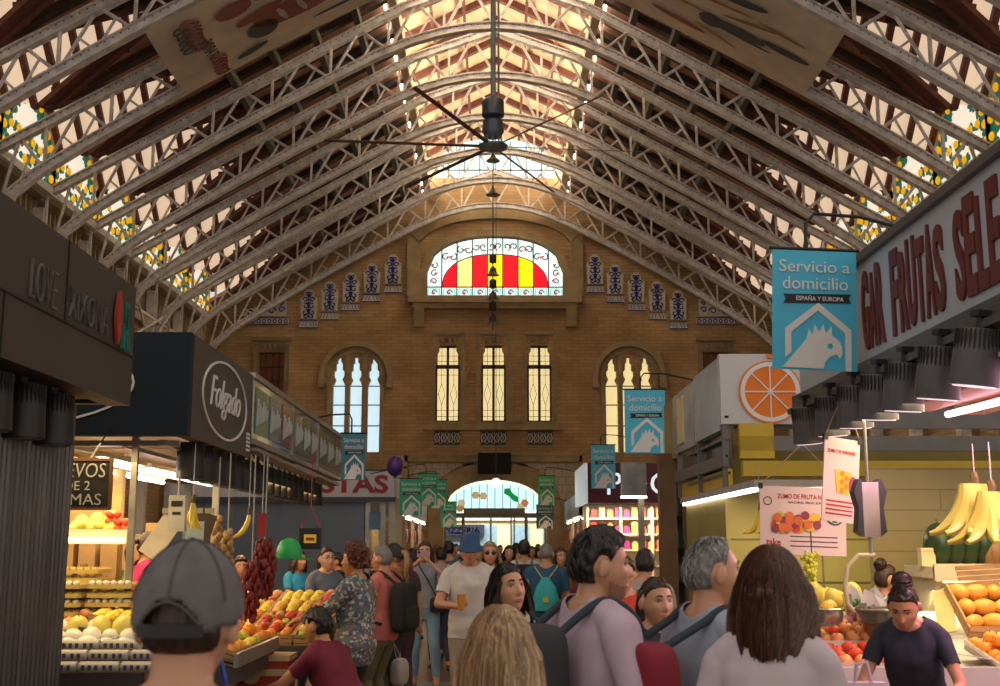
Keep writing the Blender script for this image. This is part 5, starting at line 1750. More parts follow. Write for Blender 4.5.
part('board', M_woodb, rs, lambda m: m.prism([(7.7, .80), (7.7, .93), (8.32, 1.06), (8.32, .80)], (-3.3, 0, 0), Y3, Z3, (1.1, 0, 0)))
# hen figurine
h = thing('hen_figurine', 'white ceramic hen with a red comb at the left end of the egg counter', 'figurine', (-3.02, 7.72, .98))
def f(m):
    m.rings([[Vector((cx + 0, r2 * math.cos(a), cz + r * math.sin(a))) for a in [q * PI / 8 for q in range(16)]] for cx, cz, r, r2 in ((-.16, .10, .01, .01), (-.14, .09, .06, .05), (-.06, .07, .09, .08), (.03, .10, .08, .07), (.08, .16, .05, .045), (.12, .22, .035, .035), (.15, .25, .035, .03), (.175, .25, .01, .01))])
part('body', mat('hen_white', (.6, .58, .5), .4), h, f, True)
part('comb', M_lred, h, lambda m: [m.ball((.11 + .025 * q, 0, .29), (.018, .01, .022), 8, 6) for q in range(3)])
part('beak', mat('beak_yellow', (.7, .4, .05)), h, lambda m: m.tube([(.17, 0, .245), (.21, 0, .235)], [.012, .002], 6))
h = thing('basket', 'red wire handled basket with a blue bag at the left of the egg counter', 'basket', (-3.13, 7.5, .86))
part('handle', M_lred, h, lambda m: m.tube([(-.05, 0, .02), (-.03, 0, .2), (.02, 0, .26), (.07, 0, .15), (.1, 0, .02)], .014, 8))
part('blue_bag', mat('bag_blue', (.02, .04, .25), .5), h, lambda m: m.ball((-.06, .05, .07), (.07, .06, .09), 12, 8), True)
# shelf fruit
for k in range(8):
    fruit('pear', (-3.55 + (k % 5) * .075, 9.98 + (k // 5) * .1, 1.80 + .02 * (k % 2)), 'on the lit yellow shelf', 1.25)
for k in range(3):
    fruit('melon', (-3.53 + k * .13, 10.06, 1.83 + .02 * k), 'on the lit yellow shelf', 1.1)
for k in range(14):
    fruit('tomato', (-3.27 + (k % 3) * .07, 9.98 + (k // 3 % 2) * .07, 1.785 + (k // 6) * .06), 'on the right end of the lit yellow shelf', .9)
for i, (x, h_) in enumerate(((-3.5, .35), (-3.38, .28), (-3.15, .3))):
    o = MB().lathe([(.05, 0), (.055, .02), (.055, h_ * .7), (.03, h_ * .85), (.032, h_)], n=12).build('jar', mat('jar_glass_%d' % i, [(.5, .35, .08), (.35, .2, .05), (.15, .25, .05)][i], .2), None, True, loc=(x, 10.1, 1.14))
    tag(o, ['tall amber jar at the left under the lit yellow shelf', 'brown jar second under the lit yellow shelf', 'green jar at the right under the lit yellow shelf'][i], 'jar')
# leafy plant
pl = thing('potted_plant', 'dark leafy plant under the yellow shelf behind the egg trays', 'plant', (-3.05, 9.3, 1.0))
part('pot', M_cardb, pl, lambda m: m.lathe([(.07, 0), (.09, .12), (.08, .12)], n=12))
def f(m):
    for q in range(60):
        a = random.random() * 6.28; e = random.uniform(.2, 1.4); L = random.uniform(.12, .26)
        d = Vector((math.cos(a) * math.cos(e), math.sin(a) * math.cos(e), math.sin(e)))
        s_ = Vector((-math.sin(a), math.cos(a), 0)) * .018
        p0 = Vector((0, 0, .1)) + d * L * .4; p1 = p0 + d * L * .5; p2 = p0 + d * L
        m.poly([p0, p1 + s_, p2, p1 - s_])
part('leaves', mat('leaf_dark', (.03, .09, .02), .5), pl, f)

# bananas
def banana_bunch(name, lab, p, n, R_=.11, green=False, size=1.0, fan=.5, grp=None, up=True):
    t = thing(name, lab, 'bananas', p, 0, grp)
    m1 = mat('banana_green' if green else 'banana_yellow', (.42, .42, .05) if green else (.85, .62, .05), .45, var=.15, scale=8)
    for k in range(n):
        a = (k - (n - 1) / 2) / max(1, n - 1) * fan * 2
        def f(m):
            pts = []; rs = []
            for q in range(9):
                u = q / 8
                th = u * 1.5
                x = R_ * 1.2 * (1 - math.cos(th)); z = -R_ * 1.25 * math.sin(th) * 1.2
                pts.append(Vector((x * math.cos(a * 2.0) , x * math.sin(a * 2.0) + .014 * (k - n / 2), z)) * size)
                rs.append((1.35 if green else 1) * (.006 + .013 * math.sin(PI * min(1, u * 1.05 + .06)) ** .5) * size)
            m.tube(pts, rs, 7)
        part('banana', m1, t, f, True)
    part('stalk', mat('stalk_brown', (.12, .09, .02)), t, lambda m: m.tube([(0, 0, -.005), (0, 0, .03), (-.01, 0, .06)], .014 * size, 6))
    return t
def cord(t, z0, z1, m=None):
    part('cord', m or mat('cord_white', (.5, .48, .42)), t, lambda b: b.tube([(0, 0, z0), (0, 0, z1)], .004, 4))
p = P(193, 503, 8.7)
b1 = banana_bunch('banana_bunch', 'three bananas hanging right of the white scale at the egg stall', p, 3, size=1.15, fan=.9); cord(b1, .05, 2.4 - p.z)
b1.rotation_euler = (0, 0, PI)
p = P(249, 514, 9.1)
b1 = banana_bunch('banana_bunch', 'single hanging banana beside the red dried peppers', p, 1, size=1.1); cord(b1, .05, 2.35 - p.z)
b1.rotation_euler = (0, 0, PI)
p = P(760, 510, 9.3)
b1 = banana_bunch('banana_bunch', 'small yellow banana bunch hanging left of the juice poster', p, 6, size=1.1, fan=.9); cord(b1, .05, .35); b1.rotation_euler = (0, 0, PI)
for i, (px, py, Y, n) in enumerate(((975, 484, 6.4, 8), (992, 492, 6.3, 7))):
    p = P(px, py, Y)
    b1 = banana_bunch('banana_bunch', ['big green yellow banana bunch hanging at far right, left one of two', 'big green yellow banana bunch hanging at far right, right one of two'][i], p, n, R_=.12, green=True, size=1.5, fan=1.0)
    b1.rotation_euler = (0, 0, -PI / 2 + .4)
    cord(b1, .05, 2.2 - p.z)
# scale at the egg stall (white box on pole)
p = P(178, 512, 8.6)
s_ = thing('hanging_scale', 'white box scale on the post of the egg stall', 'scale', p)
part('body', mat('scale_white', (.55, .52, .44), .4), s_, lambda m: m.bb(-.06, .06, -.04, .04, -.14, .12))
part('display', M_blk, s_, lambda m: (m.bb(-.04, .04, -.045, -.04, .04, .08), m.bb(-.03, .03, -.045, -.04, -.02, .0)))
part('hook', M_galv, s_, lambda m: m.tube([(0, 0, .12), (0, 0, .3)], .01, 6))
# paper bags hanging
for i, px in enumerate((164, 196, 205)):
    p = P(px, 540, 9.0)
    s_ = thing('bag_roll', ['white sloping plastic bag sheet behind the egg seller', 'pale blue carrier bags hanging under the bananas', 'dark price board hanging beside the bananas'][i], 'bag' if i < 2 else 'sign', p)
    part('sheet', [mat('bag_white', (.62, .58, .5), .5), mat('bag_paleblue', (.35, .48, .55), .5), mat('board_dark', (.07, .05, .03), .6)][i], s_, lambda m: m.bar((-.12, 0, -.12), (.1, .02, .22), .02, .16) if i == 0 else (m.bb(-.08, .06, -.01, .01, -.12, .14) if i == 1 else m.bar((-.05, 0, -.02), (.02, 0, .2), .012, .14)))
    part('clip', M_galv, s_, lambda m: m.bb(-.02, .06, -.015, .015, .2, .24))
# dried garlic / pepper strings
def string_bunch(lab, p, top, n, m, r, w, nm, catg, elong=1.4, seed=1):
    random.seed(seed)
    t = thing(nm, lab, catg, p)
    part('cord', mat('cord_white', (.5, .48, .42)), t, lambda b: b.tube([(0, 0, -.05), (0, 0, top)], .006, 5))
    for k in range(n):
        a = k * 2.4; z = -.03 - .42 * k / n
        rr = w * (.5 + .5 * math.sin(PI * (k + 1) / (n + 1)))
        part('pepper' if catg == 'peppers' else 'bulb', m, t, lambda b: b.ball((rr * math.cos(a), rr * math.sin(a), z), (r * (1 + .4 * math.sin(k * 3.1)), r, r * elong * (1.5 if catg == 'peppers' else 1)), 8, 6, Matrix.Rotation(random.uniform(-.6, .6), 3, 'X')), True)
    return t
M_pep = mat('dried_pepper', (.26, .02, .014), .55, var=.65, scale=40, bump=.5)
M_gar = mat('garlic_skin', (.45, .28, .10), .6, var=.4)
p = P(265, 538, 9.3); string_bunch('long string of dark red dried peppers hanging, nearest the green cap', p, 2.35 - p.z, 60, M_pep, .021, .08, 'pepper_string', 'peppers', seed=2)
p = P(252, 560, 9.2); string_bunch('short string of dark red dried peppers hanging behind the yellow fruit', p, 2.35 - p.z, 40, M_pep, .021, .055, 'pepper_string', 'peppers', seed=3)
p = P(228, 528, 9.0); string_bunch('string of brown garlic bulbs hanging at the stall corner', p, 2.35 - p.z, 24, M_gar, .024, .035, 'garlic_string', 'garlic', seed=4)
p = P(218, 515, 9.4); string_bunch('string of brown garlic hanging just left of the other garlic string', p, 2.35 - p.z, 16, M_gar, .024, .03, 'garlic_string', 'garlic', seed=5)
# red ticket holder, green cap, framed sign
p = P(262, 525, 9.2)
t = thing('ticket_holder', 'small red vertical ticket dispenser hanging above the dried peppers', 'holder', p)
part('body', M_lred, t, lambda m: m.bb(-.03, .03, -.015, .015, -.09, .09)); cord(t, .09, 2.35 - p.z)
p = P(289, 556, 9.6)
t = thing('baseball_cap', 'bright green cap hanging beside the dried peppers', 'cap', p)
m1 = mat('cap_green', (.01, .42, .10), .45)
part('crown', m1, t, lambda m: m.lathe([(.105, -.02), (.108, .02), (.098, .07), (.07, .12), (.03, .14), (.005, .145)], n=18), True)
part('brim', m1, t, lambda m: m.prism([(x * 1.0, y) for x, y in [(.06, -.07), (.16, -.08), (.20, 0), (.16, .08), (.06, .07)]], (0, 0, -.03), X3, Y3, (0, 0, .012)))
p = P(310, 548, 9.7)
t = thing('framed_sign', 'black framed yellow and red sign hanging on a red cord', 'sign', p)
part('frame', M_blk, t, lambda m: m.bb(-.09, .09, -.008, .008, -.01, .16))
part('picture', mat('sign_yellow_red', (.75, .45, .04), .4, emit=.15), t, lambda m: m.bb(-.05, .05, -.012, -.008, .04, .11))
part('red_figure', M_lred, t, lambda m: (m.bb(-.035, .035, -.014, -.012, .06, .085)))
part('cord', mat('cord_red', (.5, .03, .06)), t, lambda m: (m.tube([(-.08, 0, .16), (0, 0, .34), (.08, 0, .16)], .006, 5), m.tube([(0, 0, .34), (0, 0, 2.4 - p.z)], .003, 4)))

# ---- right stall goods
def zr(y): return .91 + (y - 6.7) * .2
W = 'on the right counter'
tray(1.95, 2.42, 6.78, 7.15, zr(6.78), zr(7.15), 'tomato', 'white tray of red nectarines at the near left corner of the right counter', 'in the near white tray', m=M_counter, mix='peach', mound=.04)
tray(1.95, 2.40, 7.22, 7.60, zr(7.22), zr(7.60), 'peach', 'white tray of tomatoes in the second row of the right counter', 'in the second white tray', m=M_counter, mix='tomato', mound=.05)
tray(1.93, 2.42, 7.66, 8.15, zr(7.66), zr(8.15), 'melon', 'white tray of yellow melons at the back of the right counter', 'in the back white tray', m=M_counter, mound=.09, mix='green_apple')
for k in range(7):
    fruit('melon', (1.98 + (k % 4) * .13, 7.86 + .12 * (k // 4), zr(8) + .13 + .04 * (k % 2)), 'topmost on the right counter', 1.0)
tray(2.85, 3.55, 6.78, 7.25, zr(6.78), zr(7.25), 'orange', 'wooden box of oranges at the near right end of the counter', 'in the near right box', m=M_counter, mound=.08)
for k in range(9):
    fruit('orange', (2.93 + (k % 5) * .09, 6.95 + .1 * (k // 5), zr(6.95) + .15), 'on top of the near right box', 1.05)
t = thing('price_card', 'white price card standing over the orange box at far right', 'card', P(985, 655, 6.9))
part('card', M_sgw, t, lambda m: m.bar((-.12, 0, 0), (.2, .05, -.05), .16, .006))
t = thing('white_counter_top', 'white empty worktop between the nectarines and the orange box', 'worktop')
part('slab', M_counter, t, lambda m: m.prism([(6.74, zr(6.74)), (6.74, zr(6.74) + .02), (7.5, zr(7.5) + .02), (7.5, zr(7.5))], (2.45, 0, 0), Y3, Z3, (.38, 0, 0)))
# slanted wooden box of mangoes
def slant(name, lab, x0, x1, y0, z0, dy, dz, kind, where, mix=None):
    t = thing(name, lab, 'crate')
    def q(x, u, h=0):
        L = math.hypot(dy, dz)
        return Vector((x, y0 + dy * u - dz / L * h, z0 + dz * u + dy / L * h))
    part('base', M_woodb, t, lambda m: m.rings([[q(x0, 0), q(x1, 0), q(x1, 1), q(x0, 1)], [q(x0, 0, .015), q(x1, 0, .015), q(x1, 1, .015), q(x0, 1, .015)]]))
    part('slats', M_woodb, t, lambda m: [m.bar(q(a[0], a[1], h), q(b[0], b[1], h), .014, .03) for a, b in (((x0, 0), (x1, 0)), ((x1, 0), (x1, 1)), ((x1, 1), (x0, 1)), ((x0, 1), (x0, 0)), (((x0 + x1) / 2, 0), ((x0 + x1) / 2, 1))) for h in (.03, .07)])
    r = fruit_mesh(kind)[1]
    nx = int((x1 - x0) / (r * 2.3)); ny = int(math.hypot(dy, dz) / (r * 2.6))
    for i in range(nx):
        for j in range(ny):
            k = kind if i < nx * .6 or not mix else mix
            fruit(k, q(x0 + (i + .5) * (x1 - x0) / nx, (j + .5) / ny, .015 + r), where, random.uniform(.95, 1.1))
    return t
slant('tilted_crate', 'tilted wooden crate of orange mangoes and green fruit under the watermelon shelf', 2.95, 3.65, 7.45, 1.08, .35, .26, 'mango', 'in the tilted crate', 'green_apple')
t = thing('slatted_board', 'brown slatted wooden board standing behind the tilted crate', 'board')
part('board', M_woodb, t, lambda m: [m.bar((3.1 + .0 * k, 7.86 + .02 * k, 1.32 + k * .035), (3.8, 7.86 + .02 * k, 1.36 + k * .035), .012, .03) for k in range(6)])
t = thing('straw_bundle', 'bundle of pale straws or spring onions left of the tilted crate', 'vegetables')
part('stalks', mat('straw', (.62, .55, .2), .6), t, lambda m: [m.tube([(2.80 + .012 * k, 7.5, 1.1 + .002 * k), (2.88 + .014 * k, 7.8, 1.34 + .005 * k)], .008, 5) for k in range(9)])
# watermelons and pumpkin on the shelf
M_wm = mat('watermelon_rind', (.025, .06, .02), .35, var=.6, scale=3, stretch=(4, 1, 1))
wm0 = None
for k in range(4):
    c = P(938 + k * 14, 540, 8.55)
    mb = MB(); mb.mi = 0; mb.ball((0, 0, 0), (.10, .15, .155), 18, 12); mb.mi = 1; mb.tube([(0, 0, .15), (0, .01, .18)], .008, 6)
    o = mb.build('watermelon', [M_wm, mat('fruit_stem', (.1, .09, .03))], None, True, loc=(c.x, 8.55, 1.655)) if wm0 is None else dup(wm0, loc=(c.x, 8.55, 1.655))
    wm0 = wm0 or o
    tag(o, 'dark green watermelon on the right shelf, %s from the left' % ordinal(k + 1), 'watermelon')
c = P(996, 550, 8.5)
mb = MB()
for k in range(10):
    a = k * PI / 5
    mb.ball((.06 * math.cos(a), .06 * math.sin(a), 0), (.075, .075, .1), 10, 8)
o = mb.build('pumpkin', mat('pumpkin', (.35, .17, .07), .5), None, True, loc=(c.x, 8.5, 1.60)); tag(o, 'brown ribbed pumpkin beside the watermelons on the right shelf', 'pumpkin')
c = P(926, 548, 8.5)
o = MB().bb(-.05, .05, -.04, .04, 0, .12).bb(-.055, .055, -.045, .045, .11, .13).build('small_box', M_creams, None, False, loc=(c.x, 8.5, 1.5)); tag(o, 'small cream box at the left end of the watermelon shelf', 'box')
c = P(931, 548, 8.3)
# wicker baskets
for i, (px, py, Y, w_) in enumerate(((884, 628, 7.3, .16), (862, 618, 7.6, .12))):
    c = P(px, py, Y)
    t = thing('wicker_basket', ['wicker basket of dark fruit lined with white paper on the right counter', 'smaller basket of green herbs on the right counter'][i], 'basket', (c.x, Y, c.z - .06), .3)
    t.rotation_euler = (R(25), 0, .3)
    part('weave', M_wick, t, lambda m: m.lathe([(w_ * .7, 0), (w_ * .8, .02), (w_ * 1.05, .12), (w_ * 1.1, .13), (w_, .12), (w_ * .7, .03)], n=20), True)
    part('paper_liner', M_sgw, t, lambda m: m.rings([[Vector((w_ * 1.0 * math.cos(q * PI / 8), w_ * math.sin(q * PI / 8), .11)) for q in range(16)], [Vector((w_ * (1.15 + .12 * (q % 2)) * math.cos(q * PI / 8), w_ * (1.15 + .1 * (q % 2)) * math.sin(q * PI / 8), .16 + .04 * (q % 3))) for q in range(16)]], cap=False))
    random.seed(5 + i)
    part('contents', mat(['dates_dark', 'herb_green'][i], [(.10, .03, .03), (.06, .20, .03)][i], .5), t, lambda m: [m.ball((random.uniform(-.7, .7) * w_, random.uniform(-.7, .7) * w_, .12 + random.uniform(0, .03)), .022, 8, 5) for q in range(30)])
# white wrapped parcel
t = thing('paper_wrap', 'sheet of white wrapping paper standing between the baskets', 'paper', P(886, 612, 7.5))
part('sheet', M_sgw, t, lambda m: m.bar((-.12, 0, -.1), (.06, .06, .1), .10, .006))
# mottled pink bags
c = P(853, 622, 7.5)
for i, dx in enumerate((-.03, .09)):
    o = MB().ball((0, 0, 0), (.06, .05, .045), 10, 7).ball((.03, 0, .03), (.03, .03, .03), 8, 6).build('net_bag', mat('pink_net', (.6, .25, .32), .5, var=.5, scale=60), None, True, loc=(c.x + dx, 7.5, c.z)); tag(o, 'pink net bag of fruit on the right counter, %s' % ['left one', 'right one'][i], 'bag')
# grapes
c = P(812, 560, 8.2)
t = thing('grape_bunch', 'green yellow grape bunch hanging below the juice poster', 'grapes', c)
random.seed(9)
part('grapes', mat('grape_green', (.62, .62, .06), .3, var=.2), t, lambda m: [m.ball((random.gauss(0, .035) * (1 - k / 70), random.gauss(0, .03), .05 - .24 * k / 60), .017, 8, 6) for k in range(60)], True)
part('stem', mat('fruit_stem', (.1, .09, .03)), t, lambda m: m.tube([(0, 0, .05), (0, 0, .2)], .005, 5))
# hanging electronic scale with two pans
c = P(869, 512, 7.2)
t = thing('hanging_scale', 'steel and dark hanging scale above the two wire pans at the right stall', 'scale', c)
part('body', mat('scale_steel', (.42, .40, .36), .25, .85), t, lambda m: m.bb(-.05, .05, -.05, .05, -.15, .18))
for s in (-1, 1):
    part('side_cover', mat('scale_dark', (.02, .03, .03), .3), t, lambda m: m.prism([(s * .05, -.15), (s * .09, -.12), (s * .075, .02), (s * .1, .12), (s * .07, .2), (s * .05, .2)], (0, -.05, 0), X3, Z3, (0, .1, 0)))
part('stem', M_galv, t, lambda m: m.tube([(0, 0, -.15), (0, 0, -.26)], .012, 6))
part('arm', mat('arm_cream', (.55, .5, .3), .4), t, lambda m: m.tube([(.02, 0, -.26), (-.08, 0, -.26), (-.15, 0, -.33), (-.17, 0, -.45), (-.16, 0, -.55), (-.12, 0, -.6)], .014, 8))
part('suspension', M_galv, t, lambda m: m.tube([(0, 0, .18), (0, 0, 2.7 - c.z)], .01, 6))
for i, (dx, r_) in enumerate(((-.30, .11), (.06, .17))):
    def f(m):
        m.lathe([(r_ * .6, -.68), (r_ * .95, -.65), (r_, -.585), (r_ * .97, -.585), (r_ * .9, -.64), (r_ * .55, -.665)], (dx, 0, 0), 22)
        m.tube([(dx + r_ * math.cos(q * PI / 10), r_ * math.sin(q * PI / 10), -.58) for q in range(21)], .008, 5, False)
    part('wire_pan', mat('pan_steel', (.42, .42, .36), .25, .8), t, f, True)
fruit('orange', (c.x - .28, 7.2, c.z - .60), 'lying in the left wire pan', 1.1)
for k in range(4):
    fruit('lemon', (c.x - .02 + k * .06, 7.2, c.z - .62), 'lying in the big wire pan', .7)

# juice posters
M_pink = mat('poster_pink', (.72, .52, .62), .5, var=.06)
def poster(px0, py0, px1, py1, Y, lab, rz, big):
    a = P(px0, py1, Y); b = P(px1, py0, Y)
    w, h = b.x - a.x, b.z - a.z
    t = thing('juice_poster', lab, 'poster', ((a.x + b.x) / 2, Y, a.z), 0)
    t.rotation_euler = (0, R(2) if big else R(6), rz)
    part('sheet', M_pink, t, lambda m: m.bb(-w / 2, w / 2, -.004, .004, 0, h))
    cols_ = [(.8, .25, .02), (.65, .05, .03), (.5, .55, .05), (.85, .5, .05), (.3, .03, .1), (.75, .15, .05)]
    random.seed(21)
    if big:
        for ci, c_ in enumerate(cols_):
            part('printed_fruit', mat('print_%d' % ci, c_, .5), t, lambda m: [m.prism(ring2d((random.uniform(-.33, .16)) * w, (.36 + random.uniform(0, .22)) * h, .032, .032, 12), (0, -.005 - .0021 * ci - .0003 * q, 0), X3, Z3, (0, -.002, 0)) for q in range(7)])
        part('red_title', mat('print_red', (.5, .03, .06), .5), t, lambda m: (add_text(m, 'ZUMO DE FRUTA NATURAL', (-.3 * w, -.005, .82 * h), X3, Z3, .74 * w, .07 * h, (0, -.002, 0), .01), add_text(m, 'take', (-.43 * w, -.005, .13 * h), X3, Z3, .17 * w, .10 * h, (0, -.002, 0), .02)))
        part('dark_text', mat('print_dark', (.06, .04, .06), .5), t, lambda m: (add_text(m, 'NATURAL FRUIT JUICE', (-.17 * w, -.005, .74 * h), X3, Z3, .42 * w, .045 * h, (0, -.002, 0)), [m.bb(-.15 * w, .4 * w, -.006, -.004, (.12 + .07 * q) * h, (.135 + .07 * q) * h) for q in range(3)], m.prism(ring2d(.37 * w, .56 * h, .062, .055, 22), (0, -.005, 0), X3, Z3, (0, -.003, 0))))
        part('price_disc', M_sgw, t, lambda m: m.prism(ring2d(.37 * w, .56 * h, .05, .044, 22), (0, -.008, 0), X3, Z3, (0, -.003, 0)))
        part('price_two', mat('print_dark', (.06, .04, .06)), t, lambda m: add_text(m, '2', (.33 * w, -.012, .49 * h), X3, Z3, .04, .065, (0, -.002, 0)))
        part('round_logo', mat('print_dark', (.06, .04, .06)), t, lambda m: m.prism(ring2d(-.41 * w, .78 * h, .032, .032, 20), (0, -.005, 0), X3, Z3, (0, -.002, 0), [ring2d(-.41 * w, .78 * h, .026, .026, 20)]))
    else:
        part('printed_fruit', mat('print_3', cols_[3]), t, lambda m: m.prism([(-.12 * w, .35 * h), (.2 * w, .33 * h), (.3 * w, .6 * h), (-.2 * w, .62 * h)], (0, -.005, 0), X3, Z3, (0, -.003, 0)))
        part('printed_slices', mat('print_0', cols_[0]), t, lambda m: [m.prism(ring2d((.02 + .12 * (q % 2)) * w, (.38 + .05 * q) * h, .018, .018, 10), (0, -.008, 0), X3, Z3, (0, -.002, 0)) for q in range(5)])
        part('red_title', mat('print_red', (.5, .03, .06)), t, lambda m: (add_text(m, 'ZUMO DE NARANJA', (-.42 * w, -.005, .8 * h), X3, Z3, .8 * w, .06 * h, (0, -.002, 0), .01), [m.bb(-.4 * w, .35 * w, -.006, -.004, (.08 + .05 * q) * h, (.10 + .05 * q) * h) for q in range(4)]))
        part('price_disc', mat('print_mag', (.4, .05, .2)), t, lambda m: m.prism(ring2d(.33 * w, .45 * h, .035, .06, 16), (0, -.005, 0), X3, Z3, (0, -.003, 0)))
    part('cord', mat('cord_tan', (.4, .3, .15)), t, lambda m: (m.tube([(-w / 2, 0, h), (0, 0, h + .32)], .004, 4), m.tube([(w / 2, 0, h), (0, 0, h + .32)], .004, 4), m.tube([(0, 0, h + .32), (0, 0, 2.72 - a.z)], .003, 4)))
    part('clip', M_blk, t, lambda m: (m.bb(-w / 2 - .01, -w / 2 + .02, -.012, .012, h - .02, h + .02), m.bb(w / 2 - .02, w / 2 + .01, -.012, .012, h - .02, h + .02)))
poster(760, 487, 843, 555, 8.6, 'pink natural fruit juice poster with a heap of fruit and a price disc', 0, True)
poster(818, 438, 856, 522, 7.7, 'narrow tilted pink orange juice poster overlapping the larger one', .35, False)
# pink carrier bag + cup of straws at the bottom edge
c = P(862, 676, 4.9)
t = thing('carrier_bag', 'pale pink carrier bag in front of the seller with the bun', 'bag', (c.x, 4.9, .9))
part('body', mat('bag_pink', (.66, .48, .60), .5), t, lambda m: m.rings([[Vector((x, y, z)) for x, y in ((-.1, -.05), (.1, -.05), (.1, .05), (-.1, .05))] if z < .1 else [Vector((x * .9, y * .6, z)) for x, y in ((-.1, -.05), (.1, -.05), (.1, .05), (-.1, .05))] for z in (0, .05, .2)]))
part('handle', mat('bag_pink', (.66, .48, .60)), t, lambda m: m.tube([(-.03, 0, .19), (-.02, 0, .27), (.02, 0, .28), (.04, 0, .19)], .008, 6))
c = P(832, 676, 5.2)
t = thing('straw_cup', 'clear cup of drinking straws at the bottom right', 'cup', (c.x, 5.2, .90))
part('cup', mat('cup_red', (.35, .06, .04), .2), t, lambda m: m.lathe([(.03, 0), (.042, .12), (.038, .12), (.028, .01)], n=14), True)
part('straws', M_sgw, t, lambda m: [m.tube([(dx * .3, 0, .02), (dx, 0, .24)], .004, 5) for dx in (-.03, .0, .045)])
t = thing('serving_counter', 'low white serving counter between the aisle and the seller with the bun', 'counter')
part('top', M_counter, t, lambda m: m.bb(1.25, 1.9, 4.6, 5.35, .86, .90))
part('base', M_yellow, t, lambda m: m.bb(1.32, 1.86, 4.66, 5.3, 0, .86))
part('rim', M_galv, t, lambda m: m.bar((1.24, 4.6, .88), (1.24, 5.35, .88), .02, .05))
# ================================================================== PEOPLE
SKINS = {'fair': (.62, .36, .26), 'tan': (.54, .26, .14), 'warm': (.60, .31, .19), 'dark': (.36, .18, .11)}
def skin(n): return mat('skin_' + n, SKINS[n], .45, var=.12, scale=10)
M_eyew = mat('eye_white', (.46, .42, .39), .2, var=.02)
M_iris = mat('eye_iris', (.05, .025, .015), .15)
def hairmat(n, c, c2): return mat('hair_' + n, c, .42, scale=30, stretch=(3, 3, .25), c2=c2, bump=.3)
HM = {'black': ((.018, .012, .010), (.006, .004, .004)), 'brown': ((.10, .04, .02), (.035, .013, .008)), 'auburn': ((.17, .05, .02), (.06, .015, .008)), 'blonde': ((.42, .28, .15), (.20, .12, .06)), 'grey': ((.26, .25, .25), (.10, .095, .09)), 'red': ((.30, .08, .02), (.12, .03, .01)), 'dkbrown': ((.05, .022, .013), (.018, .008, .005))}
def hm(n): return hairmat(n, *HM[n])

def sstep(a, b, x):
    t = np.clip((x - a) / (b - a), 0, 1)
    return t * t * (3 - 2 * t)

def head_fn(D, hair=None):
    """D: (n,3) unit directions -> surface points in head-local metres (x right, y forward, z up)"""
    x, y, z = D[:, 0], D[:, 1], D[:, 2]
    px = .076 * x; py = .097 * y; pz = .119 * z
    k = sstep(0, 1, -z)
    px = px * (1 - .30 * k)
    py = np.where(y < 0, py * (1 - .30 * k), py) + .024 * k
    px = px * (1 - .05 * np.exp(-((y - .75) / .25) ** 2))
    py = np.where(y > 0, py * (1 - .03 * np.exp(-(x / .5) ** 2)), py)
    if hair is None:
        f = (y > 0).astype(float)
        ax = np.abs(px)
        def g(cx, sx, cz, sz): return np.exp(-((ax - cx) / sx) ** 2 - ((pz - cz) / sz) ** 2) * f
        py = py + .023 * g(0, .011, -.022, .014) + .013 * g(0, .009, -.002, .020) + .005 * g(.012, .007, -.026, .008)
        py = py - .0095 * g(.031, .016, .013, .012) + .006 * g(.028, .024, .034, .008)
        py = py + .0075 * g(0, .021, -.056, .0085) - .003 * g(0, .02, -.040, .004) - .004 * g(0, .02, -.071, .005) + .009 * g(0, .02, -.094, .014)
        py = py + .004 * g(.042, .018, -.018, .018)
        px = px + np.sign(px) * .003 * g(.05, .02, -.02, .02)
    return np.stack([px, py, pz], 1)

def sphere_dirs(nu, nv):
    out = []
    for i in range(nv + 1):
        a = -PI / 2 + PI * i / nv
        a = max(-PI / 2 + .01, min(PI / 2 - .01, a))
        for j in range(nu):
            b = 2 * PI * j / nu
            out.append((math.cos(a) * math.cos(b), math.cos(a) * math.sin(b), math.sin(a)))
    return np.array(out)
SD = sphere_dirs(64, 48)
HS = head_fn(SD)
def face_y(x, z):
    d = (HS[:, 0] - x) ** 2 + (HS[:, 2] - z) ** 2 + (SD[:, 1] < .1) * 10
    return HS[np.argmin(d), 1]

def grid_mb(mb, V, nu, nv, keep=None):
    base = [mb.pt(v) for v in V]
    for i in range(nv):
        for j in range(nu):
            a, b, c, d = i * nu + j, i * nu + (j + 1) % nu, (i + 1) * nu + (j + 1) % nu, (i + 1) * nu + j
            if keep is None or (keep[a] and keep[b] and keep[c] and keep[d]):
                mb.face((base[a], base[b], base[c], base[d]))
    if keep is None:
        mb.face([base[j] for j in reversed(range(nu))])
        mb.face([base[nv * nu + j] for j in range(nu)])

def hairline(y, style):
    ys = [-1, -.3, -.02, .12, .35, .55, 1]
    zs = [-.55, -.5, -.30, .02, .38, .54, .68]
    if style == 'receding': zs = [-.5, -.45, -.25, .05, .52, .74, .80]
    if style == 'shaved': zs = [-.5, -.45, -.2, .1, .4, .55, .65]
    return np.interp(y, ys, zs)

def hair_pts(D, th, style, seed=0, curl=.004, top=0.0, ears=False):
    base = head_fn(D, True)
    hl = hairline(D[:, 1], style)
    if style != 'normal' or ears:
        hl = np.where((np.abs(D[:, 0]) > .6) & (D[:, 1] > -.42) & (D[:, 1] < .3), np.maximum(hl, .30 * np.exp(-((D[:, 1] + .08) / .26) ** 4) + hl * 0), hl)
    m = sstep(-.06, .16, D[:, 2] - hl) ** .8
    n = np.array([noise.noise(Vector(d) * 5 + Vector((seed, 0, 0))) for d in D])
    n2 = np.array([noise.noise(Vector((d[0] * 26, d[1] * 26, d[2] * 5 + seed))) for d in D])
    off = m * (th + curl * 1.6 * n + curl * n2 + top * np.clip(D[:, 2], 0, 1)) - (1 - m) * .014
    return base + D * off[:, None]

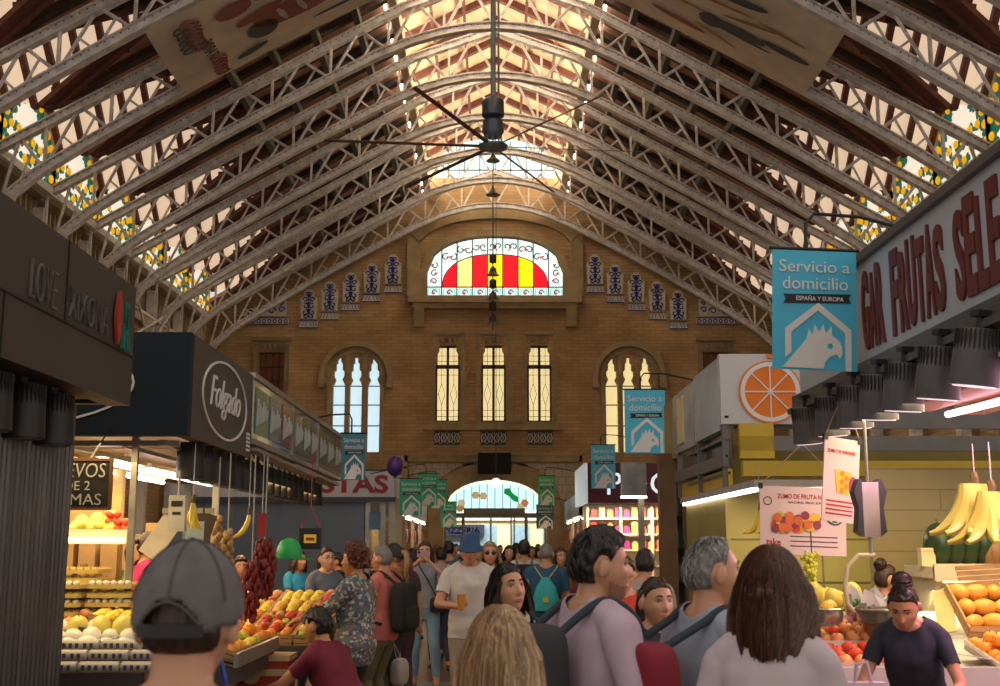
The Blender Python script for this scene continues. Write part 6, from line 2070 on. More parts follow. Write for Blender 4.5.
def capsule(mb, a, b, ra, rb, n=12, flat=None):
    a = Vector(a); b = Vector(b)
    d = (b - a)
    if d.length < 1e-5: d = Vector((0, 0, 1e-4))
    u = d.normalized()
    pts = []; rs = []
    for q in (-1, -.85, -.5): pts.append(a + u * ra * q); rs.append(ra * math.sqrt(max(0.01, 1 - q * q)))
    pts.append(a); rs.append(ra)
    pts.append(b); rs.append(rb)
    for q in (.5, .85, 1): pts.append(b + u * rb * q); rs.append(rb * math.sqrt(max(0.01, 1 - q * q)))
    mb.tube(pts, rs, n)

def ik(a, c, l1, l2, hint):
    a = Vector(a); c = Vector(c); hint = Vector(hint)
    v = c - a
    L = v.length
    mx = (l1 + l2) * .995
    if L > mx:
        c = a + v * (mx / L); v = c - a; L = mx
    L = max(L, abs(l1 - l2) + .01)
    u = v.normalized()
    x = (l1 * l1 - l2 * l2 + L * L) / (2 * L)
    h = math.sqrt(max(0, l1 * l1 - x * x))
    w = hint - a
    w = w - u * w.dot(u)
    if w.length < 1e-4: w = Vector((0, -1, 0))
    w.normalize()
    return a + u * x + w * h, c

def remesh(mb, vox):
    ob = mb.build('tmp', [], None)
    md = ob.modifiers.new('r', 'REMESH'); md.mode = 'VOXEL'; md.voxel_size = vox
    dg = bpy.context.evaluated_depsgraph_get()
    me = bpy.data.meshes.new_from_object(ob.evaluated_get(dg))
    n = len(me.vertices)
    co = np.empty(n * 3); me.vertices.foreach_get('co', co); co = co.reshape(-1, 3)
    fs = np.array([tuple(p.vertices) for p in me.polygons if len(p.vertices) == 4])
    old = ob.data
    bpy.data.objects.remove(ob); bpy.data.meshes.remove(old); bpy.data.meshes.remove(me)
    return co, fs

def np_smooth(co, fs, it, w=None, lam=.5):
    e = np.concatenate([fs[:, [0, 1]], fs[:, [1, 2]], fs[:, [2, 3]], fs[:, [3, 0]]])
    e = np.concatenate([e, e[:, ::-1]])
    cnt = np.bincount(e[:, 0], minlength=len(co)).astype(float)
    cnt[cnt == 0] = 1
    for _ in range(it):
        s = np.stack([np.bincount(e[:, 0], weights=co[e[:, 1], k], minlength=len(co)) for k in range(3)], 1) / cnt[:, None]
        d = (s - co) * lam
        if w is not None: d *= w[:, None]
        co = co + d
    return co

def normals(co, fs):
    a, b, c, d = (co[fs[:, k]] for k in range(4))
    fn = np.cross(c - a, d - b)
    n = np.zeros_like(co)
    for k in range(4):
        for j in range(3):
            n[:, j] += np.bincount(fs[:, k], weights=fn[:, j], minlength=len(co))
    l = np.linalg.norm(n, axis=1); l[l == 0] = 1
    return n / l[:, None]

def np_obj(name, co, fs, mats, parent, mi=None):
    me = bpy.data.meshes.new(name)
    me.from_pydata(co.tolist(), [], fs.tolist())
    for m in (mats if isinstance(mats, list) else [mats]): me.materials.append(m)
    me.polygons.foreach_set('use_smooth', [True] * len(fs))
    if mi is not None: me.polygons.foreach_set('material_index', mi)
    me.update()
    o = bpy.data.objects.new(name, me); COL.objects.link(o); o.parent = parent
    return o

def floral_mat():
    if 'floral' in MATS: return MATS['floral']
    m = bpy.data.materials.new('floral'); m.use_nodes = True
    nt = m.node_tree; b = nt.nodes['Principled BSDF']; b.inputs['Roughness'].default_value = .7
    tc = nt.nodes.new('ShaderNodeTexCoord'); v = nt.nodes.new('ShaderNodeTexVoronoi'); v.inputs['Scale'].default_value = 48
    cr = nt.nodes.new('ShaderNodeValToRGB'); cr.color_ramp.interpolation = 'CONSTANT'
    e = cr.color_ramp.elements
    e[0].position = 0; e[0].color = (.10, .13, .15, 1); e[1].position = .42; e[1].color = (.40, .40, .37, 1)
    for p_, c_ in ((.55, (.05, .10, .06, 1)), (.68, (.28, .10, .08, 1)), (.78, (.06, .08, .16, 1)), (.9, (.34, .32, .24, 1))):
        k = e.new(p_); k.color = c_
    sp = nt.nodes.new('ShaderNodeSeparateColor')
    nt.links.new(tc.outputs['Object'], v.inputs['Vector']); nt.links.new(v.outputs['Color'], sp.inputs[0]); nt.links.new(sp.outputs[0], cr.inputs[0]); nt.links.new(cr.outputs[0], b.inputs['Base Color'])
    MATS['floral'] = m
    return m
def cloth(n, c, r=.8): return mat('cloth_' + n, c, r, var=.16, scale=7, bump=.12)

NP = [0]
def person(label, px, py, Y, rz, sk='warm', hair=('black', 'short', .016), vox=.011, female=False, lean=0, head=(0, 0, 0),
           arms=None, legs=None, pelvis=(0, 0, 0), shirt=None, sleeve=.6, hem=.86, trousers=None, leg_end=.93, shoe=(.05, .04, .04),
           jacket=None, extra=None, bulk=1.0, ztop=None, hat=None, glasses=None, face=True, brows=None, group=None, neckr=.075, strands=0, beard=False, crouch_top=None):
    NP[0] += 1
    random.seed(100 + NP[0])
    p = P(px, py, Y)
    z_top = p.z if ztop is None else ztop
    hat_h = {'cap': .012, 'bucket': .03}.get(hat[0] if hat else None, hair[2] if hair else 0)
    # reference top in ref frame
    lr = R(lean)
    def T(q):
        q = Vector(q)
        w = float(sstep(.90, 1.12, q.z)) if q.z < 1.12 else 1.0
        a = -lr * w
        d = q - Vector((0, 0, .92))
        d = Matrix.Rotation(a, 3, 'X') @ d
        return d + Vector((0, 0, .92)) + Vector(pelvis)
    hc0 = Vector((0, .02, 1.575))
    neck0 = Vector((0, -.012, 1.43))
    neck = T(neck0)
    HR = Matrix.Rotation(R(head[0]), 3, 'Z') @ Matrix.Rotation(-R(head[1]) - lr * .6, 3, 'X') @ Matrix.Rotation(R(head[2]), 3, 'Y')
    hc = neck + HR @ (hc0 - neck0)
    top = hc.z + .119 + hat_h
    sc = z_top / top
    if crouch_top: sc = crouch_top
    sc = max(.86, min(1.12, sc))
    fwd = Matrix.Rotation(rz, 3, 'Z')
    off = fwd @ (hc * sc)
    loc = Vector((p.x - off.x, Y - off.y, 0))
    t = thing('person', label, 'person', loc, rz, group)
    t.scale = (sc,) * 3
    sw = (.155 if female else .178) * (1 + (bulk - 1) * .5)
    hw = .168 if female else .158
    ww = .125 if female else .145
    mb = MB()
    secs = [(.80, .10, .085, 0), (.86, .155, .11, -.005), (.93, hw * bulk, .118 * bulk, -.005), (1.02, (ww + .012) * bulk, .10 * bulk, 0), (1.10, ww * bulk, .098 * bulk, 0.005), (1.20, (ww + .012) * bulk, .108 * bulk, .005),
            (1.28, (sw - .02) * 1.0, (.118 if female else .115) * bulk, .008), (1.35, sw * .95, .095 * bulk, 0), (1.40, sw * .80, .075, -.008), (1.44, .085, .06, -.012), (1.46, .06, .055, -.012)]
    rings = []
    for z, rx, ry, cy in secs:
        rings.append([T((rx * math.copysign(abs(math.cos(a)) ** .85, math.cos(a)), cy + ry * math.copysign(abs(math.sin(a)) ** .85, math.sin(a)), z)) for a in [q * 2 * PI / 24 for q in range(24)]])
    mb.rings(rings)
    bones = {}
    bones['torso'] = (T((0, 0, .90)), T((0, 0, 1.33)), .13)
    bones['neck'] = (T((0, -.015, 1.47)), hc + HR @ Vector((0, -.015, -.05)), .055)
    capsule(mb, T((0, -.015, 1.40)), hc + HR @ Vector((0, -.018, -.045)), .058 if not female else .048, .054 if not female else .046)
    # head
    Rv = np.array(HR)
    V = HS @ Rv.T + np.array(hc)
    grid_mb(mb, V, 64, 48)
    bones['head'] = (hc + HR @ Vector((0, .02, -.04)), hc + HR @ Vector((0, 0, .03)), .09)
    for s in (-1, 1):
        c = hc + HR @ Vector((s * .082, -.008, -.004))
        mb.ball(c, (.013, .020, .033), 10, 8, HR @ Matrix.Rotation(R(-12), 3, 'X'))
    AR = arms or {}
    for s in (-1, 1):
        capsule(mb, T((s * .03, -.02, 1.445)), T((s * (sw - .03), -.014, 1.385)), .042, .047)
    af = .84 if female else 1.0
    hands = {}
    for s, k in ((-1, 'L'), (1, 'R')):
        sh = T((s * (sw - .006), -.012, 1.368))
        w, hint = AR.get(k, ((s * .235, .04, .84), (s * .5, -.4, 1.1)))
        el, wr = ik(sh, w, .285, .255, hint)
        capsule(mb, sh, el, .050 * af * bulk, .040 * af)
        capsule(mb, el, wr, .040 * af, .026 * af)
        bones['uarm' + k] = (sh, el, .046 * af)
        bones['farm' + k] = (el, wr, .034 * af)
        # hand
        d = (wr - el).normalized()
        side = Vector((s, 0, 0)) - d * d.x * s
        if side.length < .2: side = Vector((0, 1, 0)) - d * d.y
        side.normalize(); nrm = d.cross(side)
        curl = AR.get(k + 'curl', .5)
        pal = nrm if AR.get(k + 'flip') else -nrm
        capsule(mb, wr, wr + d * .07, .027 * af, .030 * af, 10)
        across = nrm.cross(d).normalized()
        for q in range(4):
            base = wr + d * (.085 - .004 * abs(q - 1.3)) + across * (q - 1.5) * .019 * af
            Lf = (.072, .080, .076, .06)[q] * af
            c1 = curl * .8
            d1 = (d * math.cos(c1) + pal * math.sin(c1)); d2 = (d * math.cos(c1 * 2.2) + pal * math.sin(c1 * 2.2))
            capsule(mb, base - d * .02, base + d1 * Lf * .5, .0105 * af, .0095 * af, 8)
            capsule(mb, base + d1 * Lf * .5, base + d1 * Lf * .5 + d2 * Lf * .5, .0095 * af, .008 * af, 8)
        tb0 = wr + d * .03 - across * s * .024
        capsule(mb, tb0, tb0 + d * .035 - across * s * .018 + pal * .012, .012 * af, .010 * af, 8)
        capsule(mb, tb0 + d * .035 - across * s * .018 + pal * .012, tb0 + d * .062 - across * s * .018 + pal * .025, .010 * af, .008 * af, 8)
        hands[k] = (wr, d, pal, across)
        bones['hand' + k] = (wr + d * .03, wr + d * .15, .03)
    LG = legs or {}
    for s, k in ((-1, 'L'), (1, 'R')):
        hip = Vector((s * .088, 0, .88)) + Vector(pelvis)
        ft, hint = LG.get(k, ((s * .10, .0, .085), (s * .12, 1, .5)))
        kn, an = ik(hip, ft, .42, .41, hint)
        capsule(mb, hip, kn, (.086 if female else .082) * bulk, .054)
        capsule(mb, kn, kn.lerp(an, .4), .054, .054)
        capsule(mb, kn.lerp(an, .35), an, .054, .036)
        capsule(mb, an + Vector((0, -.02, -.04)), an + Vector((s * .02, .15, -.052)), .036, .026)
        bones['thigh' + k] = (hip, kn, .07)
        bones['shin' + k] = (kn, an, .045)
        bones['foot' + k] = (an + Vector((0, -.02, -.05)), an + Vector((s * .02, .17, -.055)), .035)
    co, fs = remesh(mb, vox)
    names = list(bones)
    DD = []; TT_ = []
    for n in names:
        a, b, r = bones[n]
        a = np.array(a); b = np.array(b); v = b - a
        tt = ((co - a) @ v) / (v @ v)
        DD.append(np.linalg.norm(co - (a + np.clip(tt, 0, 1)[:, None] * v), axis=1) - r); TT_.append(tt)
    DD = np.array(DD); TT_ = np.array(TT_)
    idx = DD.argmin(0)
    tp = TT_[idx, np.arange(len(co))]
    nm = np.array(names)[idx]
    ish = np.isin(nm, ['head'])
    wsm = np.where(ish, 0.0, 1.0)
    isf = np.char.startswith(nm, 'hand')
    wsm[isf] = .25
    co = np_smooth(co, fs, 16 if vox < .0075 else (6 if vox < .01 else 3), wsm)
    wh = np.where(ish, .5, 0)
    co = np_smooth(co, fs, 1, wh)
    N = normals(co, fs)
    body = np_obj('body', co, fs, skin(sk), t)
    # reference height of torso points (undo lean)
    ci = co - np.array(pelvis) - np.array((0, 0, .92))
    ca, sa = math.cos(lr), math.sin(lr)
    zref = np.where(ci[:, 2] * ca - (-ci[:, 1]) * 0 + 0 > -9, (ci[:, 2] * ca + ci[:, 1] * sa) + .92, 0) if lean else co[:, 2] - pelvis[2]
    def garment(name, mask, thick, m, wr=.006, sm=3, sol=.004):
        fm = mask[fs].all(1)
        f2 = fs[fm]
        if len(f2) == 0: return None
        u, inv = np.unique(f2, return_inverse=True)
        c2 = co[u]; n2 = N[u]; f2 = inv.reshape(-1, 4)
        nz = np.array([noise.noise(Vector(c) * 8 + Vector((NP[0], 0, 0))) + .6 * noise.noise(Vector((c[0] * 20, c[1] * 20, c[2] * 9))) for c in c2])
        c2 = c2 + n2 * (thick + wr * nz)[:, None]
        c2 = np_smooth(c2, f2, sm)
        o = np_obj(name, c2, f2, m, t)
        if sol:
            md = o.modifiers.new('s', 'SOLIDIFY'); md.thickness = sol; md.offset = -1
        return o
    ctr = np.abs(co[:, 0] - pelvis[0])
    rr = np.linalg.norm(co - np.array(T((0, -.01, 1.47))), axis=1)
    tors = np.isin(nm, ['torso', 'neck', 'thighL', 'thighR', 'uarmL', 'uarmR'])
    up = (np.isin(nm, ['torso']) | (np.isin(nm, ['thighL', 'thighR']) & (zref > hem))) & (zref > hem)
    neckok = rr > neckr
    arm = (np.isin(nm, ['uarmL', 'uarmR']) & (tp < min(1.2, sleeve)))
    if sleeve > 1:
        arm = np.isin(nm, ['uarmL', 'uarmR']) | (np.isin(nm, ['farmL', 'farmR']) & (tp < sleeve - 1))
    lowneck = np.isin(nm, ['neck']) & (rr > neckr) & (zref < 1.47)
    SHm = (up | arm | lowneck) & neckok
    if trousers is not None:
        TM = (np.isin(nm, ['torso', 'thighL', 'thighR']) & (zref < 1.0)) | (np.isin(nm, ['shinL', 'shinR']) & (tp < leg_end))
        garment('trousers', TM, .010, trousers, .007, 3)
    if shirt is not None:
        garment('shirt', SHm, .014 * (1 if not jacket else .6), shirt, .009 if vox > .006 else .011, 4)
    if jacket is not None:
        jm = (np.isin(nm, ['torso']) | (np.isin(nm, ['thighL', 'thighR']) & (zref > hem - .02)) | np.isin(nm, ['uarmL', 'uarmR']) | (np.isin(nm, ['farmL', 'farmR']) & (tp < .8)) | lowneck) & neckok
        jm = jm & ~((co[:, 1] > .05) & (ctr < .045) & (zref > .9))
        garment('jacket', jm, .026, jacket, .013, 4, .006)
    for k in 'LR':
        garment('shoe', np.isin(nm, ['foot' + k]) | (np.isin(nm, ['shin' + k]) & (tp > .97)), .007, mat('shoe_%d' % int(sum(shoe) * 100), shoe, .5), .001, 1)
    # hair
    Mh = Matrix.Translation(hc) @ HR.to_4x4()
    if hair:
        hn, style, th = hair
        hmt = hm(hn)
        mats_ = [hmt, mat('hair2_' + hn, tuple(min(1, c * 1.6) for c in HM[hn][0]), .4), mat('hair3_' + hn, HM[hn][1], .45)]
        big = vox < .009
        nu, nv = (96, 64) if big else (40, 28)
        D = sphere_dirs(nu, nv)
        hb = MB(); hb.T = Mh
        st = style if style in ('receding', 'shaved') else 'normal'
        curl_ = {'curly': .018, 'short': .006, 'receding': .006, 'shaved': .001, 'long': .005, 'bun': .004, 'pony': .004, 'bob': .007}[style]
        HP = hair_pts(D, th, st, NP[0], curl_, .008 if style in ('short', 'curly') else 0, style in ('short', 'bun', 'pony'))
        keep = (D[:, 2] - hairline(D[:, 1], st)) > -.14
        grid_mb(hb, HP, nu, nv, None if keep.all() else keep)
        if style in ('long', 'bob'):
            Lh = {'long': .34, 'bob': .19}[style]
            pm = R(128)
            na = 40 if big else 18
            rgs = []
            nz_ = 14
            for i in range(nz_):
                u = i / (nz_ - 1)
                z = .04 - u * (Lh + .04)
                rx = .088 + th * .6 + .030 * math.sin(min(1, u * 1.3) * PI * .6) - .02 * max(0, u - .75) * 3
                ry = .105 + th * .5 + .02 * u - .03 * max(0, u - .7)
                pmx = pm * (1 - .30 * u)
                o_ = []; i_ = []
                for q in range(na + 1):
                    a = -pmx + 2 * pmx * q / na
                    nn = noise.noise(Vector((a * 5, u * 1.6, NP[0]))) * .014 + noise.noise(Vector((a * 18, u * 2, NP[0]))) * .006
                    wv = .006 * math.sin(u * 9 + a * 3)
                    e_ = 1 - .25 * abs(a / pmx) ** 4
                    zz = z - (noise.noise(Vector((a * 6, 3, NP[0]))) * .03 * u)
                    o_.append(Vector(((rx + nn + wv) * math.sin(a), -(ry + nn) * math.cos(a) * e_ + .012 - .01 * u, zz)))
                    i_.append(Vector(((rx - .028) * math.sin(a), -(ry - .03) * math.cos(a) * e_ + .012, zz)))
                rgs.append(o_ + i_[::-1])
            hb.rings(rgs)
            for k in range(strands):
                a = random.uniform(-1, 1) * pm * .97
                pts = []
                th0 = random.uniform(.15, .5)
                for q in range(7):
                    e = PI / 2 - th0 - (PI / 2 - th0 - .35) * q / 6
                    dd = np.array([[math.cos(e) * math.sin(a), -math.cos(e) * math.cos(a), math.sin(e)]])
                    b_ = head_fn(dd, True)[0] + dd[0] * (th + .004 + random.uniform(-.001, .003))
                    pts.append(Vector(b_))
                ph = random.uniform(0, 6)
                end = random.uniform(.8, 1.03)
                for q in range(1, 9):
                    u = q / 8 * end
                    z = .04 - u * (Lh + .04)
                    rx = .088 + th * .6 + .030 * math.sin(min(1, u * 1.3) * PI * .6) - .02 * max(0, u - .75) * 3 + .006
                    ry = .105 + th * .5 + .02 * u - .03 * max(0, u - .7) + .006
                    aa = a * (1 - .30 * u) + .04 * math.sin(ph + u * 7)
                    e_ = 1 - .25 * abs(a / pm) ** 4
                    nn = noise.noise(Vector((aa * 5, u * 1.6, NP[0]))) * .014 + noise.noise(Vector((aa * 18, u * 2, NP[0]))) * .006
                    pts.append(Vector(((rx + nn) * math.sin(aa), -(ry + nn) * math.cos(aa) * e_ + .012 - .01 * u, z)))
                hb.mi = random.choice((0, 0, 1, 2))
                hb.tube(pts, [.0018] * 4 + [.0026] * (len(pts) - 6) + [.002, .0006], 3, False)
            hb.mi = 0
        elif strands:
            # short tufts following the scalp
            for k in range(strands):
                a = random.uniform(-PI, PI); e = random.uniform(-.1, 1.5)
                yy = -math.cos(e) * math.cos(a); zz = math.sin(e)
                if (style in ('short', 'bun', 'pony', 'receding') and abs(math.cos(e) * math.sin(a)) > .62 and e < .75) or math.sin(e - .36) < float(hairline(np.array([-math.cos(e - .36) * math.cos(a)]), st)[0]) + (.02 if yy < .1 else .1): continue
                pts = []
                da = random.uniform(-.3, .3)
                for q in range(5):
                    ee = e - q * .09; aa = a + da * q * .25
                    dd = np.array([[math.cos(ee) * math.sin(aa), -math.cos(ee) * math.cos(aa), math.sin(ee)]])
                    pts.append(Vector(head_fn(dd, True)[0] + dd[0] * (th + .002 + q * .0016 * random.uniform(.3, 1.4))))
                hb.mi = random.choice((0, 1, 2))
                hb.tube(pts, [.0022, .0022, .002, .0015, .0005], 3, False)
            hb.mi = 0
        if style in ('bun',):
            c = Vector((0, -.055, .125))
            nb = sphere_dirs(20, 14)
            BV = np.array([c + Vector(d) * (.05 + .008 * noise.noise(Vector(d) * 6)) for d in nb])
            grid_mb(hb, BV, 20, 14)
            for k in range(26):
                a0 = random.random() * 6
                hb.tube([c + Vector((math.cos(a0 + q * .5), math.sin(a0 + q * .5) * math.cos(k), math.sin(a0 + q * .5) * math.sin(k))) * (.053 + .001 * q) for q in range(6)], [.004, .004, .004, .004, .003, .001], 4)
        if style == 'pony':
            hb.tube([(0, -.10, .05), (0, -.15, .04), (0, -.17, -.04), (0, -.155, -.14), (0, -.14, -.22)], [.022, .03, .034, .026, .008], 10)
        hb.build('hair', mats_, t, True)
    if beard:
        D = sphere_dirs(64, 48)
        HB = head_fn(D) + D * .0035
        kp = (D[:, 1] > .0) & (HS[:, 2] < -.030 - .035 * np.clip(HS[:, 1] / .08, 0, 1) + .020 * np.exp(-(HS[:, 0] / .03) ** 2)) & (np.abs(HS[:, 0]) + 0 > -1) & ~((np.abs(HS[:, 0]) < .022) & (np.abs(HS[:, 2] + .056) < .009))
        bm = MB(); bm.T = Mh
        grid_mb(bm, HB, 64, 48, kp)
        bm.build('stubble_beard', mat('beard_%s' % hair[0], tuple(.62 * a + .1 * b for a, b in zip(SKINS[sk], HM[hair[0]][0])), .7), t, True)
    if face:
        for s in (-1, 1):
            mb2 = MB(); mb2.T = Mh
            ey = face_y(s * .031, .013) - .0092
            mb2.mi = 0; mb2.ball((s * .031, ey, .013), .0118, 12, 8)
            mb2.mi = 1; mb2.ball((s * .031, ey + .0068, .0125), .0064, 10, 6)
            mb2.build('eye', [M_eyew, M_iris], t, True)
            mb2 = MB(); mb2.T = Mh
            mb2.tube([(s * x, face_y(s * x, z) + .001, z) for x, z in ((.012, .036), (.022, .041), (.034, .041), (.046, .034))], [.003, .0042, .0036, .0015], 6)
            mb2.build('eyebrow', mat('brow_' + (hair[0] if hair else 'black'), HM[hair[0] if hair else 'black'][1], .7), t, True)
            mb2 = MB(); mb2.T = Mh
            mb2.tube([(s * x, face_y(s * x, z) + .0022, z) for x, z in ((.019, .016), (.026, .0215), (.034, .0215), (.044, .014))], .0016, 5)
            mb2.build('eyelid', mat('lash_dark', (.03, .015, .012)), t, True)
        mb2 = MB(); mb2.T = Mh
        for dz, r_ in ((-.0525, .0032), (-.0600, .0042)):
            mb2.tube([(x, face_y(x, dz) - .0008, dz + .002 * (1 - abs(x) / .022 * 2) * (1 if dz > -.055 else -0.2)) for x in (-.023, -.012, 0, .012, .023)], [.0012, r_, r_, r_, .0012], 6)
        mb2.build('lips', mat('lips_' + sk, tuple(a * b for a, b in zip(SKINS[sk], (.85, .5, .5))), .4), t, True)
    if glasses:
        g = MB(); g.T = Mh
        y0 = face_y(0, 0) + .004
        for s in (-1, 1):
            g.mi = 0
            g.prism(ring2d(s * .032, .010, .024, .020, 16), (0, face_y(.03, .01) + .012, 0), X3, Z3, (0, .003, 0), None or ([ring2d(s * .032, .010, .0215, .0175, 16)] if glasses == 'clear' else []))
            g.bar((s * .055, face_y(.03, .01) + .012, .014), (s * .080, -.01, .010), .003, .005)
        g.bar((-.009, face_y(.03, .01) + .013, .014), (.009, face_y(.03, .01) + .013, .014), .003, .004)
        g.build('glasses', M_blk, t)
    if hat:
        kind, hcm = hat
        if kind == 'cap':
            D = sphere_dirs(72, 48)
            base = head_fn(D, True) + D * (.019 + .006 * np.clip(D[:, 2], 0, 1)[:, None])
            zl = np.interp(D[:, 1], [-1, 0, 1], [-.12, .02, .32])
            kp = D[:, 2] > zl
            opening = (D[:, 1] < -.3) & (np.abs(D[:, 0]) < .46) & (D[:, 2] < .30 - .25 * (D[:, 0] / .46) ** 2)
            h = MB(); h.T = Mh
            grid_mb(h, base, 72, 48, kp & ~opening)
            o = h.build('cap', hcm, t, True); md = o.modifiers.new('s', 'SOLIDIFY'); md.thickness = .003
            h = MB(); h.T = Mh
            def cp(a, z, off=.023):
                dd = np.array([[math.cos(z) * math.sin(a), -math.cos(z) * math.cos(a), math.sin(z)]])
                return Vector(head_fn(dd, True)[0] + dd[0] * off)
            for a in [k * PI / 3 for k in range(6)]:
                h.tube([cp(a, .3 + q * .155, .024 + .004 * q / 8) for q in range(9)], .0016, 5)
            h.tube([cp(x * .5, .30 - .26 * (x * .95) ** 2, .0235) for x in [q / 6 - 1 for q in range(13)]], .0028, 6)
            h.ball(cp(0, 1.57, .026), .006, 8, 6)
            h.build('cap_seam', mat('cap_seam', tuple(c * .55 for c in (.16, .15, .15)), .8), o, True)
            h = MB(); h.T = Mh
            st_o = [cp(x * .62, -.04, .021) for x in [q / 8 - 1 for q in range(17)]]
            for i in range(16): h.bar(st_o[i], st_o[i + 1], .003, .022, up=(0, 0, 1))
            h.build('cap_strap', M_blk, o)
            h = MB(); h.T = Mh
            h.rings([[Vector((x, .085 + y * 1.0, .045 - y * .25 - abs(x) * .25 + dz)) for x, y in [(-.07, 0), (-.06, .05), (-.03, .075), (0, .08), (.03, .075), (.06, .05), (.07, 0)]] for dz in (0, .004)])
            h.build('brim', hcm, o)
        elif kind == 'bucket':
            h = MB(); h.T = Mh
            prof = [(.128, -.002), (.130, .003), (.104, .045), (.100, .052), (.092, .125), (.07, .145), (.001, .15)]
            rg = [[Vector((r * .86 * math.cos(q * PI / 14), r * 1.0 * math.sin(q * PI / 14) + .008, z)) for q in range(28)] for r, z in prof]
            h.rings(rg, cap=False)
            o = h.build('bucket_hat', hcm, t, True); md = o.modifiers.new('s', 'SOLIDIFY'); md.thickness = .004
    return t, sc, hands, T, Mh

def worn(nm, label, cat, t):
    o = thing(nm, label, cat, tuple(t.location), t.rotation_euler[2])
    o.scale = t.scale
    return o
def rbox(mb, c, d, k=.35, n=6):
    """rounded box as superellipsoid"""
    nb = sphere_dirs(24, 16)
    V = np.sign(nb) * np.abs(nb) ** k * np.array(d) / 2 + np.array(c)
    grid_mb(mb, V, 24, 16)
def backpack(t, label, c, m, w=.30, h=.42, dpt=.15, y=-.20, z=1.16, bulk=1.0, strapm=None):
    o = worn('backpack', label, 'backpack', t)
    part('main_bag', m, o, lambda b: rbox(b, (c, y - dpt * .15, z), (w, dpt, h)), True)
    part('front_pocket', m, o, lambda b: rbox(b, (c, y - dpt * .62, z - .09), (w * .8, .07, h * .45)), True)
    for s in (-1, 1):
        CP = [Vector(q_) for q_ in ((s * .085, y, 1.33), (s * .095, -.115, 1.412), (s * .105, -.02, 1.462), (s * .115, .07, 1.43), (s * .125, .125, 1.34), (s * .135, .145, 1.2), (s * .165, .10, 1.05), (s * .17, y + .08, .98))]
        PT = []
        for i_ in range(len(CP) - 1):
            p0, p1, p2, p3 = CP[max(0, i_ - 1)], CP[i_], CP[i_ + 1], CP[min(len(CP) - 1, i_ + 2)]
            for q_ in range(4):
                u_ = q_ / 4
                PT.append(.5 * ((2 * p1) + (p2 - p0) * u_ + (2 * p0 - 5 * p1 + 4 * p2 - p3) * u_ * u_ + (3 * p1 - p0 - 3 * p2 + p3) * u_ ** 3))
        part('strap', strapm or m, o, lambda b: b.tube(PT, .015, 8), True)
    part('haul_loop', strapm or m, o, lambda b: b.tube([(-.03, y, z + h * .47), (0, y - .02, z + h * .58), (.03, y, z + h * .47)], .007, 6))
    part('zip', M_blk, o, lambda b: b.tube([(w * .42 * math.cos(a), y - dpt * .55, z - .02 + h * .38 * math.sin(a)) for a in [q * PI / 12 for q in range(13)]], .004, 5))
    return o

# 1 capped man in front
m_cap = mat('cap_taupe', (.14, .13, .135), .85, var=.3, scale=20, bump=.2)
t, *_ = person('man in a faded taupe baseball cap seen from behind at the near left', 192, 548, 2.03, R(-4), 'warm', ('dkbrown', 'shaved', .004), .0055, shirt=cloth('maroon_dark', (.06, .02, .025)), trousers=cloth('navy_jeans', (.03, .04, .07)), hat=('cap', m_cap), bulk=1.05)
# 2 blonde woman
t, *_ = person('woman with long straight blonde hair seen from behind, bottom centre', 500, 606, 2.85, R(3), 'fair', ('blonde', 'long', .014), .006, female=True, shirt=cloth('black_top', (.02, .02, .025)), trousers=cloth('black_trs', (.02, .02, .025)), strands=900, face=False)
# 3 dark haired smiling woman
t, *_ = person('smiling woman with dark parted hair facing the camera behind the blonde woman', 508, 563, 5.4, R(203), 'warm', ('black', 'bob', .010), .0055, female=True, head=(8, -6, 4), shirt=cloth('offwhite', (.42, .38, .36)), trousers=cloth('navy_jeans', (.03, .04, .07)), strands=200)
# 4 pink shirt man in profile
t4, sc4, *_ = person('dark haired bearded man in a pale lilac polo shirt, face in profile to the right', 600, 527, 4.1, R(-62), 'warm', ('black', 'short', .017), .0055, head=(-20, 4, 0), shirt=cloth('lilac', (.56, .42, .52)), trousers=cloth('dark_trs', (.03, .03, .035)), sleeve=.75, bulk=1.08, beard=True, strands=500,
    arms={'R': ((.25, .20, 1.0), (.5, -.3, 1.05)), 'L': ((-.25, .1, .9), (-.5, -.4, 1.1))})
backpack(t4, 'dark charcoal backpack on the back of the man in the lilac polo', 0, cloth('charcoal', (.035, .036, .042)), w=.30, h=.46, y=-.22, strapm=cloth('navy_strap', (.03, .045, .06)))
# 5 grey haired man
t5, *_ = person('grey haired man in a pale blue t-shirt looking right toward the stall', 712, 537, 4.1, R(-62), 'warm', ('grey', 'receding', .010), .0055, head=(-14, -2, 0), shirt=cloth('pale_blue', (.36, .42, .52)), trousers=cloth('dark_trs', (.03, .03, .035)), bulk=1.0, strands=500)
backpack(t5, 'crimson backpack with black loop on the grey haired man', 0, cloth('crimson', (.24, .012, .03)), w=.34, h=.46, y=-.29, z=1.13, strapm=cloth('navy_strap', (.03, .045, .06)))
# 6 brown haired woman
t, *_ = person('woman with shoulder length auburn brown hair and white top seen from behind', 770, 546, 3.45, R(-22), 'warm', ('brown', 'bob', .020), .0055, female=True, head=(-10, 0, 0), shirt=cloth('white_top', (.60, .50, .55)), trousers=cloth('dark_trs', (.03, .03, .035)), strands=1100, sleeve=.8, neckr=.09, bulk=1.05)
# 7 woman with tied hair
t, *_ = person('woman with tied dark hair looking at the camera between lilac polo and crimson backpack', 656, 577, 5.3, R(196), 'warm', ('dkbrown', 'pony', .008), .006, female=True, head=(4, 2, 0), shirt=cloth('black_top', (.02, .02, .025)), trousers=cloth('dark_trs', (.03, .03, .035)), strands=150)
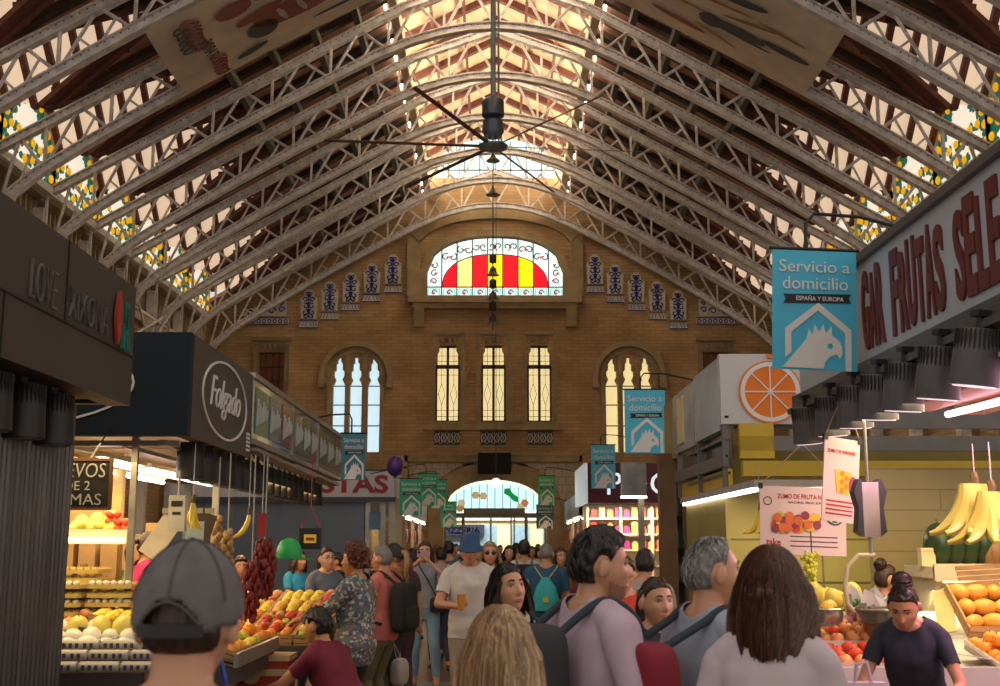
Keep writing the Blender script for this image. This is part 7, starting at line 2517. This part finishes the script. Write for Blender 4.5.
# 8 seller with a bun
t, *_ = person('seller with a brown top bun and navy t-shirt looking down at bottom right', 905, 622, 5.85, R(150), 'tan', ('dkbrown', 'bun', .009), .006, female=True, lean=22, head=(0, 20, 0), ztop=1.50, crouch_top=.90, shirt=cloth('navy', (.02, .022, .04)), trousers=cloth('dark_trs', (.03, .03, .035)), strands=250,
    arms={'R': ((.14, .45, 1.0), (.5, 0, 1.0)), 'L': ((-.16, .45, 1.0), (-.5, 0, 1.0))}, bulk=1.05)
# 9 seller reaching up
t, *_ = person('seller with dark bun and navy shirt reaching right under the watermelon shelf', 886, 564, 8.45, R(-75), 'tan', ('dkbrown', 'bun', .010), .009, female=True, shirt=cloth('navy', (.02, .022, .04)), trousers=cloth('dark_trs', (.03, .03, .035)), arms={'L': ((-.2, .42, 1.36), (-.5, .2, 1.1)), 'R': ((.2, .3, 1.1), (.5, 0, 1.0))})
# 10 crouching man
t, *_ = person('man in a dark red t-shirt crouching at the black crate', 318, 619, 8.5, R(62), 'tan', ('black', 'short', .018), .007, lean=32, head=(0, -12, 0), pelvis=(0, -.12, -.42), crouch_top=1.0, shirt=cloth('wine', (.16, .008, .03)), trousers=cloth('navy_jeans', (.03, .04, .07)),
    legs={'L': ((-.12, .18, .085), (-.3, 1, .8)), 'R': ((.14, -.05, .085), (.3, 1, .6))}, arms={'L': ((-.18, .55, .62), (-.5, .1, .5)), 'R': ((.18, .5, .55), (.5, .1, .5))}, bulk=1.1, hem=.84, strands=250)
# 11 woman in flowered jacket
t11, s11, h11, *_ = person('woman with short auburn hair in a grey flowered jacket at the fruit table', 355, 542, 9.1, R(72), 'tan', ('auburn', 'curly', .026), .008, female=True, shirt=cloth('black_top', (.02, .02, .025)), trousers=cloth('black_trs', (.02, .02, .025)), jacket=floral_mat(), hem=.80, bulk=1.12,
    arms={'L': ((-.12, .42, 1.12), (-.5, 0, .95)), 'R': ((.10, .34, 1.02), (.5, -.2, .95))}, strands=200)
o = worn('shoulder_bag', 'mustard yellow shoulder bag of the woman in the flowered jacket', 'bag', t11)
m1 = cloth('mustard', (.42, .24, .05), .6)
part('body', m1, o, lambda b: rbox(b, (.06, .235, .93), (.30, .09, .24), .4), True)
part('strap', m1, o, lambda b: b.tube([(.18, .22, 1.0), (.14, .19, 1.25), (.10, .02, 1.50), (.05, -.16, 1.3)], .012, 6))
part('zip', M_blk, o, lambda b: b.tube([(-.06, .285, 1.0), (.18, .285, 1.0)], .004, 4))
# 12 pink tee man
t12, *_ = person('grey haired man in a coral pink t-shirt and olive trousers behind the flowered jacket', 382, 546, 10.8, R(65), 'tan', ('grey', 'short', .008), .009, shirt=cloth('coral', (.60, .17, .14)), trousers=cloth('olive', (.13, .115, .055)), hem=.84, bulk=1.1, arms={'L': ((-.2, .3, 1.02), (-.5, -.3, 1.0)), 'R': ((.2, .25, .98), (.5, -.3, 1.0))})
backpack(t12, 'black backpack on the man in the coral pink t-shirt', 0, cloth('blackbag', (.015, .015, .018)), w=.30, h=.46, y=-.21, z=1.14, dpt=.15)
o = worn('plastic_bag', 'whitish plastic carrier bag hanging beside the olive trousers', 'bag', t12)
part('body', mat('bag_clear', (.5, .45, .42), .4), o, lambda b: rbox(b, (.30, -.02, .52), (.22, .14, .26), .7), True)
part('handles', mat('bag_clear', (.5, .45, .42)), o, lambda b: b.tube([(.25, -.02, .63), (.26, .04, .82), (.34, -.02, .63)], .006, 5))
# 13 woman in grey tee with glasses
t, *_ = person('woman in a slate grey t-shirt and glasses facing right by the tarpaulin', 327, 547, 12.0, R(215), 'fair', ('dkbrown', 'pony', .010), .010, female=True, shirt=cloth('slate', (.10, .12, .17)), trousers=cloth('navy_jeans', (.03, .04, .07)), glasses='clear', bulk=1.12, arms={'L': ((-.10, .36, 1.2), (-.5, .0, 1.0)), 'R': ((.12, .36, 1.15), (.5, 0, 1.0))})
# 14 seller in blue
t, *_ = person('seller in a bright blue t-shirt standing before the grey tarpaulin', 299, 550, 13.2, R(235), 'tan', ('dkbrown', 'bob', .010), .011, female=True, shirt=cloth('azure', (.02, .28, .52)), trousers=cloth('navy_jeans', (.03, .04, .07)), arms={'L': ((-.14, .34, 1.06), (-.5, 0, 1.0)), 'R': ((.14, .34, 1.06), (.5, 0, 1.0))})
# 15 woman photographing
t15, s15, h15, *_ = person('woman in a grey t-shirt and light jeans holding up a phone', 425, 541, 13.9, R(180), 'fair', ('brown', 'long', .012), .009, female=True, head=(0, 3, 0), shirt=cloth('heather', (.30, .32, .38)), trousers=cloth('light_jeans', (.16, .28, .40)), leg_end=.8, shoe=(.3, .2, .15), hem=.93, legs={'L': ((-.16, .12, .085), (-.2, 1, .5)), 'R': ((.12, -.05, .085), (.15, 1, .5))},
    arms={'L': ((-.075, .27, 1.46), (-.45, .15, 1.1)), 'R': ((.075, .27, 1.46), (.45, .15, 1.1)), 'Lcurl': .9, 'Rcurl': .9, 'Lflip': True})
o = worn('smartphone', 'pinkish smartphone held up by the woman in light jeans', 'phone', t15)
part('body', mat('phone_pink', (.5, .3, .32), .3), o, lambda b: b.bb(-.075, .075, .30, .31, 1.52, 1.595))
part('camera_bump', M_blk, o, lambda b: b.bb(.035, .065, .31, .314, 1.56, 1.585))
o = worn('crossbody_bag', 'small black crossbody bag of the woman in light jeans', 'bag', t15)
part('body', M_blk, o, lambda b: rbox(b, (-.17, .12, .97), (.2, .09, .17), .4), True)
part('strap', M_blk, o, lambda b: b.tube([(-.15, .14, 1.05), (-.05, .15, 1.25), (.05, .12, 1.40), (.09, .0, 1.46)], .008, 6))
# 16 bucket hat man
t16, s16, h16, *_ = person('man in a blue bucket hat and white polo shirt walking toward the camera', 470, 532, 10.2, R(180), 'tan', ('black', 'short', .006), .008, head=(0, 8, 0), shirt=cloth('white_polo', (.62, .58, .54)), trousers=cloth('khaki', (.30, .24, .17)), hat=('bucket', cloth('denim_blue', (.03, .09, .20))), glasses='dark', sleeve=.7, bulk=1.05, hem=.84,
    arms={'R': ((.10, .32, 1.12), (.5, 0, .95)), 'Rcurl': 1.0, 'L': ((-.27, .05, .86), (-.5, -.3, 1.0))})
o = worn('drink_cup', 'orange drink cup held by the man in the bucket hat', 'cup', t16)
part('cup', mat('cup_orange', (.65, .28, .06), .3), o, lambda b: b.lathe([(.028, 1.10), (.038, 1.22), (.036, 1.22)], (.06, .43, 0), 14), True)
# 17 sunglasses woman
t, *_ = person('fair haired woman in dark sunglasses behind the bucket hat man', 490, 541, 12.2, R(184), 'warm', ('blonde', 'bob', .014), .009, female=True, shirt=cloth('black_top', (.02, .02, .025)), trousers=cloth('navy_jeans', (.03, .04, .07)), glasses='dark')
# 18 teal drawstring bag man
t18, *_ = person('grey haired man in a dark blue t-shirt seen from behind with drawstring bag', 546, 543, 13.0, R(-4), 'tan', ('grey', 'shaved', .005), .010, shirt=cloth('petrol', (.03, .10, .19)), trousers=cloth('dark_trs', (.03, .03, .035)), bulk=1.12, sleeve=.7)
o = worn('drawstring_bag', 'turquoise drawstring bag with yellow cords on the dark blue t-shirt', 'bag', t18)
m1 = cloth('turquoise', (.04, .50, .50), .6)
part('sack', m1, o, lambda b: b.rings([[Vector((rx * math.cos(a), -.165 + ry * math.sin(a), z)) for a in [q * PI / 8 for q in range(16)]] for z, rx, ry in ((.96, .13, .02), (.97, .15, .05), (1.1, .145, .065), (1.22, .11, .05), (1.31, .05, .03), (1.33, .06, .03))]), True)
part('cord', mat('cord_yellow', (.7, .6, .05), .5), o, lambda b: [b.tube([(s * .03, -.17, 1.31), (s * .12, -.10, 1.43), (s * .13, .02, 1.46), (s * .14, .1, 1.35)], .006, 5) for s in (-1, 1)] + [b.tube([(s * .03, -.17, 1.31), (s * .15, -.13, .97)], .005, 5) for s in (-1, 1)])
part('print', mat('cord_yellow', (.7, .6, .05)), o, lambda b: b.bb(-.03, .03, -.235, -.228, 1.06, 1.12))
# 19 black backpack man
t19, *_ = person('dark haired man in a white shirt with black backpack seen from behind', 524, 540, 15.5, R(0), 'tan', ('black', 'short', .014), .012, shirt=cloth('white_polo', (.62, .58, .54)), trousers=cloth('dark_trs', (.03, .03, .035)))
backpack(t19, 'black backpack with grey side on the man in the white shirt', 0, cloth('blackbag', (.015, .015, .018)), w=.34, h=.48, y=-.22, strapm=cloth('greystrap', (.2, .2, .2)))
# 20-22
t, *_ = person('man in an orange red t-shirt with white lettering behind the lilac polo', 623, 556, 7.6, R(172), 'warm', ('dkbrown', 'short', .012), .010, shirt=cloth('orange_red', (.55, .06, .02)), trousers=cloth('dark_trs', (.03, .03, .035)), bulk=1.15)
o = worn('shirt_print', 'white lettering printed on the orange red t-shirt', 'print', t)
bpy.data.objects.remove(o)
part('shirt_lettering', M_letter, t, lambda b: (add_text(b, 'O Di', (.13, .152, 1.14), (-1, 0, 0), Z3, .26, .10, (0, .006, 0), .01), b.bar((.1, .155, 1.10), (-.08, .155, 1.10), .006, .012)))
t, *_ = person('dark haired man in a pale shirt seen from behind right of the lilac polo', 645, 549, 9.4, R(-10), 'warm', ('black', 'short', .012), .010, shirt=cloth('offwhite', (.42, .38, .36)), trousers=cloth('dark_trs', (.03, .03, .035)))
t, *_ = person('woman in black cap and ponytail, shoulders bare, beside the black backpack', 394, 544, 12.0, R(60), 'tan', ('blonde', 'pony', .008), .010, female=True, shirt=cloth('brown_tank', (.30, .12, .05)), trousers=cloth('dark_trs', (.03, .03, .035)), sleeve=.1, hat=('cap', M_blk))
t, *_ = person('red haired woman in a dark flowered dress left of the photographing woman', 402, 547, 12.9, R(20), 'warm', ('red', 'bob', .016), .010, female=True, shirt=cloth('dark_floral', (.09, .03, .06)), trousers=cloth('dark_floral', (.09, .03, .06)))
# 25 egg seller
t, *_ = person('egg seller in a pink vest over a dark t-shirt beside the yellow shelf', 151, 531, 9.7, R(-55), 'tan', ('dkbrown', 'pony', .008), .009, female=True, shirt=cloth('dark_trs', (.03, .03, .035)), jacket=None, trousers=cloth('dark_trs', (.03, .03, .035)), sleeve=.55, arms={'L': ((-.15, .3, 1.0), (-.5, 0, 1.0)), 'R': ((.2, .3, .98), (.5, 0, 1.0))}, bulk=1.08, hem=.9)
# vest of the egg seller, then the far crowd
tv = bpy.data.objects.get(t.name)
sh = [c for c in tv.children if c.name.startswith('shirt')][0]
me = sh.data
nv_ = len(me.vertices)
co = np.empty(nv_ * 3); me.vertices.foreach_get('co', co); co = co.reshape(-1, 3)
fs = np.array([tuple(p.vertices) for p in me.polygons])
N_ = normals(co, fs)
msk = (np.abs(co[:, 0]) < .155)
f2 = fs[msk[fs].all(1)]
u, inv = np.unique(f2, return_inverse=True)
o = np_obj('vest', co[u] + N_[u] * .012, inv.reshape(-1, 4), cloth('magenta', (.62, .03, .17)), tv)
md = o.modifiers.new('s', 'SOLIDIFY'); md.thickness = .005; md.offset = -1

crowd = [  # px, top, Y, rz, skin, hair, female, shirt name, colour, label
 (449, 541, 17.5, 0, 'tan', ('black', 'short', .01), False, 'sage', (.07, .13, .14), 'man in a dark teal shirt walking away behind the bucket hat man'),
 (441, 547, 16.0, 10, 'tan', ('black', 'short', .01), False, 'whitet', (.45, .43, .42), 'dark haired child-sized figure in white by the bucket hat'),
 (466, 543, 21, 180, 'warm', ('dkbrown', 'short', .01), False, 'blackt', (.03, .03, .03), 'distant man in black just above the bucket hat, facing us'),
 (509, 545, 17.5, 180, 'warm', ('black', 'long', .012), True, 'plumt', (.10, .05, .09), 'woman with long black hair coming from the entrance, mid-aisle'),
 (437, 544, 24, 5, 'fair', ('red', 'bob', .012), True, 'pinkt', (.45, .10, .12), 'distant woman in pink at the left side of the entrance'),
 (456, 544, 30, 180, 'warm', ('black', 'short', .01), False, 'greyt', (.2, .2, .22), 'far man in grey near the left entrance post'),
 (516, 543, 22, 0, 'tan', ('black', 'short', .01), False, 'navyt', (.03, .04, .08), 'distant man in navy walking away left of the white shirt'),
 (532, 546, 24, 180, 'tan', ('dkbrown', 'bob', .012), True, 'creamt', (.5, .45, .38), 'distant woman in cream between the two backpack men'),
 (538, 544, 30, 0, 'tan', ('black', 'short', .01), False, 'blackt', (.03, .03, .03), 'far man in black before the right entrance post'),
 (560, 547, 14.0, 200, 'warm', ('brown', 'long', .012), True, 'oranget', (.50, .17, .05), 'woman in orange facing us right of the turquoise bag'),
 (571, 549, 17, 160, 'tan', ('black', 'short', .01), False, 'blackt', (.03, .03, .03), 'man in black at the right stalls beyond the orange woman'),
 (580, 552, 12.5, 90, 'tan', ('dkbrown', 'short', .012), False, 'winet', (.12, .02, .03), 'man in dark wine shirt facing left behind the lilac polo'),
 (500, 545, 33, 180, 'tan', ('black', 'short', .01), False, 'bluet', (.08, .12, .25), 'far man in blue in the centre of the entrance'),
 (482, 546, 36, 0, 'tan', ('dkbrown', 'short', .01), False, 'whitet', (.45, .43, .42), 'far figure in white in the entrance, left of centre'),
 (413, 548, 21, 60, 'tan', ('black', 'bob', .012), True, 'redt', (.35, .04, .03), 'woman in red left of the aisle behind the photographing woman'),
 (241, 556, 11.6, 200, 'tan', ('black', 'short', .012), False, 'bluet', (.08, .12, .25), 'dark haired man in blue behind the hanging garlic'),
 (381, 548, 14.5, 120, 'tan', ('dkbrown', 'bob', .012), True, 'blackt', (.03, .03, .03), 'woman in black half hidden behind the coral pink man'),
 (337, 553, 15.5, 90, 'tan', ('black', 'short', .012), False, 'blackt', (.03, .03, .03), 'man in black in front of the tarpaulin beside the grey t-shirt woman'),
 (548, 548, 27, 180, 'tan', ('black', 'long', .012), True, 'greyt', (.2, .2, .22), 'far woman in grey by the right entrance banners'),
 (471, 548, 27, 0, 'warm', ('black', 'short', .01), False, 'redt', (.35, .04, .03), 'far figure in red left of the sunglasses woman'),
 (590, 551, 22, 180, 'tan', ('dkbrown', 'bob', .012), True, 'pinkt', (.45, .10, .12), 'distant woman in pink at the maroon shop'),
]
for (px, top, Y, rz, sk, hr, fem, cn, cc_, lab) in crowd:
    person(lab, px, top, Y, R(rz), sk, hr, .014 if Y < 16 else .018, female=fem, shirt=cloth(cn, cc_), trousers=cloth('dark_trs', (.03, .03, .035)) if random.random() < .6 else cloth('navy_jeans', (.03, .04, .07)), face=Y < 16 and 100 < rz < 260, bulk=random.uniform(.95, 1.12),
           legs={'L': ((-.10, .12, .085), (-.12, 1, .5)), 'R': ((.10, -.12, .085), (.12, 1, .5))})
# ================================================================== LIGHT
w = bpy.data.worlds.new('sky'); SC.world = w; w.use_nodes = True
bg = w.node_tree.nodes['Background']
bg.inputs[0].default_value = (1.0, 0.90, 0.80, 1); bg.inputs[1].default_value = 0.6

SC.view_settings.exposure = 0.35
l = area(0, 50.5, 7.5, 1500, (1, .97, .9), 8, 3, rx=R(-60), nm='facade_fill_lamp')  # added area lamp, out of view, standing in for daylight on the facade
l.rotation_euler = (R(60), 0, 0)
